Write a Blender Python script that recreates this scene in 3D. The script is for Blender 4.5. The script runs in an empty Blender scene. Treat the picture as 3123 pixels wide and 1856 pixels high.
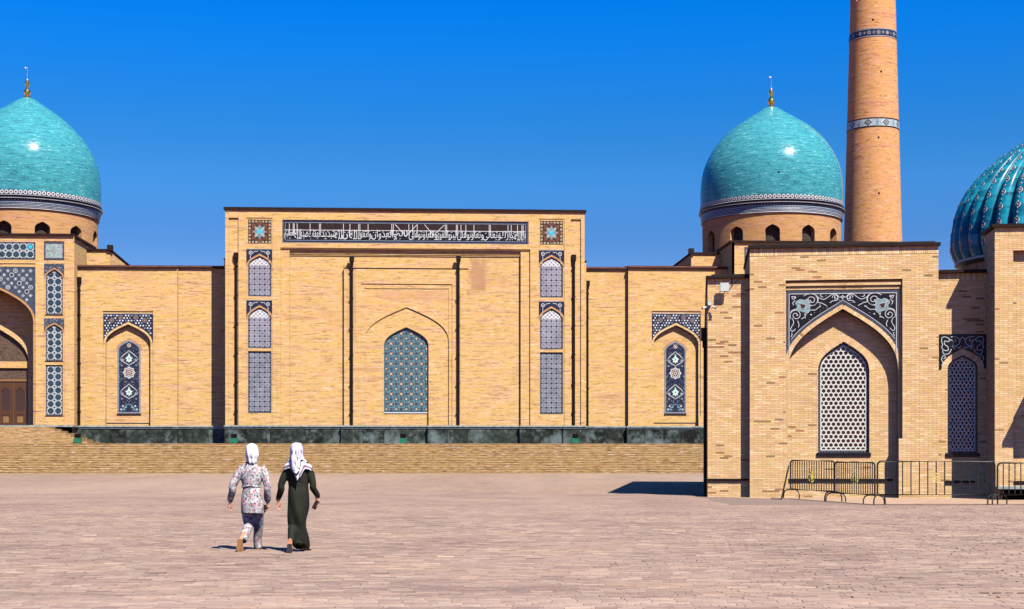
import bpy, bmesh, math, random
import numpy as np
from mathutils import Vector, Matrix, noise as mnoise
random.seed(7); rng = np.random.default_rng(7)
SC = bpy.context.scene; COL = SC.collection
R = math.radians; PI = math.pi
# ------------------------------------------------------------------ camera
FPX = 4500.0; UC = 1561.5; VH = 1375.0; CH = 1.52      # focal length in photo pixels, centre, horizon row, eye height
cd = bpy.data.cameras.new('camera'); cam = bpy.data.objects.new('camera', cd); COL.objects.link(cam)
cam.location = (0, 0, CH); cam.rotation_euler = (R(90), 0, 0)
cd.sensor_width = 36; cd.lens = 36 * FPX / 3123; cd.shift_y = (VH - 928) / 3123
cd.clip_end = 6000; cd.clip_start = 0.5; SC.camera = cam
# ------------------------------------------------------------------ light
SUN = Vector((0.62, -1.0, 1.53)).normalized()
EL = math.asin(SUN.z); AZ = math.atan2(SUN.x, SUN.y)
W = bpy.data.worlds.new('World'); SC.world = W; W.use_nodes = True
nt = W.node_tree; nt.nodes.clear()
wo = nt.nodes.new('ShaderNodeOutputWorld'); bg = nt.nodes.new('ShaderNodeBackground'); sk = nt.nodes.new('ShaderNodeTexSky')
sk.sky_type = 'NISHITA'; sk.sun_disc = False; sk.sun_elevation = EL; sk.sun_rotation = AZ
sk.altitude = 2500; sk.air_density = 1.0; sk.dust_density = 0.0; sk.ozone_density = 3.0
hs = nt.nodes.new('ShaderNodeHueSaturation'); hs.inputs['Saturation'].default_value = 1.44; hs.inputs['Value'].default_value = 1.0
hs.inputs['Hue'].default_value = 0.5
# clear desert air: the band near the horizon is a little duller and less green than the model sky
tcw = nt.nodes.new('ShaderNodeTexCoord'); spw = nt.nodes.new('ShaderNodeSeparateXYZ'); rmp = nt.nodes.new('ShaderNodeValToRGB'); mlt = nt.nodes.new('ShaderNodeMixRGB'); mlt.blend_type = 'MULTIPLY'; mlt.inputs[0].default_value = 1
rmp.color_ramp.elements[0].position = 0.0; rmp.color_ramp.elements[0].color = (2.7, 0.78, 0.56, 1); rmp.color_ramp.elements[1].position = 0.30; rmp.color_ramp.elements[1].color = (0.6, 0.97, 1.30, 1)
for p_, c_ in ((0.135, (0.85, 0.61, 0.70, 1)), (0.185, (1.0, 0.79, 0.85, 1))): e_ = rmp.color_ramp.elements.new(p_); e_.color = c_
rmp.color_ramp.interpolation = 'EASE'
nt.links.new(tcw.outputs['Generated'], spw.inputs[0]); nt.links.new(spw.outputs[2], rmp.inputs[0]); nt.links.new(rmp.outputs[0], mlt.inputs[2])
nt.links.new(sk.outputs[0], hs.inputs['Color']); nt.links.new(hs.outputs[0], mlt.inputs[1]); nt.links.new(mlt.outputs[0], bg.inputs[0]); nt.links.new(bg.outputs[0], wo.inputs[0])
bg.inputs[1].default_value = 0.088
sl = bpy.data.lights.new('sun', 'SUN'); sl.energy = 5.0; sl.angle = R(0.53); sl.color = (1.0, 0.95, 0.87)
so = bpy.data.objects.new('sun', sl); COL.objects.link(so); so.rotation_euler = (-SUN).to_track_quat('-Z', 'Y').to_euler(); so.location = (30, -30, 60)
SC.view_settings.view_transform = 'Standard'; SC.view_settings.look = 'None'
SC.view_settings.exposure = 0.85; SC.view_settings.gamma = 1.0
SC.render.engine = 'CYCLES'
try:
    SC.cycles.max_bounces = 5; SC.cycles.diffuse_bounces = 0; SC.cycles.use_denoising = True
except Exception: pass
# ------------------------------------------------------------------ node helpers
class NB:
    def __init__(s, name):
        s.m = bpy.data.materials.new(name); s.m.use_nodes = True; s.t = s.m.node_tree; s.b = s.t.nodes['Principled BSDF']
    def n(s, typ, **kw):
        nd = s.t.nodes.new('ShaderNode' + typ)
        for k, v in kw.items(): setattr(nd, k, v)
        return nd
    def put(s, sock, v):
        if isinstance(v, bpy.types.NodeSocket): s.t.links.new(v, sock)
        else: sock.default_value = v
    def math(s, op, a, b=0.0, c=0.0):
        nd = s.n('Math', operation=op); s.put(nd.inputs[0], a); s.put(nd.inputs[1], b); s.put(nd.inputs[2], c); return nd.outputs[0]
    def comb(s, x, y=0.0, z=0.0):
        nd = s.n('CombineXYZ'); s.put(nd.inputs[0], x); s.put(nd.inputs[1], y); s.put(nd.inputs[2], z); return nd.outputs[0]
    def noise(s, vec, scale=1.0, detail=2.0, rough=0.5):
        nd = s.n('TexNoise'); s.put(nd.inputs['Vector'], vec); nd.inputs['Scale'].default_value = scale
        nd.inputs['Detail'].default_value = detail; nd.inputs['Roughness'].default_value = rough; return nd.outputs[0]
    def ramp(s, fac, stops, mode='LINEAR'):
        nd = s.n('ValToRGB'); cr = nd.color_ramp; cr.interpolation = mode
        while len(cr.elements) < len(stops): cr.elements.new(0.5)
        for e, (p, c) in zip(cr.elements, stops): e.position = p; e.color = (*c[:3], 1)
        s.put(nd.inputs[0], fac); return nd.outputs[0]
    def mix(s, fac, a, b, mode='MIX'):
        nd = s.n('MixRGB', blend_type=mode); s.put(nd.inputs[0], fac)
        for i, v in ((1, a), (2, b)): s.put(nd.inputs[i], v if isinstance(v, bpy.types.NodeSocket) else (*v[:3], 1))
        return nd.outputs[0]
    def bump(s, h, strength=0.3, dist=0.01):
        nd = s.n('Bump'); nd.inputs['Strength'].default_value = strength; nd.inputs['Distance'].default_value = dist
        s.put(nd.inputs['Height'], h); s.t.links.new(nd.outputs[0], s.b.inputs['Normal'])
    def fin(s, col, rough=0.8, metal=0.0, spec=0.3):
        s.put(s.b.inputs['Base Color'], col if isinstance(col, bpy.types.NodeSocket) else (*col[:3], 1))
        s.put(s.b.inputs['Roughness'], rough); s.put(s.b.inputs['Metallic'], metal); s.put(s.b.inputs['Specular IOR Level'], spec)
        return s.m
def lerp3(a, b, t): return tuple(a[i] * (1 - t) + b[i] * t for i in range(3))
def mat(name, c, rough=0.7, metal=0.0, spec=0.3, var=0.25, scale=6.0, bump=0.0):
    """plain stuff with a little mottling"""
    B = NB(name); tc = B.n('TexCoord').outputs['Object']
    nz = B.noise(tc, scale, 4, 0.6)
    col = B.ramp(nz, [(0.3, lerp3(c, (0, 0, 0), var)), (0.7, tuple(min(1.0, q * (1 + var * 0.45)) for q in c))])
    if bump: B.bump(nz, bump, 0.01)
    return B.fin(col, rough, metal, spec)
def brickmat(name, pal, bw, bh, mw=0.011, mortar=(0.42, 0.33, 0.22), streak=None, rough=0.85, spec=0.15, mfade=1.0, bumps=0.25, yoff=0.0, patch=None, streakmix=0.45, ss=(0.22, 2.6), vari=0.0, stains=()):
    B = NB(name); uv = B.n('UVMap', uv_map='uv').outputs[0]
    sp = B.n('SeparateXYZ'); B.put(sp.inputs[0], uv); u, v = sp.outputs[0], sp.outputs[1]
    rv = B.math('DIVIDE', v, bh); row = B.math('FLOOR', rv)
    off = B.math('MULTIPLY', B.math('MODULO', row, 2.0), 0.5)
    uu = B.math('ADD', B.math('DIVIDE', u, bw), off); colm = B.math('FLOOR', uu)
    wn = B.n('TexWhiteNoise', noise_dimensions='2D'); B.put(wn.inputs['Vector'], B.comb(colm, row)); r1 = wn.outputs[0]
    # neighbouring bricks of a course share a tone over a stretch of wall
    run = B.noise(B.comb(B.math('MULTIPLY', u, ss[0] * 3.6), B.math('MULTIPLY', row, 0.55)), 1.0, 3, 0.7)
    fac = B.math('ADD', B.math('MULTIPLY', r1, 0.40), B.math('MULTIPLY', B.math('SUBTRACT', B.math('MULTIPLY', run, 4.6), 1.8), 0.60))
    col = B.ramp(fac, pal)
    if streak:
        nz = B.noise(B.comb(B.math('MULTIPLY', u, ss[0]), B.math('MULTIPLY', v, ss[1])), 1.0, 3, 0.6)
        st = B.ramp(nz, streak); col = B.mix(streakmix, col, st)
    if patch:
        nz = B.noise(B.comb(u, v), patch[0], 4, 0.6)
        f = B.ramp(nz, [(patch[1], (0, 0, 0)), (patch[1] + 0.18, (1, 1, 1))])
        col = B.mix(B.math('MULTIPLY', f, patch[3]), col, patch[2])
    for (sx, sz, wx, wz, sc_, k_) in stains:
        dx = B.math('DIVIDE', B.math('ABSOLUTE', B.math('SUBTRACT', u, sx)), wx); dz = B.math('DIVIDE', B.math('ABSOLUTE', B.math('SUBTRACT', v, sz)), wz)
        e = B.math('ADD', B.math('MAXIMUM', dx, dz), B.math('MULTIPLY', B.math('SUBTRACT', B.noise(B.comb(B.math('MULTIPLY', u, 1.6), B.math('MULTIPLY', v, 0.9)), 1.0, 4, .65), .5), 1.6))
        col = B.mix(B.math('MULTIPLY', B.ramp(e, [(.6, (1, 1, 1)), (1.0, (0, 0, 0))]), k_), col, sc_)
    fu = B.math('FRACT', uu); fv = B.math('FRACT', rv)
    m = B.math('MAXIMUM', B.math('LESS_THAN', fu, mw / bw), B.math('LESS_THAN', fv, mw / bh))
    col = B.mix(B.math('MULTIPLY', m, mfade), col, mortar)
    if bumps: B.bump(B.math('SUBTRACT', B.math('MULTIPLY', r1, 0.4), m), bumps, 0.008)
    rg = B.math('ADD', rough, B.math('MULTIPLY', B.math('SUBTRACT', r1, 0.5), 0.1 + vari))
    return B.fin(col, rg, 0.0, spec)
M = {}
BR = [(0.0, (0.10, 0.05, 0.025)), (0.16, (0.30, 0.15, 0.055)), (0.32, (0.54, 0.29, 0.065)), (0.5, (0.62, 0.375, 0.11)), (0.68, (0.63, 0.34, 0.16)), (0.86, (0.66, 0.43, 0.22)), (1.0, (0.76, 0.60, 0.40))]
ST = [(0.35, (0.42, 0.21, 0.09)), (0.41, (0.68, 0.36, 0.21)), (0.46, (0.68, 0.45, 0.18)), (0.52, (0.66, 0.40, 0.06)), (0.58, (0.66, 0.42, 0.15)), (0.64, (0.64, 0.31, 0.17))]
M['brick'] = brickmat('mosque_brick', BR, 0.26, 0.068, streak=ST, patch=(0.22, 0.56, (0.40, 0.19, 0.09), 0.55), stains=((5.35, 14.5, .75, 1.5, (.34, .14, .07), .65), (-3.9, 12.5, .42, 3.2, (.36, .20, .09), .45), (3.9, 9.5, .25, 5.5, (.40, .18, .08), .35), (0.5, 12.9, 3.2, .5, (.50, .22, .12), .35), (-9.3, 16.9, 3.0, .35, (.42, .24, .10), .3)))
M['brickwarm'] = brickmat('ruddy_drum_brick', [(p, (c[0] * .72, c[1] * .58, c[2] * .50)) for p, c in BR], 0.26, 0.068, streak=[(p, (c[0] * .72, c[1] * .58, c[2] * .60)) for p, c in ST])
M['minbrick'] = brickmat('minaret_brick', [(p, (c[0] * .90, c[1] * .72, c[2] * .72)) for p, c in BR], 0.30, 0.085, streak=[(p, (c[0] * .88, c[1] * .70, c[2] * .75)) for p, c in ST])
M['nearbrick'] = brickmat('honey_brick', [(0, (0.24, 0.125, 0.05)), (0.12, (0.47, 0.27, 0.105)), (0.4, (0.60, 0.39, 0.17)), (0.7, (0.63, 0.42, 0.20)), (1, (0.66, 0.48, 0.27))], 0.27, 0.06, mortar=(0.5, 0.38, 0.22), mfade=0.7)
M['mortar'] = mat('mortar', (0.50, 0.36, 0.20), 0.95, 0, 0.1, 0.3, 30)
M['stepbrick'] = brickmat('step_brick', [(0, (0.05, 0.03, 0.015)), (0.2, (0.20, 0.12, 0.05)), (0.45, (0.42, 0.25, 0.09)), (0.7, (0.50, 0.28, 0.15)), (0.85, (0.5, 0.36, 0.2)), (1, (0.70, 0.58, 0.42))], 0.30, 0.052, mw=0.008, mortar=(0.16, 0.11, 0.07),
    streak=[(0.36, (0.16, 0.09, 0.04)), (0.44, (0.44, 0.26, 0.10)), (0.55, (0.52, 0.33, 0.10)), (0.66, (0.48, 0.26, 0.16))], ss=(0.45, 9.0), streakmix=0.4, mfade=0.75)
def domemat(name, pal, streak):
    return brickmat(name, pal, 0.24, 0.075, mw=0.007, mortar=(0.22, 0.42, 0.42), streak=streak, rough=0.20, spec=0.11, bumps=0.03, streakmix=0.25, ss=(0.3, 2.0), vari=0.10)
M['dome'] = domemat('turquoise_glazed_brick', [(0.0, (0.002, 0.045, 0.06)), (0.15, (0.005, 0.11, 0.14)), (0.4, (0.010, 0.195, 0.23)), (0.7, (0.025, 0.25, 0.28)), (0.94, (0.06, 0.31, 0.33)), (1.0, (0.20, 0.44, 0.44))],
    [(0.3, (0.055, 0.27, 0.29)), (0.7, (0.010, 0.19, 0.23))])
def marble():
    B = NB('green_marble'); tc = B.n('TexCoord').outputs['Object']; ob = B.n('ObjectInfo').outputs['Random']
    v = B.n('VectorMath', operation='ADD'); B.put(v.inputs[0], tc); B.put(v.inputs[1], B.comb(B.math('MULTIPLY', ob, 30.0), ob, 0.0))
    n1 = B.noise(v.outputs[0], 2.2, 6, 0.72); n2 = B.noise(v.outputs[0], 0.7, 3, 0.6)
    col = B.ramp(n1, [(0.40, (0.005, 0.006, 0.005)), (0.5, (0.016, 0.021, 0.018)), (0.58, (0.04, 0.048, 0.040)), (0.68, (0.13, 0.145, 0.12))])
    sp = B.n('SeparateXYZ'); B.put(sp.inputs[0], tc)
    lime = B.math('MULTIPLY', B.ramp(n2, [(0.5, (0, 0, 0)), (0.66, (1, 1, 1))]), 0.55)
    col = B.mix(lime, col, (0.20, 0.26, 0.25))
    col = B.mix(B.math('MULTIPLY', ob, 0.18), col, (0.10, 0.13, 0.10))
    return B.fin(col, 0.65, 0, 0.1)
M['marble'] = marble()
M['cap'] = mat('grey_green_stone', (0.30, 0.35, 0.31), 0.6, 0, 0.3, 0.5, 3)
M['roof'] = mat('brown_metal', (0.022, 0.012, 0.010), 0.7, 0.0, 0.12, 0.3, 4)
M['roofred'] = mat('faded_red_sheet_roof', (0.17, 0.06, 0.045), 0.6, 0.1, 0.3, 0.45, 2)
M['pipe'] = mat('dark_brown_pipe', (0.012, 0.006, 0.005), 0.6, 0.0, 0.15, 0.3, 8)
M['black'] = mat('black_void', (0.006, 0.005, 0.005), 0.9, 0, 0.1)
M['glass'] = mat('dark_window_glass', (0.012, 0.014, 0.018), 0.12, 0, 0.5, 0.2)
M['gold'] = mat('gilded_metal', (0.72, 0.46, 0.10), 0.25, 1.0, 0.5, 0.3, 3)
M['silver'] = mat('pale_metal', (0.75, 0.70, 0.68), 0.3, 1.0, 0.5, 0.2)
M['wood'] = mat('carved_brown_wood', (0.085, 0.034, 0.013), 0.45, 0, 0.4, 0.5, 12, 0.3)
M['woodlight'] = mat('worn_wood_edge', (0.26, 0.13, 0.05), 0.5, 0, 0.4, 0.3, 12)
M['lattwood'] = mat('carved_tympanum', (0.12, 0.075, 0.05), 0.7, 0, 0.2, 0.6, 9, 0.6)
M['navy'] = mat('navy_tile', (0.018, 0.022, 0.045), 0.4, 0, 0.22, 0.35, 5)
M['blacktile'] = mat('black_tile', (0.008, 0.008, 0.011), 0.4, 0, 0.22, 0.3, 8)
M['whitetile'] = mat('white_tile', (0.58, 0.58, 0.56), 0.4, 0, 0.22, 0.15, 9)
M['lilac'] = mat('pale_lilac_tile', (0.30, 0.30, 0.33), 0.4, 0, 0.22, 0.35, 2.5)
M['lilac2'] = mat('pale_grey_tile', (0.36, 0.34, 0.38), 0.4, 0, 0.22, 0.35, 1.2)
M['slate'] = mat('slate_blue_tile', (0.055, 0.070, 0.095), 0.4, 0, 0.22, 0.4, 5)
M['teal'] = mat('teal_tile', (0.035, 0.115, 0.145), 0.35, 0, 0.25, 0.4, 5)
M['dkteal'] = mat('dark_teal_tile', (0.018, 0.050, 0.068), 0.35, 0, 0.25, 0.4, 5)
M['aqua'] = mat('aqua_tile', (0.15, 0.33, 0.36), 0.35, 0, 0.25, 0.3, 5)
M['cyan'] = mat('bright_cyan_tile', (0.03, 0.50, 0.70), 0.35, 0, 0.25, 0.2, 5)
M['cream'] = mat('cream_tile', (0.56, 0.42, 0.31), 0.35, 0, 0.5, 0.15, 5)
M['rust'] = mat('rust_red_tile', (0.21, 0.075, 0.03), 0.4, 0, 0.4, 0.3, 5)
M['dkbrown'] = mat('dark_brown_tile', (0.045, 0.022, 0.014), 0.4, 0, 0.4, 0.3, 5)
M['ochre'] = mat('ochre_tile', (0.36, 0.25, 0.12), 0.5, 0, 0.3, 0.35, 5)
M['sage'] = mat('sage_tile', (0.30, 0.40, 0.33), 0.35, 0, 0.5, 0.3, 5)
M['greyblue'] = mat('grey_blue_tile', (0.19, 0.23, 0.27), 0.35, 0, 0.5, 0.3, 5)
M['plaster'] = mat('white_plaster_lattice', (0.62, 0.60, 0.53), 0.7, 0, 0.2, 0.12, 7)
M['ribtile'] = None
M['white'] = mat('white_plastic', (0.52, 0.55, 0.50), 0.4, 0, 0.4, 0.05)
M['green'] = mat('green_paint', (0.012, 0.16, 0.075), 0.45, 0, 0.4, 0.3)
M['steel'] = mat('dark_galvanised_steel', (0.03, 0.027, 0.024), 0.5, 0.3, 0.3, 0.3)
M['yellow'] = mat('yellow_paint', (0.72, 0.58, 0.05), 0.5, 0, 0.3, 0.2)
# ------------------------------------------------------------------ mesh builder
class MB:
    def __init__(s): s.v = []; s.f = []; s.m = []; s.uv = []; s.mats = []; s.sm = []; s.cols = None
    def mi(s, m):
        if m not in s.mats: s.mats.append(m)
        return s.mats.index(m)
    def face(s, pts, m, uv=None, smooth=False):
        i = len(s.v); s.v += [tuple(p) for p in pts]; s.f.append(tuple(range(i, i + len(pts)))); s.m.append(s.mi(m)); s.sm.append(smooth)
        if uv is None:
            n = Vector((0, 0, 0))
            for k in range(len(pts)):
                a = Vector(pts[k]); b = Vector(pts[(k + 1) % len(pts)]); n += a.cross(b)
            nx, ny, nz = abs(n.x), abs(n.y), abs(n.z)
            if nz > 0.75 * (nx + ny): uv = [(p[0], p[1]) for p in pts]
            elif ny >= nx: uv = [(p[0], p[2]) for p in pts]
            else: uv = [(p[1] + 0.13, p[2]) for p in pts]
        s.uv.append(uv)
    def box(s, x0, x1, y0, y1, z0, z1, m, skip=''):
        if x1 < x0: x0, x1 = x1, x0
        P = lambda x, y, z: (x, y, z)
        if 'f' not in skip: s.face([P(x0, y0, z0), P(x1, y0, z0), P(x1, y0, z1), P(x0, y0, z1)], m)
        if 'b' not in skip: s.face([P(x1, y1, z0), P(x0, y1, z0), P(x0, y1, z1), P(x1, y1, z1)], m)
        if 'l' not in skip: s.face([P(x0, y1, z0), P(x0, y0, z0), P(x0, y0, z1), P(x0, y1, z1)], m)
        if 'r' not in skip: s.face([P(x1, y0, z0), P(x1, y1, z0), P(x1, y1, z1), P(x1, y0, z1)], m)
        if 't' not in skip: s.face([P(x0, y0, z1), P(x1, y0, z1), P(x1, y1, z1), P(x0, y1, z1)], m)
        if 'd' not in skip: s.face([P(x0, y1, z0), P(x1, y1, z0), P(x1, y0, z0), P(x0, y0, z0)], m)
    def plate(s, pts, y, m, th=0.0):
        """flat polygon in the facade plane (x,z), facing -y, with optional thickness"""
        s.face([(p[0], y, p[1]) for p in pts], m)
        if th:
            n = len(pts)
            for k in range(n):
                a, b = pts[k], pts[(k + 1) % n]
                s.face([(a[0], y, a[1]), (a[0], y + th, a[1]), (b[0], y + th, b[1]), (b[0], y, b[1])], m)
    def tube(s, pts, r, m, n=6, cap=True):
        pts = [Vector(p) for p in pts]; rings = []; rr = r if isinstance(r, (list, tuple)) else [r] * len(pts)
        d0 = (pts[1] - pts[0]).normalized(); up = Vector((0, 0, 1)) if abs(d0.z) < 0.9 else Vector((1, 0, 0))
        for i, p in enumerate(pts):
            if i == 0: d = pts[1] - p
            elif i == len(pts) - 1: d = p - pts[-2]
            else: d = (pts[i + 1] - pts[i]).normalized() + (p - pts[i - 1]).normalized()
            d.normalize(); a = up.cross(d); a = a.normalized() if a.length > 1e-4 else Vector((1, 0, 0)); b = d.cross(a)
            rings.append([p + (a * math.cos(2 * PI * k / n) + b * math.sin(2 * PI * k / n)) * rr[i] for k in range(n)])
        for A, Bq in zip(rings, rings[1:]):
            for k in range(n): s.face([A[k], A[(k + 1) % n], Bq[(k + 1) % n], Bq[k]], m, smooth=True)
        if cap: s.face(rings[0][::-1], m); s.face(rings[-1], m)
    def lathe(s, prof, cx, cy, n, mats, a0=0.0, a1=2 * PI, rf=None, smooth=True):
        """prof [(r,z)]; mats: one or one per segment; rf(angle)->radius factor"""
        arc = [0.0]
        for (r0, z0), (r1, z1) in zip(prof, prof[1:]): arc.append(arc[-1] + math.hypot(r1 - r0, z1 - z0))
        rm = max(p[0] for p in prof)
        for i in range(len(prof) - 1):
            m = mats[i] if isinstance(mats, list) else mats
            for k in range(n):
                t0 = a0 + (a1 - a0) * k / n; t1 = a0 + (a1 - a0) * (k + 1) / n; q = []
                for (ii, t) in ((i, t0), (i, t1), (i + 1, t1), (i + 1, t0)):
                    rr, z = prof[ii]; g = rf(t, ii / (len(prof) - 1)) if rf else 1.0
                    q.append((cx + rr * g * math.cos(t), cy + rr * g * math.sin(t), z))
                ra = max(0.15 * rm, prof[i][0])
                nb = max(1, round(2 * PI * ra / 0.24)) * 0.24 / (2 * PI)
                s.face(q, m, [(t0 * nb, arc[i]), (t1 * nb, arc[i]), (t1 * nb, arc[i + 1]), (t0 * nb, arc[i + 1])], smooth)
    def build(s, name, parent=None, weld=False, kind=None, cols=None):
        me = bpy.data.meshes.new(name); me.from_pydata(s.v, [], s.f)
        for m in s.mats: me.materials.append(m)
        me.polygons.foreach_set('material_index', s.m); me.polygons.foreach_set('use_smooth', s.sm)
        ul = me.uv_layers.new(name='uv'); ul.data.foreach_set('uv', [c for q in s.uv for p in q for c in p])
        if cols is not None:
            ca = me.color_attributes.new('Col', 'FLOAT_COLOR', 'CORNER')
            ca.data.foreach_set('color', [c for q, k in zip(s.f, cols) for _ in q for c in (*k, 1.0)])
        if weld:
            bm = bmesh.new(); bm.from_mesh(me); bmesh.ops.remove_doubles(bm, verts=bm.verts, dist=0.0008); bm.to_mesh(me); bm.free()
        me.update(); o = bpy.data.objects.new(name, me); COL.objects.link(o)
        if parent: o.parent = parent
        if kind: o['kind'] = kind
        return o
def thing(name, label, cat, loc=(0, 0, 0), rz=0.0, group=None):
    o = bpy.data.objects.new(name, None); COL.objects.link(o); o.location = loc; o.rotation_euler = (0, 0, rz)
    o['label'] = label; o['category'] = cat; o.empty_display_size = 0.3
    if group: o['group'] = group
    return o
def bez(p0, p1, p2, p3, n):
    out = []
    for i in range(n + 1):
        t = i / n; q = 1 - t
        out.append(tuple(q ** 3 * p0[k] + 3 * q * q * t * p1[k] + 3 * q * t * t * p2[k] + t ** 3 * p3[k] for k in range(2)))
    return out
def arch(x0, x1, zs, za, n=12):
    """pointed four-centred arch, left spring to right spring"""
    c = (x0 + x1) / 2; hw = (x1 - x0) / 2; h = za - zs
    L = bez((c - hw, zs), (c - hw, zs + 0.46 * h), (c - 0.58 * hw, zs + 0.70 * h), (c, za), n)
    return L + [(2 * c - p[0], p[1]) for p in L[-2::-1]]
def archpoly(x0, x1, z0, zs, za, n=12): return arch(x0, x1, zs, za, n) + [(x1, z0), (x0, z0)]
def arch_wall(mb, x0, x1, z0, z1, ax0, ax1, zb, zs, za, y, dep, m, mr=None):
    """wall face with an arched (za>zs) or square (za==zs) opening and its reveal"""
    mr = mr or m; F = lambda a, b, c, d: mb.face([(a, y, c), (b, y, c), (b, y, d), (a, y, d)], m)
    if ax0 > x0 + 1e-4: F(x0, ax0, z0, z1)
    if x1 > ax1 + 1e-4: F(ax1, x1, z0, z1)
    if zb > z0 + 1e-4: F(ax0, ax1, z0, zb); mb.face([(ax0, y, zb), (ax1, y, zb), (ax1, y + dep, zb), (ax0, y + dep, zb)], mr)
    A = arch(ax0, ax1, zs, za) if za > zs else [(ax0, zs), (ax1, zs)]
    for p, q in zip(A, A[1:]):
        if z1 > max(p[1], q[1]) - 1e-6: mb.face([(p[0], y, p[1]), (q[0], y, q[1]), (q[0], y, z1), (p[0], y, z1)], m)
        mb.face([(p[0], y, p[1]), (p[0], y + dep, p[1]), (q[0], y + dep, q[1]), (q[0], y, q[1])], mr)
    mb.face([(ax0, y, zb), (ax0, y + dep, zb), (ax0, y + dep, zs), (ax0, y, zs)], mr)
    mb.face([(ax1, y + dep, zb), (ax1, y, zb), (ax1, y, zs), (ax1, y + dep, zs)], mr)
def arch_band(mb, A, w, y, m, th=0.01, zdown=None):
    """flat band of width w outside the arch line A"""
    cx = (A[0][0] + A[-1][0]) / 2; out = []
    for i, p in enumerate(A):
        a = A[max(0, i - 1)]; b = A[min(len(A) - 1, i + 1)]; dx, dz = b[0] - a[0], b[1] - a[1]; L = math.hypot(dx, dz)
        nx, nz = -dz / L, dx / L
        if i in (0, len(A) - 1): nx, nz = (-1 if i == 0 else 1), 0
        if abs(p[0] - cx) < 1e-4: nx, nz = 0, 1.25
        out.append((p[0] + nx * w, p[1] + nz * w))
    for i in range(len(A) - 1): mb.plate([A[i], A[i + 1], out[i + 1], out[i]], y, m)
    if zdown is not None:
        mb.plate([(out[0][0], zdown), (A[0][0], zdown), A[0], out[0]], y, m); mb.plate([(A[-1][0], zdown), (out[-1][0], zdown), out[-1], A[-1]], y, m)
    for i in range(len(A) - 1): mb.face([(out[i][0], y, out[i][1]), (out[i + 1][0], y, out[i + 1][1]), (out[i + 1][0], y + th, out[i + 1][1]), (out[i][0], y + th, out[i][1])], m)
    return out
def spandrel(mb, A, x0, x1, z1, zlow, y, m):
    """field between an arch line A and a rectangle above it"""
    for p, q in zip(A, A[1:]): mb.plate([p, q, (q[0], z1), (p[0], z1)], y, m)
    if A[0][0] > x0: mb.plate([(x0, zlow), (A[0][0], zlow), (A[0][0], z1), (x0, z1)], y, m)
    if x1 > A[-1][0]: mb.plate([(A[-1][0], zlow), (x1, zlow), (x1, z1), (A[-1][0], z1)], y, m)
def stroke(mb, pts, w, y, m, taper=False):
    n = len(pts); L = []; Rr = []
    for i in range(n):
        a = pts[max(0, i - 1)]; b = pts[min(n - 1, i + 1)]; dx, dz = b[0] - a[0], b[1] - a[1]; l = math.hypot(dx, dz) or 1
        ww = w / 2 * ((0.35 + 0.65 * math.sin(PI * min(1, (i + 0.6) / n))) if taper else 1)
        L.append((pts[i][0] - dz / l * ww, pts[i][1] + dx / l * ww)); Rr.append((pts[i][0] + dz / l * ww, pts[i][1] - dx / l * ww))
    for i in range(n - 1): mb.plate([Rr[i], Rr[i + 1], L[i + 1], L[i]], y, m)
def disc(c, r, n=8, rot=0.0, sx=1.0): return [(c[0] + sx * r * math.cos(rot + 2 * PI * k / n), c[1] + r * math.sin(rot + 2 * PI * k / n)) for k in range(n)]
def star(c, r, q=0.6, n=8, rot=0.0): return [(c[0] + (r if k % 2 == 0 else r * q) * math.cos(rot + PI * k / n), c[1] + (r if k % 2 == 0 else r * q) * math.sin(rot + PI * k / n)) for k in range(2 * n)]
def ring(mb, c, r, w, y, m, n=10, a0=0, a1=2 * PI):
    P = [(c[0] + r * math.cos(a0 + (a1 - a0) * k / n), c[1] + r * math.sin(a0 + (a1 - a0) * k / n)) for k in range(n + 1)]; stroke(mb, P, w, y, m)
def inpoly(p, poly):
    x, z = p; c = False; j = len(poly) - 1
    for i in range(len(poly)):
        xi, zi = poly[i]; xj, zj = poly[j]
        if (zi > z) != (zj > z) and x < (xj - xi) * (z - zi) / (zj - zi) + xi: c = not c
        j = i
    return c
def clip(poly, region):
    """Sutherland-Hodgman against a convex region given clockwise (left spring, over the top, down the right)"""
    out = list(poly)
    for i in range(len(region)):
        a = region[i]; b = region[(i + 1) % len(region)]; ex, ez = b[0] - a[0], b[1] - a[1]
        if abs(ex) + abs(ez) < 1e-9: continue
        inside = lambda p: ex * (p[1] - a[1]) - ez * (p[0] - a[0]) <= 1e-9
        src = out; out = []
        for k in range(len(src)):
            p, q = src[k - 1], src[k]; ip, iq = inside(p), inside(q)
            if ip != iq:
                d = ex * (q[1] - p[1]) - ez * (q[0] - p[0])
                t = -(ex * (p[1] - a[1]) - ez * (p[0] - a[0])) / d if abs(d) > 1e-12 else 0
                out.append((p[0] + t * (q[0] - p[0]), p[1] + t * (q[1] - p[1])))
            if iq: out.append(q)
        if len(out) < 3: return []
    return out
# ------------------------------------------------------------------ frames: where a pixel's ray meets a facade plane
class Frame:
    def __init__(s, O, th): s.O = O; s.th = th; s.c = math.cos(th); s.s = math.sin(th)
    def P(s, u, v, d=0.0):
        kx, kz = (u - UC) / FPX, (VH - v) / FPX
        cx, cy = -s.O[0], -s.O[1]                       # camera relative to origin
        lx, ly = cx * s.c + cy * s.s, -cx * s.s + cy * s.c
        rx, ry = kx * s.c + s.s, -kx * s.s + s.c
        t = (d - ly) / ry
        return lx + t * rx, CH + t * kz
    def X(s, u, d=0.0): return s.P(u, VH, d)[0]
    def Z(s, v, d=0.0, u=1235): return s.P(u, v, d)[1]
def subrect(poly): return min(p[0] for p in poly), max(p[0] for p in poly), min(p[1] for p in poly), max(p[1] for p in poly)
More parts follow.
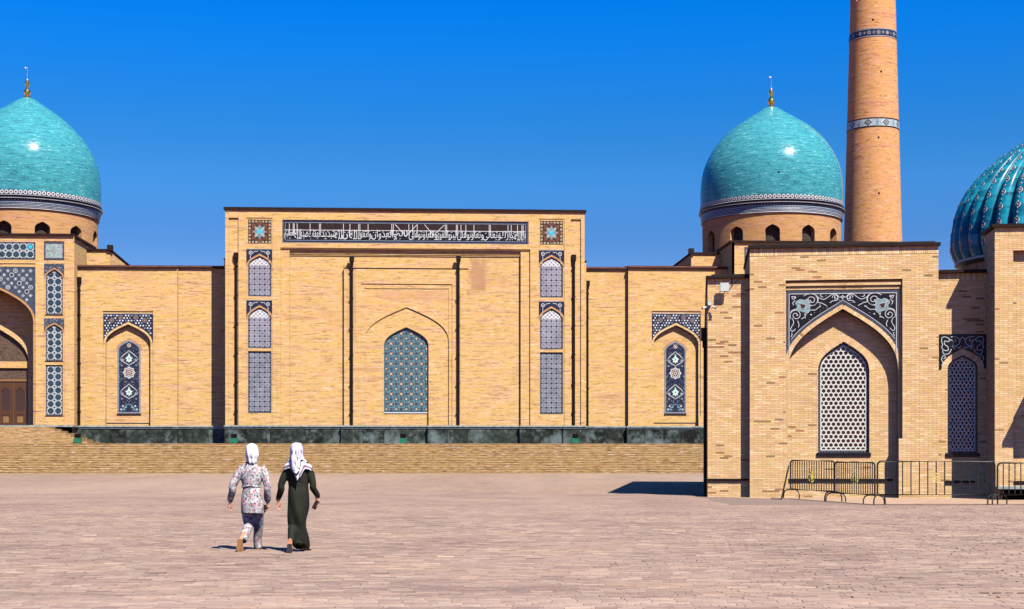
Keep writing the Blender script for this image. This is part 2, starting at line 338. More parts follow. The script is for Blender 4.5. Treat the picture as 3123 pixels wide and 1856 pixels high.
# ================================================================== GROUND
def groundmat(name, ctone, far=True):
    B = NB(name); tc = B.n('TexCoord').outputs['Object']; sp = B.n('SeparateXYZ'); B.put(sp.inputs[0], tc); x, y = sp.outputs[0], sp.outputs[1]
    row = B.math('FLOOR', B.math('DIVIDE', y, 0.125)); uu = B.math('ADD', B.math('DIVIDE', x, 0.25), B.math('MULTIPLY', B.math('MODULO', row, 2.0), 0.5)); c = B.math('FLOOR', uu)
    wn = B.n('TexWhiteNoise', noise_dimensions='2D'); B.put(wn.inputs['Vector'], B.comb(c, row))
    a, b, cc, d = ctone
    n1 = B.noise(B.comb(x, B.math('MULTIPLY', y, 0.30)), 0.55, 6, 0.68); n2 = B.noise(B.comb(x, B.math('MULTIPLY', y, 0.12)), 0.09, 3, 0.6); n3 = B.noise(B.comb(x, B.math('MULTIPLY', y, 0.5)), 3.5, 4, 0.7)
    f = B.math('ADD', B.math('MULTIPLY', wn.outputs[0], 0.25), B.math('ADD', B.math('MULTIPLY', n1, 0.4), B.math('MULTIPLY', n3, 0.38)))
    col = B.ramp(f, [(0.30, a), (0.44, b), (0.58, cc), (0.74, d)])
    col = B.mix(B.math('MULTIPLY', B.ramp(n2, [(0.42, (0, 0, 0)), (0.62, (1, 1, 1))]), 0.45), col, lerp3(b, (0.5, 0.37, 0.26), 0.6))
    jt = B.math('MAXIMUM', B.math('LESS_THAN', B.math('FRACT', uu), 0.04), B.math('LESS_THAN', B.math('FRACT', B.math('DIVIDE', y, 0.125)), 0.08))
    col = B.mix(B.math('MULTIPLY', jt, 0.25), col, (0.10, 0.075, 0.06))
    B.bump(B.math('SUBTRACT', n3, B.math('MULTIPLY', jt, 0.5)), 0.5, 0.012)
    return B.fin(col, 0.9, 0, 0.15)
PV = [(0.145, 0.092, 0.064), (0.245, 0.162, 0.115), (0.305, 0.206, 0.145), (0.39, 0.28, 0.19)]
M['plaza'] = groundmat('plaza_paving', PV)
M['sand'] = groundmat('sandy_strip', [(0.22, 0.14, 0.09), (0.36, 0.23, 0.15), (0.42, 0.28, 0.185), (0.48, 0.34, 0.23)])
M['earth'] = mat('dry_earth', (0.30, 0.22, 0.15), 0.95, 0, 0.1, 0.3, 0.05)
g = MB(); g.face([(-3000, -200, -0.03), (3000, -200, -0.03), (3000, 5000, -0.03), (-3000, 5000, -0.03)], M['earth'])
o = g.build('ground'); o['kind'] = 'structure'
g = MB(); g.face([(-90, -20, 0), (110, -20, 0), (110, 150, 0), (-90, 150, 0)], M['plaza'])
plaza = g.build('plaza'); plaza['kind'] = 'structure'
# real pavers over the near part of the square: uneven blocks a little proud of their bed
def pavermat(i, c):
    B = NB('paver_stone_%d' % i); tc = B.n('TexCoord').outputs['Object']; nz = B.noise(tc, 14, 5, 0.7)
    at = B.n('Attribute', attribute_name='Col').outputs['Color']
    geo = B.n('NewGeometry').outputs['Position']; big = B.noise(geo, 0.35, 4, 0.6)
    base = at if c is None else c
    col = B.mix(0.55, base, B.ramp(nz, [(0.3, (0.25, 0.25, 0.25)), (0.7, (1.1, 1.08, 1.05))]), 'MULTIPLY') if c is None else B.mix(0.55, c, B.ramp(nz, [(0.3, (0.25, 0.25, 0.25)), (0.7, (1.1, 1.08, 1.05))]), 'MULTIPLY')
    col = B.mix(0.35, col, B.ramp(big, [(0.35, (0.25, 0.165, 0.15)), (0.5, (0.37, 0.26, 0.215)), (0.66, (0.46, 0.32, 0.23))]))
    B.bump(nz, 0.5, 0.006); return B.fin(col, 0.9, 0, 0.15)
PC = [(0.35, 0.24, 0.172), (0.30, 0.20, 0.15), (0.385, 0.277, 0.195), (0.38, 0.245, 0.165), (0.27, 0.186, 0.145), (0.43, 0.32, 0.225), (0.32, 0.225, 0.175)]
PM = [pavermat(i, c) for i, c in enumerate(PC[:6])]; M['paverstuff'] = pavermat(9, None)
def paver_mesh(i):
    b = MB(); w, l, h, e = 0.247, 0.122, 0.028, 0.006; r = random.Random(i * 5 + 3); t = [h + r.uniform(-.004, .004) for _ in range(4)]
    c = [(-w / 2, -l / 2), (w / 2, -l / 2), (w / 2, l / 2), (-w / 2, l / 2)]
    top = [(x - math.copysign(e, x), y - math.copysign(e, y), t[k]) for k, (x, y) in enumerate(c)]; bot = [(x, y, -0.005) for x, y in c]; mid = [(x, y, t[k] - e) for k, (x, y) in enumerate(c)]
    b.face(top, PM[i])
    for k in range(4):
        q = (k + 1) % 4; b.face([mid[k], mid[q], top[q], top[k]], PM[i]); b.face([bot[k], bot[q], mid[q], mid[k]], PM[i])
    o = b.build('tmp'); me = o.data; bpy.data.objects.remove(o); me.name = 'paver'; return me
pmesh = [paver_mesh(i) for i in range(6)]
pv = []; cols = []; npav = 0; V = []; Fq = []
PY0, PY1 = 13.0, 52.0
prow = int((PY1 - PY0) / 0.125)
def wav(x, y): return 0.010 * mnoise.noise(Vector((x * 0.45, y * 0.45, 3.1))) + 0.005 * mnoise.noise(Vector((x * 1.6, y * 1.6, 9.0)))
for j in range(prow):
    y = PY0 + (j + 0.5) * 0.125; hw = y * 0.3505 + 1.6; amp = max(.15, min(1, (52 - y) / 22))
    n = int(2 * hw / 0.25); x0 = -n * 0.125 + rng.uniform(0, .25)
    for i in range(n):
        x = x0 + i * 0.25; z = wav(x, y) - 0.012
        if x > 6.0 and y > 41: continue
        vis = abs(x) < y * 0.347 and y > 14.25
        if npav < 300 and vis:
            o = bpy.data.objects.new('paver', pmesh[rng.integers(6)]); COL.objects.link(o); o.parent = plaza
            o.location = (x, y, z); o.rotation_euler = (rng.normal(0, .022), rng.normal(0, .012), rng.normal(0, .012)); npav += 1; continue
        w, l = 0.1245, 0.061; tx, ty = rng.normal(0, 0.016) * amp, rng.normal(0, 0.030) * amp; h = 0.028 + rng.normal(0, 0.0016); b = len(V)
        for sx, sy in ((-1, -1), (1, -1), (1, 1), (-1, 1)): V.append((x + sx * w, y + sy * l, z - 0.003))
        for sx, sy in ((-1, -1), (1, -1), (1, 1), (-1, 1)): V.append((x + sx * (w - .002), y + sy * (l - .004), z + h + sx * tx * w + sy * ty * l))
        Fq += [(b + 4, b + 5, b + 6, b + 7), (b, b + 1, b + 5, b + 4), (b + 1, b + 2, b + 6, b + 5), (b + 3, b, b + 4, b + 7)]
        run = mnoise.noise(Vector((x * .8, y * 5.5, 1.7))) + .6 * mnoise.noise(Vector((x * 2.2, y * 8, 4.4)))
        c = PC[rng.integers(7)]; c = tuple(q * k0 * (1 + .38 * run) for q, k0 in zip(c, (.91, .885, .86))); k = 1 + rng.normal(0, .11) * amp; c = tuple(m0 + (q - m0) * amp for q, m0 in zip(c, (.315, .212, .150))); c = (c[0] * k, c[1] * k, c[2] * k, 1)
        if rng.random() < 0.012: c = (c[0] * .45, c[1] * .42, c[2] * .42, 1)
        cols.append(c)
me = bpy.data.meshes.new('pavers'); me.from_pydata(V, [], Fq); me.materials.append(M['paverstuff'])
ca = me.color_attributes.new('Col', 'FLOAT_COLOR', 'CORNER'); ca.data.foreach_set('color', np.repeat(np.repeat(np.array(cols, dtype=np.float32), 4, axis=0), 4, axis=0).ravel())
o = bpy.data.objects.new('pavers', me); COL.objects.link(o); o.parent = plaza; o['kind'] = 'stuff'
g = MB(); g.face([(-40, 12.0, 0.003), (40, 12.0, 0.003), (40, 52.0, 0.003), (-40, 52.0, 0.003)], mat('joint_sand', (0.23, 0.165, 0.13), 0.95, 0, 0.1, 0.3, 20))
o = g.build('joint_bed'); o.parent = plaza

# ================================================================== MOSQUE
A = Frame(((1235 - UC) * 108 / FPX, 108.0), R(3.0))
mosque = thing('mosque', 'long yellow brick mosque with two turquoise domes and tall tiled portals', 'mosque', (A.O[0], A.O[1], 0), A.th)
X = lambda u, d=0.0: A.X(u, d)
Z = lambda v, d=0.0, u=1235: A.Z(v, d, u)
mb_ = M['brick']
ZPL = Z(1297, 0, 1235)                      # top of the plinth
ZDK = 2.05                                  # terrace level
BOT = 2.0
RD = 0.42                                   # masonry is a little redder in reveals (same brick)
# ---- tile patterns -------------------------------------------------
def panel(name, region, y, base, border=None, bw=0.06, shrink=None, label=None, parent=None, th=0.03):
    b = MB(); b.plate(region, y, border or base, th)
    inner = shrink(bw) if shrink else region
    if border: b.plate(inner, y - 0.006, base)
    return b, inner
def pat_starnet(b, reg, px, pz, y, dark, lite, small):
    x0, x1, z0, z1 = subrect(reg); nx = max(1, round((x1 - x0) / px)); nz = max(1, round((z1 - z0) / pz)); px = (x1 - x0) / nx; pz = (z1 - z0) / nz; r = min(px, pz) / 2
    for i in range(nx):
        for j in range(nz):
            c = (x0 + (i + .5) * px, z0 + (j + .5) * pz)
            p = clip(star(c, r * 0.99, 0.76, 8, PI / 8)[::-1], reg)
            if p: b.plate(p, y, dark)
            p = clip(disc(c, r * 0.30, 6)[::-1], reg)
            if p: b.plate(p, y - .004, lite)
    for i in range(nx + 1):
        for j in range(nz + 1):
            c = (x0 + i * px, z0 + j * pz)
            p = clip(star(c, r * 0.44, 0.5, 4, 0)[::-1], reg)
            if p: b.plate(p, y, dark)
            for (dx, dz) in ((.5, 0), (0, .5)):
                p = clip(disc((c[0] + dx * px, c[1] + dz * pz), r * 0.13, 4)[::-1], reg)
                if p: b.plate(p, y - .002, small)
def pat_grid(b, reg, px, y, dark, mid, toprow=None):
    x0, x1, z0, z1 = subrect(reg); nx = max(1, round((x1 - x0) / px)); px = (x1 - x0) / nx; nz = max(1, round((z1 - z0) / px)); pz = (z1 - z0) / nz; w = 0.022
    for i in range(nx + 1):
        for j in range(nz + 1):
            c = (x0 + i * px, z0 + j * pz)
            p = clip(star(c, px * 0.34, 0.42, 4, 0)[::-1], reg)
            if p: b.plate(p, y, dark)
            c2 = (c[0] + px / 2, c[1] + pz / 2)
            for k in range(8):
                a = PI / 8 + k * PI / 4; q = (c2[0] + px * .33 * math.cos(a), c2[1] + px * .33 * math.sin(a))
                p = clip(disc(q, px * 0.075, 4, a)[::-1], reg)
                if p: b.plate(p, y, mid)
            p = clip(disc(c2, px * 0.13, 6)[::-1], reg)
            if p: b.plate(p, y, mid)
        if i < nx + 1:
            xx = x0 + i * px
            p = clip([(xx - w / 2, z1), (xx + w / 2, z1), (xx + w / 2, z0), (xx - w / 2, z0)], reg)
            if p: b.plate(p, y - .002, dark)
    for j in range(nz + 1):
        zz = z0 + j * pz
        p = clip([(x0, zz + w / 2), (x1, zz + w / 2), (x1, zz - w / 2), (x0, zz - w / 2)], reg)
        if p: b.plate(p, y - .002, dark)
def pat_checks(b, reg, px, y, m):
    x0, x1, z0, z1 = subrect(reg); j = 0; z = z0
    while z < z1:
        x = x0 + (px / 2 if j % 2 else 0)
        while x < x1:
            p = clip(disc((x, z), px * .36, 8)[::-1], reg)
            if p: b.plate(p, y, m)
            x += px
        z += px * .5; j += 1
def border_teeth(b, reg, w, y, m, step=0.12):
    n = len(reg)
    for i in range(n):
        a, c = reg[i], reg[(i + 1) % n]; L = math.hypot(c[0] - a[0], c[1] - a[1])
        if L < step: 
            k = 1
        else: k = int(L / step)
        dx, dz = (c[0] - a[0]) / L, (c[1] - a[1]) / L
        for j in range(k):
            t = (j + .5) * L / k; q = (a[0] + dx * t + dz * w * .5, a[1] + dz * t - dx * w * .5)
            b.plate(disc(q, w * .30, 4, math.atan2(dz, dx))[::-1], y, m)
def scroll(b, c, r, y, m, w, turns=1.25, a0=0.0, sgn=1, n=18):
    P = []
    for k in range(n + 1):
        t = k / n; a = a0 + sgn * turns * 2 * PI * t; rr = r * (1 - 0.78 * t); P.append((c[0] + rr * math.cos(a), c[1] + rr * math.sin(a)))
    stroke(b, P, w, y, m)
    b.plate(disc(P[-1], w * 1.3, 6)[::-1], y - .001, m)
def scroll_spandrel(b, x0, x1, z1, A_, y, m, m2, w):
    """white arabesques on a dark field, mirrored about the middle"""
    c = (x0 + x1) / 2; H = z1 - A_[0][1]; hw = (x1 - x0) / 2
    for s in (-1, 1):
        q = lambda fx, fz: (c + s * hw * fx, z1 - H * fz)
        scroll(b, q(.78, .27), H * .17, y, m, w, 1.2, PI / 2, s); scroll(b, q(.86, .55), H * .10, y, m, w * .8, 1.2, -PI / 2, -s)
        scroll(b, q(.50, .20), H * .12, y, m, w * .8, 1.1, PI, -s); scroll(b, q(.27, .14), H * .075, y, m, w * .7, 1.0, 0, s)
        b.plate(star(q(.78, .27), H * .05, .6, 4)[::-1], y - .002, m2)
        stroke(b, bez(q(.93, .85), q(.86, .70), q(.97, .62), q(.86, .47), 8), w * .8, y, m)
        stroke(b, bez(q(.62, .33), q(.5, .42), q(.40, .18), q(.12, .12), 8), w * .8, y, m)
# ---- central portal -------------------------------------------------
def column_niches(u0, u1, d, wins, vb, vt, name, arched, panelx, inset=0.09):
    """vertical strip of wall between u0,u1 with stacked openings"""
    pass
def top_z(v, u): return Z(v, 0, u)
w = MB()
xl, xr = X(687), X(1783); zt = (Z(640, 0, 687) + Z(645, 0, 1783)) / 2
xR1l, xR1r = X(855), X(1617); zR1 = Z(757)
xR2l, xR2r = X(883, .12), X(1588, .12); zR2 = Z(761, .12)
D1, D2 = 0.12, 0.36
# front sheet, middle field (opening of the big panel)
zc0, zc1 = Z(742), Z(672)                              # inscription field (recessed a little)
xcl, xcr = X(861), X(1612)
arch_wall(w, xR1l, xR1r, ZPL, zR1 + .001, xR1l, xR1r, ZPL, zR1, zR1, 0, D1, mb_)
w.face([(xR1l, 0, zR1), (xR1r, 0, zR1), (xR1r, 0, zc0), (xR1l, 0, zc0)], mb_)
arch_wall(w, xR1l, xR1r, zc0, zt, xcl, xcr, zc0, zc1, zc1, 0, 0.07, mb_)
# side strips
def strip(w, side):
    P = (lambda u: u) if side < 0 else (lambda u: 1235 * 2 - u + 0.3)
    xs = lambda u: X(P(u)); o_ = sorted
    xo, xi = sorted((xs(687), xs(855))) if side < 0 else sorted((X(1783), X(1617)))
    x0, x1 = xo, xi
    if side < 0: n0, n1 = X(751), X(830); a0, a1 = X(756), X(827)
    else: n0, n1 = X(1643), X(1721); a0, a1 = X(1647), X(1717)
    dv = 0 if side < 0 else 3.5; uu = 790 if side < 0 else 1682
    zz = lambda v: Z(v + dv, 0, uu)
    F = lambda a, b, c, d, y=0: w.face([(a, y, c), (b, y, c), (b, y, d), (a, y, d)], mb_)
    # outer groove strip
    gA, gB = (X(697), X(727)) if side < 0 else (X(1741), X(1772))
    segs = [(ZPL, None)]
    lo, hi = (x0, n0) if side < 0 else (n1, x1)
    arch_wall(w, lo, hi, ZPL, zt, gA, gB, ZPL, zz(664), zz(664), 0, 0.10, mb_)
    F(gA, gB, ZPL, zz(664), 0.10)
    lo, hi = (n1, x1) if side < 0 else (x0, n0)
    F(lo, hi, ZPL, zt)
    # recessed column of niches
    yb = 0.045
    arch_wall(w, n0, n1, ZPL, zt, n0, n1, ZPL, zz(663), zz(663), 0, yb, mb_)
    z = [ZPL, zz(1257), zz(1072), zz(1062), zz(914), zz(904), zz(757), zz(744), zz(668), zz(663)]
    def seg(za_, zb_, ax0, ax1, b_, s_, t_, dp): arch_wall(w, n0, n1, za_, zb_, ax0, ax1, b_, s_, t_, yb, dp, mb_)
    F(n0, n1, z[0], zz(1259), yb)
    seg(zz(1259), zz(1066), a0, a1, zz(1259), zz(1070), zz(1070), 0.12)
    seg(zz(1066), zz(912), a0, a1, zz(1061), zz(972), zz(936), 0.12)
    seg(zz(912), zz(755), a0, a1, zz(903), zz(812), zz(779), 0.12)
    seg(zz(755), zz(663), a0, a1, zz(742), zz(669), zz(669), 0.06)
    # tile panels
    yy = yb + 0.085
    def build_win(zb, zs, za):
        reg = archpoly(a0, a1, zb, zs, za) if za > zs else [(a0, za), (a1, za), (a1, zb), (a0, zb)]
        k = 0.10; inn = archpoly(a0 + k, a1 - k, zb + k, zs, za - k * 1.15) if za > zs else [(a0 + k, za - k), (a1 - k, za - k), (a1 - k, zb + k), (a0 + k, zb + k)]
        b = MB(); b.plate(reg, yy, M['slate'], 0.02); border_teeth(b, reg, k, yy - .004, M['lilac'], 0.16)
        b.plate(inn, yy - .006, M['lilac'] if za == zs else M['lilac2']); pat_grid(b, inn, 0.40, yy - .012, M['navy'], M['slate'])
        if za > zs:
            tz = zs + (za - zs) * .1; sub = clip([(inn_x0, tz + 9) for inn_x0 in ()] or [(a0, za), (a1, za), (a1, tz), (a0, tz)], inn)
            if sub: pat_checks(b, sub, 0.30, yy - .016, M['whitetile'])
        b.build('tile_panel', mosque)
    build_win(zz(1258), zz(1071), zz(1071)); build_win(zz(1061), zz(972), zz(937)); build_win(zz(903), zz(812), zz(780))
    for (zs, za, ztp) in ((zz(972), zz(936), zz(914)), (zz(812), zz(779), zz(758))):
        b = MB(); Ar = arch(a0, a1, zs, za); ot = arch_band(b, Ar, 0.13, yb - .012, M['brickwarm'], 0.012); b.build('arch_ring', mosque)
        b = MB(); ot2 = [(max(n0, min(n1, p[0])), p[1]) for p in ot]
        spandrel(b, ot2, n0 + .01, n1 - .01, ztp, zs - .25, yb - .006, M['navy'])
        b.plate([(n0 + .01, ztp), (n1 - .01, ztp), (n1 - .01, ztp - .05), (n0 + .01, ztp - .05)], yb - .010, M['greyblue'])
        cm = (n0 + n1) / 2; H = ztp - zs
        for s in (-1, 1):
            ring(b, (cm + s * (n1 - n0) * .33, ztp - H * .22), 0.12, 0.045, yb - .012, M['whitetile'])
            b.plate(star((cm + s * (n1 - n0) * .33, ztp - H * .22), .05, .6, 4)[::-1], yb - .014, M['whitetile'])
            stroke(b, bez((cm + s * .1, ztp - .13), (cm + s * .25, ztp - .3), (cm + s * .35, ztp - .05), (cm + s * .42, ztp - .3), 6), 0.035, yb - .012, M['whitetile'])
            stroke(b, bez((cm + s * .62, ztp - H * .35), (cm + s * .7, ztp - H * .5), (cm + s * .55, ztp - H * .6), (cm + s * .75, ztp - H * .8), 6), 0.035, yb - .012, M['whitetile'])
        b.build('tile_spandrel', mosque)
    # eight-pointed star square
    b = MB(); c = ((a0 + a1) / 2, (zz(742) + zz(669)) / 2); Sx = (a1 - a0) / 2; Sz = (zz(669) - zz(742)) / 2; yq = yb + .04; g_ = 'x'
    b.plate([(a0, zz(669)), (a1, zz(669)), (a1, zz(742)), (a0, zz(742))], yq, M['dkbrown'], 0.02)
    for i in range(7):
        for j in range(7):
            if i in (0, 6) or j in (0, 6):
                q = (c[0] + (i - 3) / 3.5 * Sx, c[1] + (j - 3) / 3.5 * Sz); b.plate(disc(q, Sx * .13, 4, PI / 4)[::-1], yq - .004, M['ochre']); b.plate(disc(q, Sx * .06, 6)[::-1], yq - .008, M['sage'])
    for k in range(8):
        a = k * PI / 4; e = (math.cos(a), math.sin(a)); f = (-e[1], e[0])
        T = lambda r, s_: (c[0] + Sx * (e[0] * r + f[0] * s_), c[1] + Sz * (e[1] * r + f[1] * s_))
        b.plate([T(.42, 0), T(.66, -.24), T(.92, 0), T(.66, .24)][::-1], yq - .010, M['rust'])
        b.plate([T(.50, -.05), T(.78, -.05), T(.78, .02), T(.50, .02)][::-1], yq - .014, M['dkbrown'])
        b.plate([T(.58, -.17), T(.72, -.17), T(.72, -.11), T(.58, -.11)][::-1], yq - .014, M['dkbrown']); b.plate([T(.58, .08), T(.74, .08), T(.74, .14), T(.58, .14)][::-1], yq - .014, M['dkbrown'])
        b.plate([T(.05, 0), T(.36, -.17), T(.62, 0), T(.36, .17)][::-1], yq - .018, M['sage'] if k % 2 else M['greyblue'])
        b.plate([T(.1, -.015), T(.55, -.015), T(.55, .015), T(.1, .015)][::-1], yq - .021, M['ochre'])
    b.plate(star(c, Sx * .26, .5, 8)[::-1], yq - .024, M['cyan'])
    b.build('star_tile', mosque)
strip(w, -1); strip(w, 1)
# recess 1 and 2 fields, stepped corbels at the head
arch_wall(w, xR1l, xR1r, ZPL, zR1, xR2l, xR2r, ZPL, zR2, zR2, D1, D2 - D1, mb_)
arch_wall(w, xR2l, xR2r, ZPL, zR2 + .1, X(1055, D1), X(1421, D1), ZPL, Z(826, D1), Z(826, D1), D2, .3, mb_)
# back and sides of the portal block
DP = 6.0
w.face([(xl, DP, BOT), (xl, 0, BOT), (xl, 0, zt), (xl, DP, zt)], mb_); w.face([(xr, 0, BOT), (xr, DP, BOT), (xr, DP, zt), (xr, 0, zt)], mb_)
w.face([(xl, 0, zt), (xr, 0, zt), (xr, DP, zt), (xl, DP, zt)], M['roof'])
w.face([(xr, DP, BOT), (xl, DP, BOT), (xl, DP, zt), (xr, DP, zt)], mb_)
w.build('portal_wall', mosque)
for k, (v0, v1, dd) in enumerate(((755, 760.5, .05), (760.5, 765.5, .165), (765.5, 770.5, .21), (770.5, 775, .255), (775, 779, .30))):
    b = MB(); b.box(xR2l if k else xR1l, xR2r if k else xR1r, dd, D2, Z(v1), Z(v0), mb_); b.build('cornice', mosque)
b = MB(); b.box(xl - .12, xr + .12, -.12, DP + .1, zt + .002, zt + .17, M['roof']); b.build('roof_coping', mosque)
for s, ux in ((-1, 681), (1, 1788)):
    b = MB(); b.box(X(ux) - .16, X(ux) + .16, 1.6, 2.4, ZPL, Z(786), mb_); b.box(X(ux) - .2, X(ux) + .2, 1.55, 2.4, Z(786), Z(782), M['roof']); b.build('pilaster', mosque)
# projecting block with blind arch and tiled window
xb0, xb1 = X(1049, D1), X(1427, D1); zb = Z(819, D1)
y0 = D1
w = MB(); f0, f1 = X(1101, y0), X(1379, y0); zf = Z(865, y0)
arch_wall(w, xb0, xb1, ZPL, zb, f0, f1, ZPL, zf, zf, y0, .05, mb_); y1 = y0 + .05
g0, g1 = X(1111, y1), X(1369, y1); zg = Z(879, y1)
arch_wall(w, f0, f1, ZPL, zf, g0, g1, ZPL, zg, zg, y1, .04, mb_); y2 = y1 + .04
zs_, za_ = Z(1038, y2), Z(936, y2)
arch_wall(w, g0, g1, ZPL, zg, g0 + .02, g1 - .02, ZPL, zs_, za_, y2, .07, mb_); y3 = y2 + .07
h0, h1 = X(1171, y3), X(1307, y3); hs_, ha_ = Z(1054, y3), Z(997, y3)
arch_wall(w, g0 + .02, g1 - .02, ZPL, Z(934, y3), h0, h1, ZPL, hs_, ha_, y3, .20, mb_); y4 = y3 + .20
w.face([(h0, y4, ZPL), (h1, y4, ZPL), (h1, y4, Z(1259, y3)), (h0, y4, Z(1259, y3))], mb_)
w.face([(xb0, D2, ZPL), (xb0, y0, ZPL), (xb0, y0, zb), (xb0, D2, zb)], mb_); w.face([(xb1, y0, ZPL), (xb1, D2, ZPL), (xb1, D2, zb), (xb1, y0, zb)], mb_)
w.build('blind_arch_wall', mosque)
b = MB(); b.box(xb0 - .02, xb1 + .02, y0 - .03, D2, zb, zb + .05, M['roof']); b.build('coping', mosque)
b = MB(); arch_band(b, arch(g0 + .02, g1 - .02, zs_, za_), 0.16, y2 - .006, mb_, .006); b.build('arch_ring', mosque)
# its teal tile field
yt = y4 - .03; zB = Z(1259, yt); reg = archpoly(h0, h1, zB, hs_, ha_)
b = MB(); b.plate(reg, yt, M['teal'], .03)
k_ = .12; inn = archpoly(h0 + k_, h1 - k_, zB + k_, hs_, ha_ - k_ * 1.2); b.plate(inn, yt - .004, M['slate'])
border_teeth(b, reg, k_ * .9, yt - .006, M['aqua'], .17)
ptc = 0.742; cx0 = (h0 + h1) / 2; zq = zB + .28
for j in range(0, 18):
    for i in range(-3, 4):
        x = cx0 + (i + (0.5 if j % 2 else 0)) * ptc; z = zq + j * ptc / 2
        for k in range(8):
            a = PI / 8 + k * PI / 4; q = (x + ptc * .265 * math.cos(a), z + ptc * .265 * math.sin(a))
            p = clip(disc(q, .085, 8)[::-1], inn)
            if p: b.plate(p, yt - .008, M['aqua'])
            p = clip(disc(q, .055, 6)[::-1], inn)
            if p: b.plate(p, yt - .012, M['navy'] if k % 2 else M['slate'])
        if j % 2 == 0:
            p = clip(star((x, z), .17, .62, 6)[::-1], inn); m2 = M['dkbrown']
        else:
            p = clip(star((x, z), .22, .35, 4)[::-1], inn); m2 = M['dkbrown']
            for a in (0, 1, 2, 3):
                q = clip(disc((x + .12 * math.cos(PI / 4 + a * PI / 2), z + .12 * math.sin(PI / 4 + a * PI / 2)), .05, 4)[::-1], inn)
                if q: b.plate(q, yt - .014, M['ochre'])
        if p: b.plate(p, yt - .013, m2)
        p = clip(disc((x, z), .078, 8)[::-1], inn)
        if p: b.plate(p, yt - .018, M['cream'])
b.box(h0 + .01, h1 - .01, yt - .02, yt, zB - .02, zB + .06, M['whitetile'], 'b'); b.build('tiled_window', mosque)
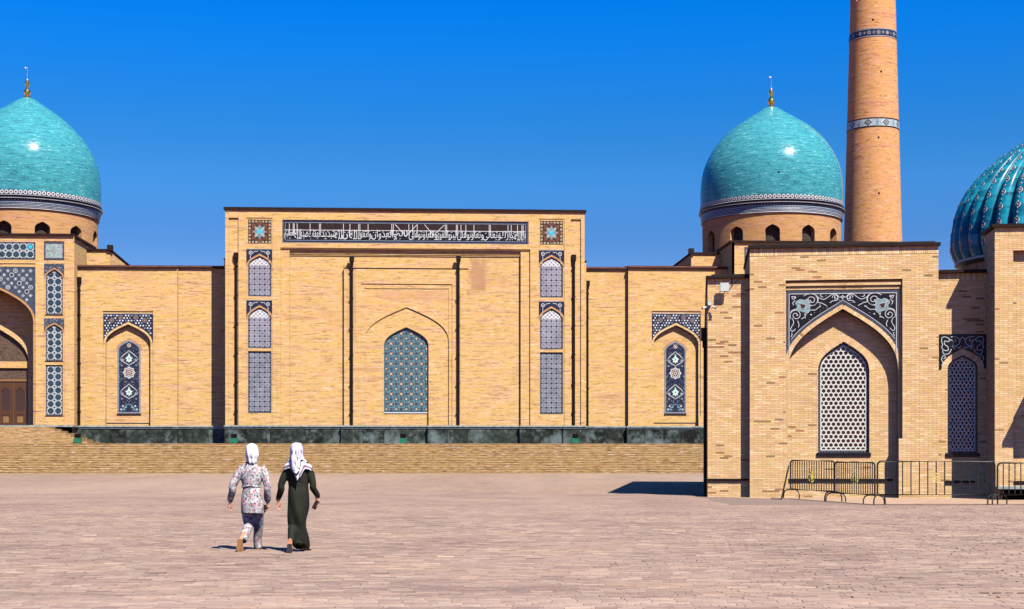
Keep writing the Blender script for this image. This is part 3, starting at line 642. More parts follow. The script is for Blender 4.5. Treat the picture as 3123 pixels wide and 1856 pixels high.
# ---- inscription ----------------------------------------------------
M['umber'] = mat('umber_tile', (0.022, 0.011, 0.009), .5, 0, .2, .3)
def inscription():
    y = 0.055; H = zc1 - zc0; b = MB(); X0, X1 = xcl + .02, xcr - .02
    b.box(X0, X1, y, y + .03, zc0 + .01, zc1 - .01, M['navy'], 'b')
    def frame(k, w_, m): 
        for q in ([(X0 + k, zc1 - k), (X1 - k, zc1 - k), (X1 - k, zc1 - k - w_), (X0 + k, zc1 - k - w_)], [(X0 + k, zc0 + k + w_), (X1 - k, zc0 + k + w_), (X1 - k, zc0 + k), (X0 + k, zc0 + k)],
                  [(X0 + k, zc1 - k), (X0 + k + w_, zc1 - k), (X0 + k + w_, zc0 + k), (X0 + k, zc0 + k)], [(X1 - k - w_, zc1 - k), (X1 - k, zc1 - k), (X1 - k, zc0 + k), (X1 - k - w_, zc0 + k)]): b.plate(q, y - .004, m)
    frame(.015, .03, M['greyblue']); frame(.17, .045, M['greyblue'])
    i0, i1, j0, j1 = X0 + .23, X1 - .23, zc0 + .24, zc1 - .24
    b.plate([(i0, j1), (i1, j1), (i1, j0), (i0, j0)], y - .006, M['blacktile'])
    hm = j0 + (j1 - j0) * .60
    b.plate([(i0, j1), (i1, j1), (i1, hm), (i0, hm)], y - .009, M['umber'])
    for q in range(420):
        x = rng.uniform(i0, i1); z = rng.uniform(hm, j1) if q % 3 else rng.uniform(j0, hm)
        p = clip(disc((x, z), rng.uniform(.02, .05), 5, rng.uniform(0, 3))[::-1], [(i0, j1), (i1, j1), (i1, j0), (i0, j0)])
        if p: b.plate(p, y - .012, M['dkbrown'] if q % 3 else M['slate'])
    o = b.build('inscription_panel', mosque)
    # letters: photo crop columns (0..2497 over 770 px) -> local x ; the field is 0..1 high
    ux = lambda c: X(850 + c / 2497 * 770); t = MB(); yw = y - .018; wm = M['whitetile']
    Hh = j1 - j0; zz = lambda f: j0 + Hh * f
    t.plate([(ux(55), zz(.60)), (ux(2435), zz(.60)), (ux(2435), zz(.565)), (ux(55), zz(.565))], yw, wm)
    for c in (105, 143, 153, 182, 310, 402, 414, 640, 704, 790, 803, 884, 1118, 1133, 1287, 1325, 1370, 1648, 1662, 1757, 1768, 1803, 1851, 1931, 2082, 2094, 2268, 2300, 2362, 2405, 2418):
        t.plate([(ux(c - 2.8), zz(.99)), (ux(c + 2.8), zz(.97)), (ux(c + 2.5), zz(.30)), (ux(c - 2.5), zz(.30))], yw - .002, wm)
    for (a, za, c, zc) in ((1150, .97, 1262, .22), (1368, .95, 1252, .22), (1442, .97, 1532, .30), (1638, .95, 1525, .30)):
        stroke(t, [(ux(a), zz(za)), (ux(c), zz(zc))], .042, yw - .004, wm)
    t.build('tall_letter_strokes', o)
    fnt = bpy.data.fonts.load('<builtin>') if '<builtin>' in bpy.data.fonts else None
    # presentation forms, stored in visual (left to right) order
    FORMS = {'ا': (0xFE8D, 0xFE8E, None, None), 'ب': (0xFE8F, 0xFE90, 0xFE91, 0xFE92), 'ت': (0xFE95, 0xFE96, 0xFE97, 0xFE98), 'ث': (0xFE99, 0xFE9A, 0xFE9B, 0xFE9C), 'د': (0xFEA9, 0xFEAA, None, None),
             'ر': (0xFEAD, 0xFEAE, None, None), 'ش': (0xFEB5, 0xFEB6, 0xFEB7, 0xFEB8), 'ص': (0xFEB9, 0xFEBA, 0xFEBB, 0xFEBC), 'ظ': (0xFEC5, 0xFEC6, 0xFEC7, 0xFEC8), 'ع': (0xFEC9, 0xFECA, 0xFECB, 0xFECC),
             'ق': (0xFED5, 0xFED6, 0xFED7, 0xFED8), 'ك': (0xFED9, 0xFEDA, 0xFEDB, 0xFEDC), 'ل': (0xFEDD, 0xFEDE, 0xFEDF, 0xFEE0), 'م': (0xFEE1, 0xFEE2, 0xFEE3, 0xFEE4), 'ن': (0xFEE5, 0xFEE6, 0xFEE7, 0xFEE8),
             'ه': (0xFEE9, 0xFEEA, 0xFEEB, 0xFEEC), 'و': (0xFEED, 0xFEEE, None, None), 'ى': (0xFEEF, 0xFEF0, None, None), 'ي': (0xFEF1, 0xFEF2, 0xFEF3, 0xFEF4)}
    def shape(word):
        out = []
        for i, ch in enumerate(word):
            f = FORMS[ch]; pj = i > 0 and FORMS[word[i - 1]][2] is not None; nj = i < len(word) - 1 and f[2] is not None
            k = 3 if pj and nj else 2 if nj else 1 if pj else 0
            out.append(chr(f[k] or f[0] if k != 1 else f[1]))
        return ''.join(reversed(out))
    words = [('العظيم', 58, 158), ('الله', 160, 212), ('صدق', 205, 285), ('العقاب', 300, 412), ('شديد', 425, 560), ('الله', 555, 640), ('ان', 628, 700), ('الله', 705, 790), ('واتقوا', 790, 910), ('والعدوان', 920, 1160),
             ('الاثم', 1160, 1290), ('على', 1290, 1372), ('تعاونوا', 1368, 1520), ('ولا', 1500, 1565), ('والتقوى', 1560, 1690), ('البر', 1690, 1770), ('على', 1770, 1850), ('وتعاونوا', 1850, 2020), ('وتعالى', 2025, 2190), ('تبارك', 2190, 2340), ('الله', 2335, 2400), ('قال', 2400, 2440)]
    for wd, c0, c1 in words:
        cu = bpy.data.curves.new('word', 'FONT'); cu.body = shape(wd); cu.extrude = 0.0; cu.offset = 0.0; cu.resolution_u = 3; cu.materials.append(wm)
        ob = bpy.data.objects.new('word_tmp', cu); COL.objects.link(ob)
        dg = bpy.context.evaluated_depsgraph_get(); me = bpy.data.meshes.new_from_object(ob.evaluated_get(dg)); bpy.data.objects.remove(ob)
        if not len(me.vertices): continue
        co = np.array([v.co[:] for v in me.vertices]); a, c = co.min(0), co.max(0)
        sx = (ux(c1 + 4) - ux(c0 - 4)) / (c[0] - a[0]); sz = Hh * .60 / (c[1] - a[1])
        nv = [(ux(c0 - 4) + (q[0] - a[0]) * sx, yw - .006, zz(.03) + (q[1] - a[1]) * sz) for q in co]
        for v, q in zip(me.vertices, nv): v.co = q
        me.materials.clear(); me.materials.append(wm)
        ob = bpy.data.objects.new('calligraphy_word', me); COL.objects.link(ob); ob.parent = o
    # vowel marks
    t = MB()
    for q in range(70):
        c = 70 + q * 34; z = zz((.50, .08, .46, .53)[q % 4]); t.plate([(ux(c), z), (ux(c + 13), z + .05), (ux(c + 14), z + .015), (ux(c + 1), z - .035)], yw - .003, wm)
    t.build('vowel_marks', o)['kind'] = 'stuff'
inscription()
# ---- wings ---------------------------------------------------------
def wing(u0, u1, d, vtop, uref, niche=None):
    x0, x1 = X(u0, d), X(u1, d); zt = Z(vtop, d, uref); w = MB()
    if niche:
        n0, n1, t0, t1, j0, j1, vs, va, p0, p1, pv_s, pv_a, pb = niche
        nx0, nx1 = X(n0, d), X(n1, d); zf = Z(948, d, uref); zfb = Z(1270, d, uref)
        arch_wall(w, x0, x1, ZPL, zt, nx0, nx1, zfb, zf, zf, d, .06, mb_)
        jx0, jx1 = X(j0, d + .06), X(j1, d + .06); zs, za = Z(vs, d, uref), Z(va, d, uref)
        arch_wall(w, nx0, nx1, zfb, zf, jx0, jx1, zfb, zs, za, d + .06, .30, mb_)
        w.face([(nx0, d + .06, ZPL), (jx0, d + .06, ZPL), (jx0, d + .06, zfb), (nx0, d + .06, zfb)], mb_); w.face([(jx1, d + .06, ZPL), (nx1, d + .06, ZPL), (nx1, d + .06, zfb), (jx1, d + .06, zfb)], mb_)
        # re-cut the lower wall: jambs run to the plinth
        w2 = MB()
        yb = d + .36; w.face([(jx0, yb, ZPL), (jx1, yb, ZPL), (jx1, yb, za + .1), (jx0, yb, za + .1)], mb_)
        w.face([(jx0, d + .06, ZPL), (jx0, yb, ZPL), (jx0, yb, zfb), (jx0, d + .06, zfb)], mb_); w.face([(jx1, yb, ZPL), (jx1, d + .06, ZPL), (jx1, d + .06, zfb), (jx1, yb, zfb)], mb_)
        # drop the faces that closed the foot of the opening
        keep = [i for i, f in enumerate(w.f) if not (all(abs(w.v[k][1] - d) < 1e-5 for k in f) and min(w.v[k][2] for k in f) < ZPL + .01 and max(w.v[k][2] for k in f) < zfb + .01 and min(w.v[k][0] for k in f) > nx0 - .01 and max(w.v[k][0] for k in f) < nx1 + .01)]
        w.f = [w.f[i] for i in keep]; w.m = [w.m[i] for i in keep]; w.sm = [w.sm[i] for i in keep]; w.uv = [w.uv[i] for i in keep]
        w.face([(nx0, d, ZPL), (jx0, d, ZPL), (jx0, d, zfb), (nx0, d, zfb)], mb_); w.face([(jx1, d, ZPL), (nx1, d, ZPL), (nx1, d, zfb), (jx1, d, zfb)], mb_)
        w.face([(jx0, d, ZPL), (jx0, d + .06, ZPL), (jx0, d + .06, zfb), (jx0, d, zfb)], mb_); w.face([(jx1, d + .06, ZPL), (jx1, d, ZPL), (jx1, d, zfb), (jx1, d + .06, zfb)], mb_)
    else:
        w.face([(x0, d, ZPL), (x1, d, ZPL), (x1, d, zt), (x0, d, zt)], mb_)
    w.face([(x0, d + 8, BOT), (x0, d, BOT), (x0, d, zt), (x0, d + 8, zt)], mb_); w.face([(x1, d, BOT), (x1, d + 8, BOT), (x1, d + 8, zt), (x1, d, zt)], mb_)
    w.build('wing_wall', mosque)
    b = MB(); b.box(x0 - .01, x1 + .01, d - .14, d + .3, zt + .002, zt + .09, M['roof']); b.box(x0 - .01, x1 + .01, d - .11, d + .3, zt + .09, zt + .20, M['roofred'])
    b.face([(x0, d - .12, zt + .20), (x1, d - .12, zt + .20), (x1, d + 8, zt + .95), (x0, d + 8, zt + .95)], M['roofred']); b.build('roof_edge', mosque)
    if niche:
        yb = d + .36; b = MB(); Ar = arch(jx0, jx1, zs, za); ot = arch_band(b, Ar, .15, d + .045, M['nearbrick'], .015, zdown=None); b.build('arch_ring', mosque)
        b = MB(); yy = d + .05; ot2 = [(max(nx0, min(nx1, p[0])), p[1]) for p in ot]; tx0, tx1, tz = nx0 + .02, nx1 - .02, Z(955, d, uref)
        spandrel(b, ot2, tx0, tx1, tz, Z(1042, d, uref), yy, M['navy'])
        for q in (((tx0, tz), (tx1, tz), (tx1, tz - .05), (tx0, tz - .05)),): b.plate(q, yy - .004, M['greyblue'])
        regA = [(tx0, Z(1040, d, uref))] + ot2 + [(tx1, Z(1040, d, uref)), (tx1, tz), (tx0, tz)]
        pz = .185; j = 0; z = tz - .16
        ross = [(.17, .46), (.345, .25), (.655, .25), (.83, .46)]
        rc = [(tx0 + (tx1 - tx0) * a, tz - (tz - Z(1000, d, uref)) * c) for a, c in ross]
        while z > Z(1045, d, uref):
            i = 0; x = tx0 + .13 + (.107 if j % 2 else 0)
            while x < tx1 - .08:
                if inpoly((x, z), regA) and all(math.hypot(x - r0, z - r1) > .25 for r0, r1 in rc) and inpoly((x, z - .09), regA):
                    b.plate(disc((x, z), .066, 6)[::-1], yy - .006, M['whitetile'] if (i + j) % 3 else M['greyblue'])
                x += .214; i += 1
            z -= pz; j += 1
        for c in rc:
            b.plate(star(c, .20, .8, 8)[::-1], yy - .006, M['greyblue']); b.plate(star(c, .17, .75, 8)[::-1], yy - .010, M['rust']); b.plate(disc(c, .08, 8)[::-1], yy - .013, M['dkbrown']); b.plate(disc(c, .035, 6)[::-1], yy - .016, M['whitetile'])
        b.build('tile_spandrel', mosque)
        # tall medallion panel
        a0, a1 = X(p0, yb), X(p1, yb); zb0, s0, a_ = Z(pb, yb, uref), Z(pv_s, yb, uref), Z(pv_a, yb, uref); yy = yb - .035
        b = MB(); arch_band(b, arch(a0, a1, s0, a_), .13, yb - .008, M['brickwarm'], .01); b.build('arch_ring', mosque)
        reg = archpoly(a0, a1, zb0, s0, a_); b = MB(); b.plate(reg, yy, M['greyblue'], .035); border_teeth(b, reg, .10, yy - .004, M['lilac'], .13)
        k = .11; inn = archpoly(a0 + k, a1 - k, zb0 + k, s0, a_ - k * 1.2); b.plate(inn, yy - .006, M['navy']); cx = (a0 + a1) / 2; HH = a_ - zb0; hw = (a1 - a0) / 2 - k
        zf_ = lambda f: zb0 + HH * f; wt = M['aqua']; wh = M['whitetile']; wl = M['lilac']
        for q in range(260):
            x, z = rng.uniform(-1, 1) * hw, rng.uniform(.02, .98); r = rng.uniform(.012, .036)
            for s in (-1, 1):
                p = clip(star((cx + s * x, zf_(z)), r * 1.4, .5, 3, rng.uniform(0, 3))[::-1], inn)
                if p: b.plate(p, yy - .009, (M['lilac'], M['greyblue'], M['slate'], M['slate'])[q % 4])
        ring(b, (cx, zf_(.925)), .13, .05, yy - .016, M['cream'], 12); b.plate(disc((cx, zf_(.925)), .06, 8)[::-1], yy - .018, wh)
        for (f, sc) in ((.745, 1), (.29, 1)):
            c = (cx, zf_(f)); 
            for s in (-1, 1):
                stroke(b, bez((cx, c[1] + .62), (cx + s * .12, c[1] + .42), (cx + s * .42, c[1] + .34), (cx + s * hw * .85, c[1] + .02), 8), .05, yy - .014, wh, True)
                stroke(b, bez((cx, c[1] - .52), (cx + s * .1, c[1] - .35), (cx + s * .46, c[1] - .3), (cx + s * hw * .92, c[1] - .02), 8), .05, yy - .014, wh, True)
                p = clip(star((cx + s * hw * .68, c[1] - .12), .15, .5, 5, .5)[::-1], inn)
                if p: b.plate(p, yy - .018, wl if sc else wt)
                p = clip(star((cx + s * hw * .72, c[1] - .50), .10, .4, 4, .5)[::-1], inn)
                if p: b.plate(p, yy - .018, wl)
            b.plate([(cx, c[1] + .42), (cx + .10, c[1] + .16), (cx + .28, c[1] + .04), (cx + .17, c[1] - .06), (cx + .2, c[1] - .22), (cx + .06, c[1] - .2), (cx, c[1] - .33), (cx - .06, c[1] - .2), (cx - .2, c[1] - .22), (cx - .17, c[1] - .06), (cx - .28, c[1] + .04), (cx - .10, c[1] + .16)], yy - .020, M['palmette'])
            b.plate(disc((cx, c[1]), .07, 6)[::-1], yy - .024, M['sage']); b.plate(disc((cx, c[1]), .03, 6)[::-1], yy - .026, M['dkbrown'])
        c = (cx, zf_(.555)); pt = star(c, .47, .80, 8)[::-1]; p = clip(pt, inn); b.plate(p, yy - .016, wh)
        p = clip(star(c, .42, .80, 8)[::-1], inn); b.plate(p, yy - .018, M['slate'])
        for k2 in range(8):
            a = k2 * PI / 4; q = (c[0] + .29 * math.cos(a), c[1] + .29 * math.sin(a)); b.plate(star(q, .12, .75, 4, a)[::-1], yy - .020, M['cream'] if k2 % 2 else wh); b.plate(disc(q, .055, 5, a)[::-1], yy - .023, M['dkbrown'])
        b.plate(star(c, .17, .6, 8)[::-1], yy - .022, M['cream']); b.plate(star(c, .09, .5, 8)[::-1], yy - .025, M['rust'])
        for s in (-1, 1):
            stroke(b, bez((cx, zf_(.13)), (cx + s * .2, zf_(.12)), (cx + s * .4, zf_(.05)), (cx + s * hw * .9, zf_(.02)), 6), .055, yy - .014, wt, True)
            for fx, fz in ((.3, .085), (.62, .10), (.45, .05), (.8, .055)):
                p = clip(star((cx + s * hw * fx, zf_(fz)), .09, .5, 5)[::-1], inn); 
                if p: b.plate(p, yy - .018, wt if fx < .5 else wh)
        b.build('tiled_window', mosque)
        b = MB(); b.box(a0 - .03, a1 + .03, yb - .07, yb, zb0 - .09, zb0 - .002, M['dkbrown']); b.build('sill', mosque)
M['palmette'] = mat('palmette_tile', (0.50, 0.64, 0.52), .3, 0, .5, .15)
DW = 2.5; DW2 = 2.13
wing(225, 541, DW2, 817, 390, (314, 467, 0, 0, 322, 459, 1047, 988, 359, 429, 1067, 1036, 1260))
wing(541, 700, DW, 818, 600)
wing(1770, 1916, DW, 822, 1850)
wing(1916, 2260, DW2, 819, 2060, (1988, 2137, 0, 0, 1993, 2130, 1050, 991, 2027, 2092, 1069, 1040, 1260))
# ---- flanking portals (left one cut by the frame, right one mostly hidden) ----
M['netwhite'] = mat('weathered_white_tile', (0.46, 0.47, 0.47), .4, 0, .2, .3, 6)
def side_portal(uc, hwp, vt, dv, uref, sgn):
    d = .5; x0, x1 = X(uc - hwp, d), X(uc + hwp, d); cx = (x0 + x1) / 2; zt = Z(vt, d, uref); zz = lambda v: Z(v + dv, d, uref); w = MB()
    sc = 107.9 / FPX; q = lambda du: cx + du * sc * .995
    J = 124 * sc; xi0, xi1 = cx - J, cx + J; Rx0, Rx1 = cx - 131 * sc, cx + 131 * sc
    zs, za = zz(982), zz(872)
    F = lambda a, b, c, e, y=d: w.face([(a, y, c), (b, y, c), (b, y, e), (a, y, e)], mb_)
    arch_wall(w, Rx0, Rx1, ZPL, zz(803), xi0, xi1, ZPL, zs, za, d + .05, 1.5, mb_)
    arch_wall(w, Rx0, Rx1, ZPL, zt, Rx0, Rx1, ZPL, zz(803), zz(803), d, .05, mb_)
    for s in (-1, 1):
        n0, n1 = sorted((cx + s * 156 * sc, cx + s * 217 * sc)); a0, a1 = sorted((cx + s * 161 * sc, cx + s * 212 * sc))
        lo, hi = sorted((cx + s * 131 * sc, cx + s * 156 * sc)); F(lo, hi, ZPL, zt)
        lo, hi = sorted((cx + s * 217 * sc, cx + s * hwp * sc)); F(lo, hi, ZPL, zt)
        yb = d + .045; arch_wall(w, n0, n1, ZPL, zt, n0, n1, ZPL, zz(735), zz(735), d, .045, mb_)
        seg = lambda c, e, b_, s_, t_, dp: arch_wall(w, n0, n1, zz(c), zz(e), a0, a1, zz(b_), zz(s_), zz(t_), yb, dp, mb_)
        F(n0, n1, ZPL, zz(1268), yb); seg(1268, 1108, 1268, 1112, 1112, .12); seg(1108, 965, 1100, 1012, 988, .12); seg(965, 800, 959, 848, 820, .12)
        w.face([(n0, yb, zz(800)), (n1, yb, zz(800)), (n1, yb, zz(735)), (n0, yb, zz(735))], mb_)
        for (vb, vs, va) in ((1266, 1113, 1113), (1099, 1012, 989), (958, 848, 821)):
            zb, z_s, z_a = zz(vb), zz(vs), zz(va); yy = yb + .085; k = .08
            reg = archpoly(a0, a1, zb, z_s, z_a) if z_a > z_s else [(a0, z_a), (a1, z_a), (a1, zb), (a0, zb)]
            inn = archpoly(a0 + k, a1 - k, zb + k, z_s, z_a - k * 1.15) if z_a > z_s else [(a0 + k, z_a - k), (a1 - k, z_a - k), (a1 - k, zb + k), (a0 + k, zb + k)]
            b = MB(); b.plate(reg, yy, M['navy'], .02); border_teeth(b, reg, k, yy - .004, M['whitetile'], .12); b.plate(inn, yy - .006, M['netwhite']); pat_starnet(b, inn, .50, .50, yy - .010, M['dkteal'], M['slate'], M['slate']); b.build('tile_panel', mosque)
            b = MB(); b.box(a0 - .04, a1 + .04, yb - .03, yb + .02, zb - .07, zb - .002, M['dkbrown']); b.build('sill', mosque)
        for (vs, va, vt_) in ((1012, 988, 970), (848, 820, 803)):
            b = MB(); ot = arch_band(b, arch(a0, a1, zz(vs), zz(va)), .10, yb - .010, M['brickwarm'], .01); b.build('arch_ring', mosque)
            b = MB(); spandrel(b, [(max(n0, min(n1, p[0])), p[1]) for p in ot], n0 + .01, n1 - .01, zz(vt_), zz(vs) - .3, yb - .005, M['slate'])
            for _ in range(60):
                x, z = rng.uniform(n0, n1), rng.uniform(zz(vs), zz(vt_)); regs = [(n0, zz(vs) - .3)] + [tuple(p) for p in ot] + [(n1, zz(vs) - .3), (n1, zz(vt_)), (n0, zz(vt_))]
                if inpoly((x, z), regs): b.plate(star((x, z), .05, .5, 4, rng.uniform(0, 2))[::-1], yb - .012, M['lilac'] if _ % 3 else M['ochre'])
            b.build('tile_spandrel', mosque)
        # small square
        b = MB(); y = yb - .03; b.plate([(a0 - .1, zz(738)), (a1 + .1, zz(738)), (a1 + .1, zz(791)), (a0 - .1, zz(791))], y, M['slate'], .028)
        inn = [(a0, zz(743)), (a1, zz(743)), (a1, zz(786)), (a0, zz(786))]; b.plate(inn, y - .004, M['lilac']); pat_starnet(b, inn, .58, .52, y - .008, M['sage'], M['aqua'], M['dkbrown']); b.build('tile_square', mosque)
    # band over the arch
    b = MB(); y = d - .02; zb0, zb1 = zz(791), zz(738); bx0, bx1 = cx - 131 * sc, cx + 131 * sc
    b.plate([(bx0, zb1), (bx1, zb1), (bx1, zb0), (bx0, zb0)], y, M['navy'], .02); inn = [(bx0 + .1, zb1 - .1), (bx1 - .1, zb1 - .1), (bx1 - .1, zb0 + .1), (bx0 + .1, zb0 + .1)]
    border_teeth(b, [(bx0, zb1), (bx1, zb1), (bx1, zb0), (bx0, zb0)], .1, y - .004, M['greyblue'], .14)
    b.plate(inn, y - .006, M['netwhite']); pat_starnet(b, inn, .50, .50, y - .010, M['dkteal'], M['slate'], M['slate'])
    for fx in (.0, .5): b.plate(star((bx1 - .1 - .25 - fx * (bx1 - bx0), zb1 - .35), .2, .6, 8)[::-1], y - .016, M['cyan'])
    b.build('tile_band', mosque)
    # big spandrel of stars
    b = MB(); y = d + .03; Ar = arch(xi0, xi1, zs, za, 16); bb = MB(); ot = arch_band(bb, Ar, .16, d + .035, M['brickwarm'], .015, zdown=ZPL); bb.build('arch_ring', mosque)
    ot2 = [(max(Rx0, min(Rx1, p[0])), p[1]) for p in ot]; ztt = zz(813); spandrel(b, ot2, Rx0 + .02, Rx1 - .02, ztt, zz(990), y, M['slate'])
    regs = [(Rx0, zz(990))] + ot2 + [(Rx1, zz(990)), (Rx1, ztt), (Rx0, ztt)]; j = 0; z = ztt - .3
    while z > zz(985):
        i = 0; x = cx - 3.15 + (.27 if j % 2 else 0)
        while x < Rx1:
            if inpoly((x, z), regs) and inpoly((x - .16, z - .1), regs) and inpoly((x + .16, z - .1), regs):
                if (i + j) % 3 == 0: b.plate(disc((x, z), .17, 8)[::-1], y - .004, M['whitetile']); b.plate(disc((x, z), .13, 8)[::-1], y - .008, M['slate']); b.plate(disc((x, z), .08, 8)[::-1], y - .012, M['dkbrown'] if j % 2 else M['lilac'])
                elif (i + j) % 3 == 1: b.plate(star((x, z), .17, .45, 5, .3)[::-1], y - .006, M['lilac'])
                else: b.plate(star((x, z), .17, .6, 6)[::-1], y - .006, M['greyblue']); b.plate(disc((x, z), .06, 6)[::-1], y - .010, M['whitetile'])
            x += .54; i += 1
        z -= .30; j += 1
    b.build('tile_spandrel', mosque)
    # inner wall with the door arch
    yi = d + 1.55; r0, r1 = cx - 92 * sc, cx + 92 * sc
    arch_wall(w, xi0, xi1, ZPL, za + .3, r0, r1, ZPL, zz(1098), zz(996), yi, .5, mb_)
    w.face([(r0, yi + .5, ZPL), (r1, yi + .5, ZPL), (r1, yi + .5, za + .3), (r0, yi + .5, za + .3)], M['dkbrown'])
    w.face([(x0, d + 7, BOT), (x0, d, BOT), (x0, d, zt), (x0, d + 7, zt)], mb_); w.face([(x1, d, BOT), (x1, d + 7, BOT), (x1, d + 7, zt), (x1, d, zt)], mb_)
    w.face([(x0, d, zt), (x1, d, zt), (x1, d + 7, zt), (x0, d + 7, zt)], M['roof']); w.face([(x1, d + 7, BOT), (x0, d + 7, BOT), (x0, d + 7, zt), (x1, d + 7, zt)], mb_)
    w.build('portal_wall', mosque)
    b = MB(); b.box(x0 - .15, x1 + .15, d - .15, d + 7.1, zt + .002, zt + .16, M['roof']); b.build('roof_coping', mosque)
    b = MB(); arch_band(b, arch(r0, r1, zz(1098), zz(996), 14), .32, yi - .02, M['nearbrick'], .02, zdown=ZPL); b.build('arch_ring', mosque)
    # tympanum, lintel, doors
    yd = yi + .22; b = MB(); b.plate(archpoly(r0, r1, zz(1098), zz(1094), zz(1004)), yd, M['lattwood'], .05); b.build('tympanum', mosque)
    b = MB(); b.box(r0, r1, yd - .12, yd + .2, zz(1118), zz(1098), mb_); b.build('lintel', mosque)
    fr = MB(); fr.box(r0, r1, yd + .02, yd + .1, zz(1153), zz(1120), M['lattwood']); fr.box(r0, r1, yd, yd + .1, zz(1159), zz(1153), M['woodlight'])
    for xx in (r0, r1 - .14): fr.box(xx, xx + .14, yd - .02, yd + .1, ZPL, zz(1120), M['wood'])
    fr.build('door_frame', mosque)
    n = 4; xa, xb = r0 + .14, r1 - .14; dw = (xb - xa) / n
    for i in range(n):
        e0, e1 = xa + i * dw + .015, xa + (i + 1) * dw - .015; z0, z1 = ZPL + .03, zz(1159); b = MB(); cxx = (e0 + e1) / 2; yq = yd + .06
        st = dw * .17; vA, vB, vC = z0 + (z1 - z0) * .30, z0 + (z1 - z0) * .74, z0 + (z1 - z0) * .86
        arch_wall(b, e0, e1, z0 + (z1 - z0) * .28, z1, e0 + st, e1 - st, z0 + (z1 - z0) * .32, vB, vC, yq, .05, M['wood'], M['woodlight'])
        arch_wall(b, e0, e1, z0, z0 + (z1 - z0) * .28, e0 + st, e1 - st, z0 + .12, z0 + (z1 - z0) * .24, z0 + (z1 - z0) * .24, yq, .03, M['wood'], M['woodlight'])
        b.box(e0 + st, e1 - st, yq + .03, yq + .06, z0 + .12, z0 + (z1 - z0) * .24, M['wood'], 'b'); b.box(e0 + st * 1.7, e1 - st * 1.7, yq + .015, yq + .03, z0 + .2, z0 + (z1 - z0) * .20, M['woodlight'], 'b')
        b.box(e0, e0 + .02, yq - .02, yq, z0, z1, M['woodlight'])
        dr = b.build('door_leaf', mosque); b = MB(); b.plate([(e0 + st, vC), (e1 - st, vC), (e1 - st, z0 + (z1 - z0) * .32), (e0 + st, z0 + (z1 - z0) * .32)], yq + .05, M['glass'], .01); b.build('door_pane', dr)
side_portal(-27, 247, 719, 0, 150, -1)
side_portal(2480, 248, 740, 18, 2300, 1)
# ---- low blocks on the wing roofs -----------------------------------
for (ua, ub, uc_, vt, vb) in ((228, 336, 400, 764, 806), (2224, 2108, 2040, 774, 815)):
    d = 5.0; a, b_, c = X(ua, d), X(ub, d), X(uc_, d + 3.5); zt = Z(vt, d, ub); zb = Z(vb + 30, d, ub); s = 1 if b_ > a else -1
    b = MB(); q = lambda x, y, z: (x, y, z)
    pf = [q(a, d, zb), q(b_, d, zb), q(b_, d, zt), q(a, d, zt)]; b.face(pf if s > 0 else pf[::-1], mb_)
    pf = [q(b_, d, zb), q(c, d + 3.5, zb), q(c, d + 3.5, zb + .9), q(b_, d, zt)]; b.face(pf if s > 0 else pf[::-1], mb_)
    b.face([q(a, d, zt), q(b_, d, zt), q(c, d + 3.5, zb + .9), q(a, d + 6, zt)], M['roof']); b.build('roof_block', mosque)
    b = MB(); b.box(min(a, b_) - .05, max(a, b_) + .1, d - .12, d + .1, zt, zt + .12, M['roof']); b.tube([(b_, d, zt + .08), (c, d + 3.5, zb + .98)], .09, M['roof'], 5); b.box(b_ - .2, b_ + .2, d - .2, d + .2, zt, zt + .42, M['roof']); b.build('coping', mosque)
# ---- downpipes ------------------------------------------------------
for (u, v, d, wd, uref) in ((720, 770, -.02, .20, 720), (1750, 776, -.02, .20, 1750), (1073, 782, D1 - .04, .19, 1073), (1398, 780, D1 - .04, .19, 1398), (242, 845, DW2, .20, 242), (1791, 856, DW, .18, 1791)):
    x = X(u, d); z1 = Z(v, d, uref); b = MB(); y = d - .05 - .1
    y = (.10 - .08 if abs(d + .02) < .001 else d - .10)
    b.tube([(x, y, ZPL - .02), (x, y, z1 - .3)], wd / 2, M['pipe'], 8)
    p = b.build('drainpipe', mosque)
    b = MB(); b.box(x - .17, x + .17, y - .15, y + .09, z1 - .42, z1, M['pipe']); b.box(x - .12, x + .12, y - .11, y + .09, z1 - .62, z1 - .42, M['pipe']); b.build('hopper', p)
    b = MB()
    for k in range(6): zz_ = ZPL + 1 + k * (z1 - ZPL - 2) / 5; b.box(x - .12, x + .12, y - .11, y + .1, zz_, zz_ + .07, M['pipe'])
    b.build('pipe_clamps', p)
# ---- plinth: follows the plan of the walls ----------------------------
segs = [(228, 541, DW2), (541, 684, DW), (684, 821, 0), (821, 1040, .05), (1040, 1171, .06), (1171, 1307, .14), (1307, 1436, .06), (1436, 1588, .12), (1588, 1714, .02), (1714, 1786, 0), (1786, 1912, DW), (1912, 2160, DW2)]
segs = [(228, 541, DW2), (541, 684, DW), (684, 823, 0), (823, 1040, .30), (1040, 1172, .04), (1172, 1304, .36), (1304, 1426, .04), (1426, 1585, .30), (1585, 1713, 0), (1713, 1718, .06), (1718, 1786, 0), (1786, 1912, DW), (1912, 2190, DW2)]
for (u0, u1, d) in segs:
    dd = d - .22; x0, x1 = X(u0, dd), X(u1, dd); zc = ZPL; L = x1 - x0; n = max(1, round(L / 1.35))
    for i in range(n):
        b = MB(); a, c = x0 + L * i / n + .006, x0 + L * (i + 1) / n - .006; jj = rng.uniform(-.006, .006)
        b.box(a, c, dd + jj, dd + .3, ZDK - .02, zc - .22, M['marble'], 'b'); b.build('marble_panel', mosque)
    b = MB(); b.box(x0 - .001, x1 + .001, dd + .02, d + .55, ZDK - .02, zc - .2, M['black'], 'bf'); 
    b.box(x0 - .02, x1 + .02, dd - .12, d + .5, zc - .10, zc + .004, M['cap']); b.box(x0 - .01, x1 + .01, dd - .05, d + .4, zc - .22, zc - .10, M['cap'])
    b.build('plinth_cap', mosque)
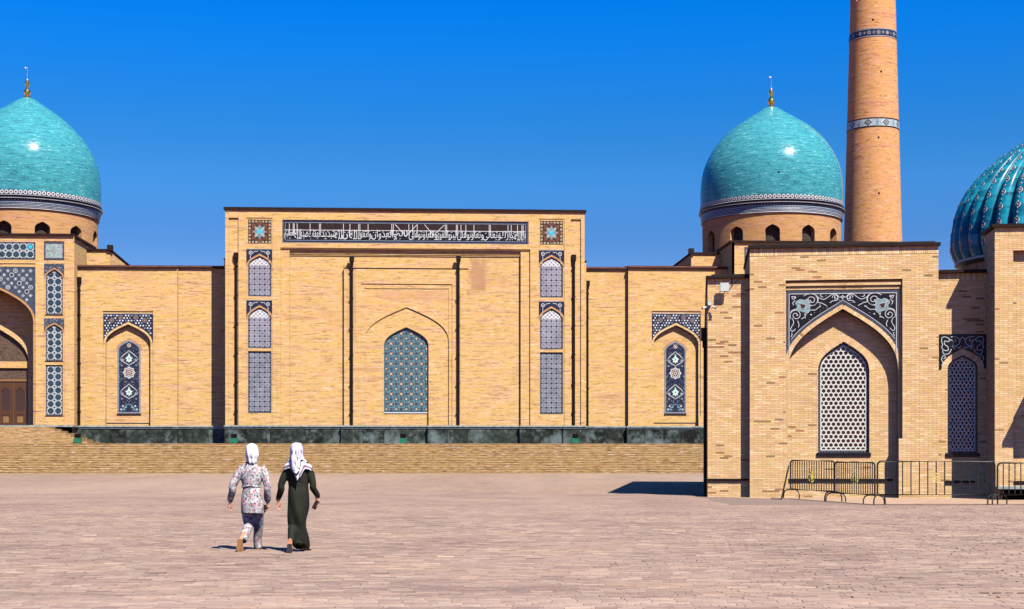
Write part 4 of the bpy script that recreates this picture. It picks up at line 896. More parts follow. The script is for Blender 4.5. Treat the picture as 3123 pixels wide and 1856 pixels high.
# ---- domes ----------------------------------------------------------
def dome(uc, dY, vap, kind, woff, nwin=12):
    Y = dY; s = Y / FPX; cX = (uc - UC) * s
    # local centre in mosque frame
    dx, dy = cX - A.O[0], Y - A.O[1]; cx = dx * A.c + dy * A.s; cy = -dx * A.s + dy * A.c
    off = vap - 328.0
    zf = lambda v: CH + (VH - v - off * .35) * s if kind == 'R' else CH + (VH - v) * s
    if kind == 'R': pts = [(14, 327), (26, 333), (59, 354), (91, 374), (120, 394), (148, 420), (172, 449), (192, 483), (206, 519), (212.5, 556), (214.5, 588), (214.5, 608), (214, 628)]
    else: pts = [(14, 299), (30, 307), (62, 329), (94, 351), (124, 376), (151, 403), (175, 433), (195, 466), (209, 503), (215.5, 541), (217.5, 575), (217.5, 596), (217, 616)]
    zf = lambda v: CH + (VH - v) * s
    prof = [(r * s, zf(v)) for r, v in pts]
    # smooth by Catmull-Rom
    P = prof; Q = []
    for i in range(len(P) - 1):
        p0, p1, p2, p3 = P[max(0, i - 1)], P[i], P[i + 1], P[min(len(P) - 1, i + 2)]
        for t in (0, .25, .5, .75):
            Q.append(tuple(.5 * (2 * p1[k] + (p2[k] - p0[k]) * t + (2 * p0[k] - 5 * p1[k] + 4 * p2[k] - p3[k]) * t * t + (3 * p1[k] - p0[k] - 3 * p2[k] + p3[k]) * t ** 3) for k in range(2)))
    Q.append(P[-1]); Q = Q[::-1]
    b = MB(); b.lathe(Q, cx, cy, 96, M['dome']); dm = b.build('dome', mosque, weld=True)
    z0 = P[-1][1]; R0 = P[-1][0]; px = s
    # vent
    b = MB(); a = math.asin(-26 * s / (R0 * .98)); zv = zf(558 - (30 if kind == 'L' else 0) + 6)
    b.tube([(cx + R0 * .9 * math.sin(a if kind == 'R' else -.1), cy - R0 * .9 * math.cos(a), zv), (cx + R0 * 1.0 * math.sin(a if kind == 'R' else -.1), cy - R0 * 1.0 * math.cos(a), zv)], .085, M['black'], 8); b.build('vent_hole', dm)
    # tile band of white roundels, lip and fluted cornice under the dome
    b = MB(); b.lathe([(R0 + .02, z0), (R0 + .02, z0 - 13 * px)], cx, cy, 96, M['navy'])
    nb = 104
    for k in range(nb):
        a = 2 * PI * k / nb; rr = R0 + .03; e = (-math.sin(a), math.cos(a)); nrm = (math.cos(a), math.sin(a))
        for (rad, mm, o_, sg) in ((.165, M['whitetile'], 0, 6), (.085, M['slate'] if k % 2 else M['navy'], .008, 6)):
            b.face([(cx + nrm[0] * (rr + o_) + e[0] * rad * math.cos(t), cy + nrm[1] * (rr + o_) + e[1] * rad * math.cos(t), z0 - 5.5 * px + rad * math.sin(t)) for t in [PI / 6 + q * PI / 3 for q in range(sg)]], mm)
    b.build('roundel_band', dm)
    zz_ = z0 - 13 * px; b = MB()
    pr = [(R0 + .02, zz_), (R0 + .10, zz_ - 1.2 * px), (R0 + .10, zz_ - 3 * px), (R0 + .02, zz_ - 4.0 * px), (R0 + .0, zz_ - 8 * px), (R0 + .16, zz_ - 9 * px), (R0 + .16, zz_ - 11 * px)]
    b.lathe(pr, cx, cy, 96, [M['whitetile'], M['navy'], M['blacktile'], M['blacktile'], M['navy'], M['lilac']], smooth=False); b.build('lip', dm)
    b = MB(); zl = zz_ - 11 * px
    pr = [(R0 + .16, zl), (R0 - .04, zl - 1 * px), (R0 - .04, zl - 7 * px)]; b.lathe(pr, cx, cy, 96, [M['blacktile'], M['blacktile']], smooth=False)
    for k in range(150):
        a = 2 * PI * k / 150; rr = R0 - .01; e = (-math.sin(a), math.cos(a)); nrm = (math.cos(a), math.sin(a)); w_ = .05
        b.face([(cx + nrm[0] * rr + e[0] * q * w_, cy + nrm[1] * rr + e[1] * q * w_, zl - h_ * px) for q, h_ in ((-1, 5.8), (1, 5.8), (1, 3.0), (-1, 3.0))], M['greyblue'])
    b.build('dentil_band', dm)
    b = MB(); zl -= 7 * px; pr = [(R0 - .02, zl)]; ms = []; Rn = 208.5 * s
    for k, (h_, mm) in enumerate(((5, 'greyblue'), (1.2, 'navy'), (3, 'greyblue'), (1.2, 'navy'), (3, 'lilac'), (1.2, 'navy'), (3, 'greyblue'), (1, 'navy'), (4, 'cream2'))):
        f = (k + 1) / 9; pr.append((R0 - .02 - (R0 - .02 - Rn - .05) * f + (.03 if mm != 'navy' else 0), pr[-1][1] - h_ * px * .93)); ms.append(M[mm])
    b.lathe(pr, cx, cy, 96, ms, smooth=False); zend = pr[-1][1]
    b.lathe([(pr[-1][0] + .05, zend), (Rn - .03, zend - .03)], cx, cy, 96, M['blacktile']); b.build('cornice', dm)  # black ring paints in the shadow between cornice and drum
    # drum
    zb_ = zend - 4.0; b = MB(); nseg = 192; ww = 1.17 / Rn / 2
    zs, za = zend - 1.42, zend - .92
    for k in range(nwin):
        ac = -PI / 2 + woff + k * 2 * PI / nwin; step = 2 * PI / nwin
        # wall between windows
        for q in range(10):
            t0 = ac + ww + (step - 2 * ww) * q / 10; t1 = ac + ww + (step - 2 * ww) * (q + 1) / 10
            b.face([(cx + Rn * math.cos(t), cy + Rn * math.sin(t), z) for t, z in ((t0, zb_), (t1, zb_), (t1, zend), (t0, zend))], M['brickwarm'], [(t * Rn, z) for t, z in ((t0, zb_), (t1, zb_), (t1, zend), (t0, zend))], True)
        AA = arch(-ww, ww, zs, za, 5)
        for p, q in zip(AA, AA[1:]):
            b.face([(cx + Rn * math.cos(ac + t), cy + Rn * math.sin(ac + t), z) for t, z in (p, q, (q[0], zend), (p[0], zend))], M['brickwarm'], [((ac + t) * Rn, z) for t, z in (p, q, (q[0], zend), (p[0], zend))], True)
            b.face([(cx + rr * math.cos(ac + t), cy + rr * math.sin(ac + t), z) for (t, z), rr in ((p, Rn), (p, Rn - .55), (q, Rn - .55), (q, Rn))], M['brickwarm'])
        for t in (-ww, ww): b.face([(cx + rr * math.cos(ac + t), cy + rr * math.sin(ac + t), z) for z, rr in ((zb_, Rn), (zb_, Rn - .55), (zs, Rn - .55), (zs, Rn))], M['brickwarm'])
    dr = b.build('drum', mosque)
    for k in range(nwin):
        ac = -PI / 2 + woff + k * 2 * PI / nwin; b = MB(); AA = arch(-ww, ww, zs, za, 5)
        for p, q in zip(AA, AA[1:]): b.face([(cx + (Rn - .45) * math.cos(ac + t), cy + (Rn - .45) * math.sin(ac + t), z) for t, z in ((p[0], zb_), (q[0], zb_), q, p)], M['grille'])
        b.build('drum_window', dr)
    # octagonal base inside the roof
    b = MB(); b.lathe([(Rn + .6, zb_ - 6), (Rn + .6, zb_ + .4), (0.01, zb_ + .6)], cx, cy, 8, M['brick'], PI / 8, 2 * PI + PI / 8, smooth=False); b.build('dome_base', mosque)
    # finial
    zt = P[0][1] - .02; b = MB(); g = lambda r, h: (r * px, zt + h * px)
    fp = [(17, -2), (17, .5), (13, 2), (8, 5), (5, 9), (8, 12), (10.5, 17), (10.5, 21), (8, 25.5), (4.5, 29), (4, 34), (6, 36.5), (4, 39), (5.5, 42), (7.5, 45), (7.5, 48), (5, 52), (2.5, 54), (3, 57), (2, 59), (1.4, 66), (.9, 88), (.3, 95)]
    b.lathe([g(*p) for p in fp], cx, cy, 20, [M['gold']] * 18 + [M['silver']] * 4, smooth=True); fo = b.build('finial', dm)
    b = MB(); P2 = [(cx - 2.5 * px + 3.4 * px * math.cos(t), cy, zt + 95.5 * px + 3.4 * px * math.sin(t)) for t in [PI * .75 + k * PI * 1.35 / 8 for k in range(9)]]
    b.tube(P2, [.01, .03, .045, .055, .06, .055, .045, .03, .01], M['silver'], 6); b.build('crescent', fo)
M['cream2'] = mat('pale_stone_ring', (0.42, 0.38, 0.36), .6, 0, .3, .35, 2)
def grille():
    B = NB('dark_drum_grille'); tc = B.n('TexCoord').outputs['Object']; vo = B.n('TexVoronoi'); B.put(vo.inputs['Vector'], tc); vo.inputs['Scale'].default_value = 8
    return B.fin(B.ramp(vo.outputs[0], [(0.3, (0.008, 0.006, 0.005)), (0.5, (0.06, 0.045, 0.035))]), .8, 0, .2)
M['grille'] = grille()
dome(83, 118.0, 300, 'L', R(-3.0)); dome(2352, 122.5, 328, 'R', R(-11.9))
# ---- minaret --------------------------------------------------------
def minaret():
    Y = 136.0; s = Y / FPX; cX = (2662 - UC) * s
    m = thing('minaret', 'tall round brick minaret with a dark and a pale tile band, behind the right dome', 'minaret', (cX, Y, 0))
    zf = lambda v: CH + (VH - v) * s; rf = lambda v: (67.0 + (86.5 - 67.0) * v / 735.0) * s
    ztop = zf(13)
    def shaft(v0, v1, mm, dr=0, n=1):
        b = MB(); b.lathe([((rf(v0) + dr), zf(v0)), ((rf(v1) + dr), zf(v1))], 0, 0, 96, mm); return b
    for (va, vb) in ((1330, 402), (374, 129), (104, 13)): shaft(va, vb, M['minbrick']).build('shaft', m)
    b = MB(); b.lathe([(rf(402) + .03, zf(402)), (rf(399) + .03, zf(399)), (rf(378) + .03, zf(378)), (rf(374) + .03, zf(374))], 0, 0, 96, [M['blacktile'], M['lilac3'], M['blacktile']], smooth=False)
    zc = zf(388.5); rr = rf(388) + .045; nm = 9
    for k in range(nm * 2):
        a = -PI / 2 + R(-24) + k * PI / nm; e = (-math.sin(a), math.cos(a)); q = (math.cos(a), math.sin(a))
        def pl(pts, o_, mm): b.face([(q[0] * (rr + o_) + e[0] * p[0] - q[0] * p[0] ** 2 / (2 * rr), q[1] * (rr + o_) + e[1] * p[0] - q[1] * p[0] ** 2 / (2 * rr), zc + p[1]) for p in pts], mm)
        if k % 2 == 0: pl([(-.34, 0), (0, -.30), (.34, 0), (0, .30)], .004, M['dkbrown']); pl([(-.22, 0), (0, -.19), (.22, 0), (0, .19)], .010, M['lilac3']); pl([(-.1, 0), (0, -.09), (.1, 0), (0, .09)], .016, M['slate'])
        else: pl(star((0, 0), .17, .5, 6), .004, M['aqua']); pl(disc((0, .2), .05, 6), .004, M['slate']); pl(disc((0, -.2), .05, 6), .004, M['slate'])
    b.build('pale_tile_band', m)
    b = MB(); b.lathe([(rf(129) + .03, zf(129)), (rf(126.5) + .03, zf(126.5)), (rf(107) + .03, zf(107)), (rf(104) + .03, zf(104))], 0, 0, 96, [M['lilac'], M['navy'], M['lilac']], smooth=False)
    zc = zf(117); rr = rf(117) + .045
    for k in range(32):
        a = -PI / 2 + k * PI / 16; e = (-math.sin(a), math.cos(a)); q = (math.cos(a), math.sin(a))
        pl2 = lambda pts, o_, mm: b.face([(q[0] * (rr + o_) + e[0] * p[0], q[1] * (rr + o_) + e[1] * p[0], zc + p[1]) for p in pts], mm)
        pl2(disc((0, 0), .19, 8), .004, M['slate'] if k % 2 else M['greyblue']); pl2(star((0, 0), .12, .5, 6), .010, M['lilac'] if k % 3 else M['rust'])
    b.build('dark_tile_band', m)
    for (u, v) in ((2646, 79), (2669, 236), (2660, 435), (2660, 603)):
        a = math.asin((u - 2662) * s / rf(v)) - PI / 2; b = MB(); r_ = rf(v); b.tube([(r_ * .93 * math.cos(a), r_ * .93 * math.sin(a), zf(v)), ((r_ + .01) * math.cos(a), (r_ + .01) * math.sin(a), zf(v))], .10, M['black'], 8); b.build('vent_hole', m)
    # lantern above the frame edge: shaft goes on with arched windows
    r_ = rf(13); zb = ztop; H = 2.6; n = 8; ww = .42 / r_; b = MB(); zs, za = zb + 1.5, zb + 2.0; zt = zb + H; off = R(12)
    for k in range(n):
        ac = -PI / 2 + off - R(30) + k * 2 * PI / n + R(15); step = 2 * PI / n
        for q in range(8):
            t0 = ac + ww + (step - 2 * ww) * q / 8; t1 = ac + ww + (step - 2 * ww) * (q + 1) / 8
            b.face([(r_ * math.cos(t), r_ * math.sin(t), z) for t, z in ((t0, zb), (t1, zb), (t1, zt), (t0, zt))], M['minbrick'], [(t * r_, z) for t, z in ((t0, zb), (t1, zb), (t1, zt), (t0, zt))], True)
        AA = arch(-ww, ww, zs, za, 5)
        for p, q in zip(AA, AA[1:]): b.face([(r_ * math.cos(ac + t), r_ * math.sin(ac + t), z) for t, z in (p, q, (q[0], zt), (p[0], zt))], M['minbrick'], [((ac + t) * r_, z) for t, z in (p, q, (q[0], zt), (p[0], zt))], True)
        for t in (-ww, ww): b.face([(rr * math.cos(ac + t), rr * math.sin(ac + t), z) for z, rr in ((zb, r_), (zb, r_ - .5), (zs, r_ - .5), (zs, r_))], M['minbrick'])
        sc = MB(); e = (-math.sin(ac), math.cos(ac)); q = (math.cos(ac), math.sin(ac)); T = MB()
        T.plate(archpoly(-.42, .42, zb, zs, za), 0, M['blacktile']); ring(T, (.0, zb + .35), .22, .10, -.02, M['whitetile'], 12, .5, 5.2); ring(T, (-.18, zb + .95), .18, .09, -.02, M['whitetile']); ring(T, (.16, zb + 1.4), .16, .09, -.02, M['whitetile'])
        for f, mi in zip(T.f, T.m): sc.face([(q[0] * (r_ - .3 - T.v[j][1]) + e[0] * T.v[j][0], q[1] * (r_ - .3 - T.v[j][1]) + e[1] * T.v[j][0], T.v[j][2]) for j in f], T.mats[mi])
        sc.build('lantern_window', m)
    b.build('lantern', m)
    b = MB(); b.lathe([(r_, zt), (r_ + .5, zt + .5), (r_ + .5, zt + .8), (r_ * .95, zt + .8), (r_ * .9, zt + 1.6), (r_ * .6, zt + 2.8), (.05, zt + 3.8)], 0, 0, 48, [M['minbrick']] * 4 + [M['dome']] * 2); b.build('cap_dome', m)
M['lilac3'] = mat('pale_band_tile', (0.36, 0.42, 0.42), .35, 0, .5, .35, 4)
minaret()
# ================================================================== TERRACE STEPS
stairs = thing('terrace_staircase', 'broad brick staircase rising across the square to the mosque terrace', 'staircase', (A.O[0], A.O[1], 0), A.th)
y0s = A.P(900, 1443, 0)[1]; 
def dep_at(v, z):  # local depth of a point of height z seen at row v near the middle
    t = (CH - z) / ((v - VH) / FPX); return t
YF = CH * FPX / (1443.5 - VH); d0 = YF * A.c + 0 - (A.O[0] * -A.s + A.O[1] * A.c) + 0.0
cxw = (1000 - UC) / FPX * YF; d0 = -(cxw - A.O[0]) * A.s + (YF - A.O[1]) * A.c
NS = 13; rh = ZDK / NS; tr = .31; xL, xRr = -48.0, 27.0
for k in range(NS):
    b = MB(); ya = d0 + k * tr + rng.normal(0, .006); b.box(xL, xRr, ya, ya + tr + .04, k * rh - (.02 if k == 0 else 0), (k + 1) * rh - .045, M['stepbrick'], 'bt'); b.box(xL, xRr, ya - .018, ya + tr + .04, (k + 1) * rh - .045, (k + 1) * rh, M['stepbrick'], 'b'); b.build('step', stairs)
dT = d0 + NS * tr
b = MB(); b.box(xL, xRr, dT - .02, DW2 + .3, ZDK - .3, ZDK - .004, M['stepbrick'], 'b'); b.build('terrace_floor', stairs)
for (u, w_, m_) in ((287, .85, 0), (428, .65, 0), (1153, .7, 0)):
    x = A.P(u, 1440, d0)[0]; b = MB(); b.box(x - w_ / 2, x + w_ / 2, d0 - .012, d0 + .02, .01, .10, M['black']); b.build('drain_opening', stairs)
up = thing('upper_staircase', 'shorter brick flight climbing from the terrace to the left portal doors', 'staircase', (A.O[0], A.O[1], 0), A.th)
zt_u = Z(1301, -.9, 100); n2 = 8; rh2 = (zt_u - ZDK) / n2; 
for k in range(n2):
    f = (n2 - 1 - k); ya = -1.55 - f * .27; xe = X(152, -1.5) + f * (X(270, -3) - X(152, -1.5)) / (n2 - 1); b = MB()
    b.box(-48, xe, ya, .5 - .12, ZDK + k * rh2, ZDK + (k + 1) * rh2, M['stepbrick'], 'b'); b.build('step', up)
b = MB(); b.box(X(92, .3), X(225, .3), -.05, 2.2, ZPL - .12, ZPL + .003, M['cap']); b.box(-50, X(92, .3), 0.38, 2.4, ZPL - .14, ZPL + .002, M['cap']); b.build('threshold_slab', up)
# green lamps on the terrace
for (u, lb) in ((237, 'green box floodlight with black head at the foot of the upper steps'), (714, 'green box floodlight with black head by the left corner of the central portal'), (1229, 'green box floodlight with black head below the teal tiled window'), (1754, 'green box floodlight with black head by the right corner of the central portal')):
    d = -3.63; x = X(u, d); zb = ZDK - .004; t = thing('terrace_floodlight', lb, 'floodlight', (A.O[0] + A.c * x - A.s * d, A.O[1] + A.s * x + A.c * d, zb), A.th, 'green floodlights along the terrace')
    b = MB(); b.box(-.24, .24, -.18, .18, .05, .37, M['green']); b.box(-.2, -.12, -.1, .1, 0, .05, M['black']); b.box(.12, .2, -.1, .1, 0, .05, M['black']); b.box(-.25, .25, -.19, .19, .33, .38, M['green']); b.build('lamp_box', t)
    b = MB(); b.box(-.19, .19, -.12, .12, .40, .68, M['black']); b.box(-.20, .20, -.14, -.12, .39, .69, M['black']); b.box(-.17, .17, -.145, -.139, .42, .66, M['black']); b.box(-.03, .03, -.03, .03, .36, .42, M['steel']); b.build('lamp_head', t)

jx0_, jy_ = (2990 - UC) / FPX * 15.6, 15.6
b = MB()
for i in range(7): b.box(jx0_ + i * .13, jx0_ + i * .13 + .09, jy_ - .006 + .004 * (i % 3), jy_ + .006, .0, .024, M['dkbrown'])
b.build('open_joint', plaza)['kind'] = 'stuff'
# ================================================================== NEAR BUILDING
B_ = Frame(((2285 - UC) * 48.2 / FPX, 48.2), R(-7.3))
nb = thing('brick_building', 'low honey brick building at right with an arched lattice window and a ribbed blue dome', 'building', (B_.O[0], B_.O[1], 0), B_.th)
XB = lambda u, d=0.0: B_.X(u, d)
ZB = lambda v, d=0.0, u=2572: B_.Z(v, d, u)
NBP = [(0.70, 0.46, 0.215), (0.73, 0.49, 0.24), (0.66, 0.41, 0.18), (0.76, 0.55, 0.31), (0.71, 0.42, 0.235), (0.68, 0.45, 0.18), (0.71, 0.49, 0.265)]
def nbm(name, c=None):
    B = NB(name); tc = B.n('TexCoord').outputs['Object']; geo = B.n('NewGeometry').outputs['Position']
    nz = B.noise(tc, 22, 4, 0.7); big = B.noise(geo, 0.5, 4, .6)
    base = B.n('Attribute', attribute_name='Col').outputs['Color'] if c is None else c
    col = B.mix(0.5, base, B.ramp(nz, [(.3, (.82, .80, .78)), (.65, (1.12, 1.10, 1.06))]), 'MULTIPLY')
    col = B.mix(0.22, col, B.ramp(big, [(.35, (.50, .30, .15)), (.5, (.60, .41, .19)), (.65, (.62, .36, .20))]))
    B.bump(nz, .35, .004); return B.fin(col, .88, 0, .15)
M['nbstuff'] = nbm('honey_brick_blocks'); NBM = [nbm('honey_brick_%d' % i, c) for i, c in enumerate(NBP[:6] + [(0.30, 0.165, 0.08)])]
BRV = []; BRF = []; BRC = []; PIECES = []
def brick_col(x, z, dark=1.0):
    n = mnoise.noise(Vector((x * .35, z * 1.1, 5.0))); rr = rng.random()
    if rr < (0.010 + max(0, n - .08) * 0.16) * dark: return (0.25 * (1 + rng.normal(0, .2)), 0.12, 0.055), 6
    i = int(rng.integers(6)); c = NBP[i]; k = 1 + rng.normal(0, .07); return (c[0] * k, c[1] * k, c[2] * k), i
def add_brick(x0, x1, z0, z1, y, col, proud=.010):
    b = len(BRV); yb = y + .002; yf = y - proud + rng.normal(0, .0012)
    for yy in (yb, yf):
        for (x, z) in ((x0, z0), (x1, z0), (x1, z1), (x0, z1)): BRV.append((x, yy, z))
    BRF.extend([(b + 4, b + 5, b + 6, b + 7), (b + 3, b + 7, b + 6, b + 2), (b + 0, b + 1, b + 5, b + 4), (b + 0, b + 4, b + 7, b + 3), (b + 1, b + 2, b + 6, b + 5)]); BRC.append((*col, 1))
def lay(x0, x1, z0, z1, y, hole=None, bw=.27, bh=.06, single=False, dark=1.0, soldier=True):
    j = .007
    zs = z1 - .25 if soldier else z1
    if soldier:
        n = int((x1 - x0) / .068); s = (x1 - x0) / n
        for i in range(n): c, _ = brick_col(x0 + i * s, z1); k = 1 + rng.normal(0, .09); add_brick(x0 + i * s + .004, x0 + (i + 1) * s - .004, z1 - .24, z1 - .004, y, (c[0] * k * 1.05, c[1] * k * 1.08, c[2] * k * 1.1))
    r = 0; z = z0
    while z + bh < zs + .02:
        zt = min(z + bh - j, zs); zm = z + bh / 2; iv = [(x0, x1)]
        if hole:
            h = hole(zm)
            if h: iv = [(a, b) for a, b in ((x0, min(h[0], x1)), (max(h[1], x0), x1)) if b - a > .02]
        for (a, b) in iv:
            x = x0 - (bw / 2 if r % 2 else 0)
            while x < b:
                p, q = max(a, x), min(b, x + bw)
                if q - p > .03:
                    c, i = brick_col(x, z, dark)
                    if single and q - p > bw - .001 and len(PIECES) < 300: PIECES.append((x + bw / 2, y, z, i))
                    else: add_brick(p + j / 2, q - j / 2, z, zt, y, c)
                x += bw
        z += bh; r += 1
def arch_hole(ax0, ax1, zb, zs, za, grow=0.0):
    Ar = arch(ax0 - grow, ax1 + grow, zs, za + grow * 1.2, 16)
    def h(z):
        if z < zb: return None
        if z <= zs: return (ax0 - grow, ax1 + grow)
        if z >= za + grow * 1.2: return None
        for p, q in zip(Ar[:17], Ar[1:17]):
            if p[1] <= z <= q[1]:
                x = p[0] + (q[0] - p[0]) * (z - p[1]) / max(1e-6, q[1] - p[1]); return (x, ax0 + ax1 - x)
        return None
    return h
def voussoirs(Ar, w_, y, name='arch_brick_ring', zdown=None, step=.075, pr=.012):
    b = MB(); cols = []; pts = [Vector((p[0], p[1])) for p in Ar]; L = [0]
    for p, q in zip(pts, pts[1:]): L.append(L[-1] + (q - p).length)
    n = int(L[-1] / step); cx = (Ar[0][0] + Ar[-1][0]) / 2
    def at(t):
        for i in range(len(L) - 1):
            if t <= L[i + 1] + 1e-9: f = (t - L[i]) / (L[i + 1] - L[i]); return pts[i].lerp(pts[i + 1], f), (pts[i + 1] - pts[i]).normalized()
        return pts[-1], (pts[-1] - pts[-2]).normalized()
    for k in range(n):
        p, d1 = at((k + .06) * L[-1] / n); q, d2 = at((k + .94) * L[-1] / n); n1, n2 = Vector((-d1.y, d1.x)), Vector((-d2.y, d2.x))
        a, c = p + n1 * w_, q + n2 * w_; yf = y - pr + rng.normal(0, .001); c0, _ = brick_col(k * .3, 1, .5); s0 = len(b.f)
        Q = [(p.x, p.y), (q.x, q.y), (c.x, c.y), (a.x, a.y)]
        b.face([(t[0], yf, t[1]) for t in Q], M['nbstuff'])
        for i in range(4): u_, v_ = Q[i], Q[(i + 1) % 4]; b.face([(u_[0], yf, u_[1]), (u_[0], y + .002, u_[1]), (v_[0], y + .002, v_[1]), (v_[0], yf, v_[1])], M['nbstuff'])
        cols += [(c0[0] * 1.05, c0[1] * 1.05, c0[2] * 1.1)] * (len(b.f) - s0)
    o = b.build(name, nb, cols=cols); o['kind'] = 'stuff'; return o
def hexlattice(x0, x1, z0, zs, za, pitch, y, th, hr, m, parent=None):
    reg = archpoly(x0, x1, z0, zs, za, 8); b = MB(); dz = pitch * .866; Rr = pitch / 1.732; rows = int((za - z0) / dz) + 2; n = int((x1 - x0) / pitch) + 2; cx = (x0 + x1) / 2
    for r in range(rows):
        for i in range(-n, n):
            c = (cx + (i + (.5 if r % 2 else 0)) * pitch, z0 + .04 + r * dz)
            if not (x0 - pitch < c[0] < x1 + pitch): continue
            O = [(c[0] + Rr * math.cos(PI / 6 + k * PI / 3), c[1] + Rr * math.sin(PI / 6 + k * PI / 3)) for k in range(6)]
            I = [(c[0] + hr * math.cos(PI / 6 + k * PI / 3), c[1] + hr * math.sin(PI / 6 + k * PI / 3)) for k in range(6)]
            if not (inpoly(c, reg)): 
                pass
            for k in range(6):
                q = [O[k], O[(k + 1) % 6], I[(k + 1) % 6], I[k]]; cl = clip(q[::-1], reg)
                if cl: b.plate(cl, y, m)
                if inpoly(I[k], reg) and inpoly(I[(k + 1) % 6], reg):
                    p, s = I[k], I[(k + 1) % 6]; b.face([(p[0], y, p[1]), (p[0], y + th, p[1]), (s[0], y + th, s[1]), (s[0], y, s[1])], m)
    return b
M['nbmortar'] = mat('sandy_mortar', (0.60, 0.40, 0.20), .95, 0, .1, .3, 30)
nbw = MB(); mo = M['nbmortar']
# levels and plan (local)
xw0, xw1 = XB(2158, .35), XB(2286, .35)
xm0, xm1 = XB(2286.5), XB(2862)
xr0 = xm1; xk0 = XB(3034, -1.0); ztm = (ZB(757, 0, 2293) + ZB(751, 0, 2780)) / 2; ztw = ZB(849, .35, 2215); ztr = ZB(832, .35, 2930); ztk = ZB(694, -1.0, 3034)
# wing at left
nbw.box(xw0, xw1, .35, 5.2, -.05, ztw, mo, 'dt'); nbw.box(xw0, xw1 + 6, 5.2, 21.0, -.05, ztw, M['nearbrick'], 'd'); lay(xw0, xw1, .0, ztw, .35)
for i, (yy, L) in enumerate(((.35, 4.85),)):
    r = 0; z = 0
    while z < ztw - .06:
        y = yy - (.135 if r % 2 else 0)
        while y < yy + L:
            a, c = max(yy, y), min(yy + L, y + .27)
            if c - a > .04:
                b0 = len(BRV); col, _ = brick_col(y, z); x = xw0
                for xx in (x + .002, x - .010):
                    for (p, q) in ((a + .003, z), (c - .003, z), (c - .003, z + .053), (a + .003, z + .053)): BRV.append((xx, p, q))
                BRF.extend([(b0 + 4, b0 + 7, b0 + 6, b0 + 5), (b0 + 3, b0 + 2, b0 + 6, b0 + 7), (b0, b0 + 4, b0 + 5, b0 + 1), (b0, b0 + 3, b0 + 7, b0 + 4), (b0 + 1, b0 + 5, b0 + 6, b0 + 2)]); BRC.append((*col, 1))
            y += .27
        z += .06; r += 1
# main body: frame recess, alcove, window
fx0, fx1 = XB(2396), XB(2752); zf1 = ZB(853); zf0 = ZB(1337); dR = .14
ax0, ax1 = XB(2403, dR), XB(2739, dR); zs, za = ZB(1128, dR), ZB(941, dR)
ay = dR + .34; wx0, wx1 = XB(2495, ay), XB(2651, ay); wzs, wza = ZB(1128, ay), ZB(1041, ay); wz0 = ZB(1380, ay)
arch_wall(nbw, xm0, xm1, -.05, ztm, fx0, fx1, zf0, zf1, zf1, 0, dR, mo)
arch_wall(nbw, fx0, fx1, zf0, zf1, ax0, ax1, zf0, zs, za, dR, .34, mo)
# below the frame the jambs of the alcove cut through the front sheet as well
keep = [i for i, f in enumerate(nbw.f) if not (len(f) == 4 and all(abs(nbw.v[k][1]) < 1e-6 for k in f) and max(nbw.v[k][2] for k in f) < zf0 + .001 and min(nbw.v[k][0] for k in f) > fx0 - .001 and max(nbw.v[k][0] for k in f) < fx1 + .001) and not (len(f) == 4 and all(abs(nbw.v[k][2] - zf0) < 1e-6 for k in f))]
for xa_, xb_ in ((fx0, ax0), (ax1, fx1)): nbw.face([(xa_, 0, zf0), (xb_, 0, zf0), (xb_, dR, zf0), (xa_, dR, zf0)], mo)
for at in ('f', 'm', 'sm', 'uv'): setattr(nbw, at, [getattr(nbw, at)[i] for i in keep])
nbw.face([(fx0, 0, -.05), (ax0, 0, -.05), (ax0, 0, zf0), (fx0, 0, zf0)], mo); nbw.face([(ax1, 0, -.05), (fx1, 0, -.05), (fx1, 0, zf0), (ax1, 0, zf0)], mo)
nbw.face([(ax0, 0, -.05), (ax0, ay, -.05), (ax0, ay, zf0), (ax0, 0, zf0)], mo); nbw.face([(ax1, ay, -.05), (ax1, 0, -.05), (ax1, 0, zf0), (ax1, ay, zf0)], mo)
arch_wall(nbw, ax0, ax1, -.05, za + .05, wx0, wx1, wz0, wzs, wza, ay, .30, mo)
nbw.face([(xm0, 5.5, -.05), (xm0, 0, -.05), (xm0, 0, ztm), (xm0, 5.5, ztm)], mo); nbw.face([(xm1, 0, -.05), (xm1, 5.5, -.05), (xm1, 5.5, ztm), (xm1, 0, ztm)], mo)
nbw.face([(xm0, 0, ztm - .02), (xm1, 0, ztm - .02), (xm1, 5.5, ztm - .02), (xm0, 5.5, ztm - .02)], M['roof'])
hF = lambda z: (fx0, fx1) if z > zf0 else None
def hM(z):
    if z > zf1: return None
    return (fx0, fx1) if z > zf0 else (ax0, ax1)
lay(xm0, xm1, 0, ztm, 0, hM)
lay(fx0, fx1, zf0, zf1 - .33, dR, arch_hole(ax0, ax1, zf0 - 1, zs, za, .13), soldier=False)
lay(ax0, ax1, 0, za, ay, arch_hole(wx0, wx1, wz0, wzs, wza, .0), soldier=False, dark=.6)
for k, (va, vb, dd) in enumerate(((861, 869, .05), (873, 881, .10))):
    b = MB(); b.box(fx0, XB(2752 - 6 * k), dd, dR + .02, ZB(vb), ZB(va), M['nearbrick']); b.build('cornice', nb)
voussoirs(arch(ax0, ax1, zs, za, 16), .14, dR, zdown=zf0); voussoirs(arch(wx0, wx1, wzs, wza, 12), .20, ay - .002)
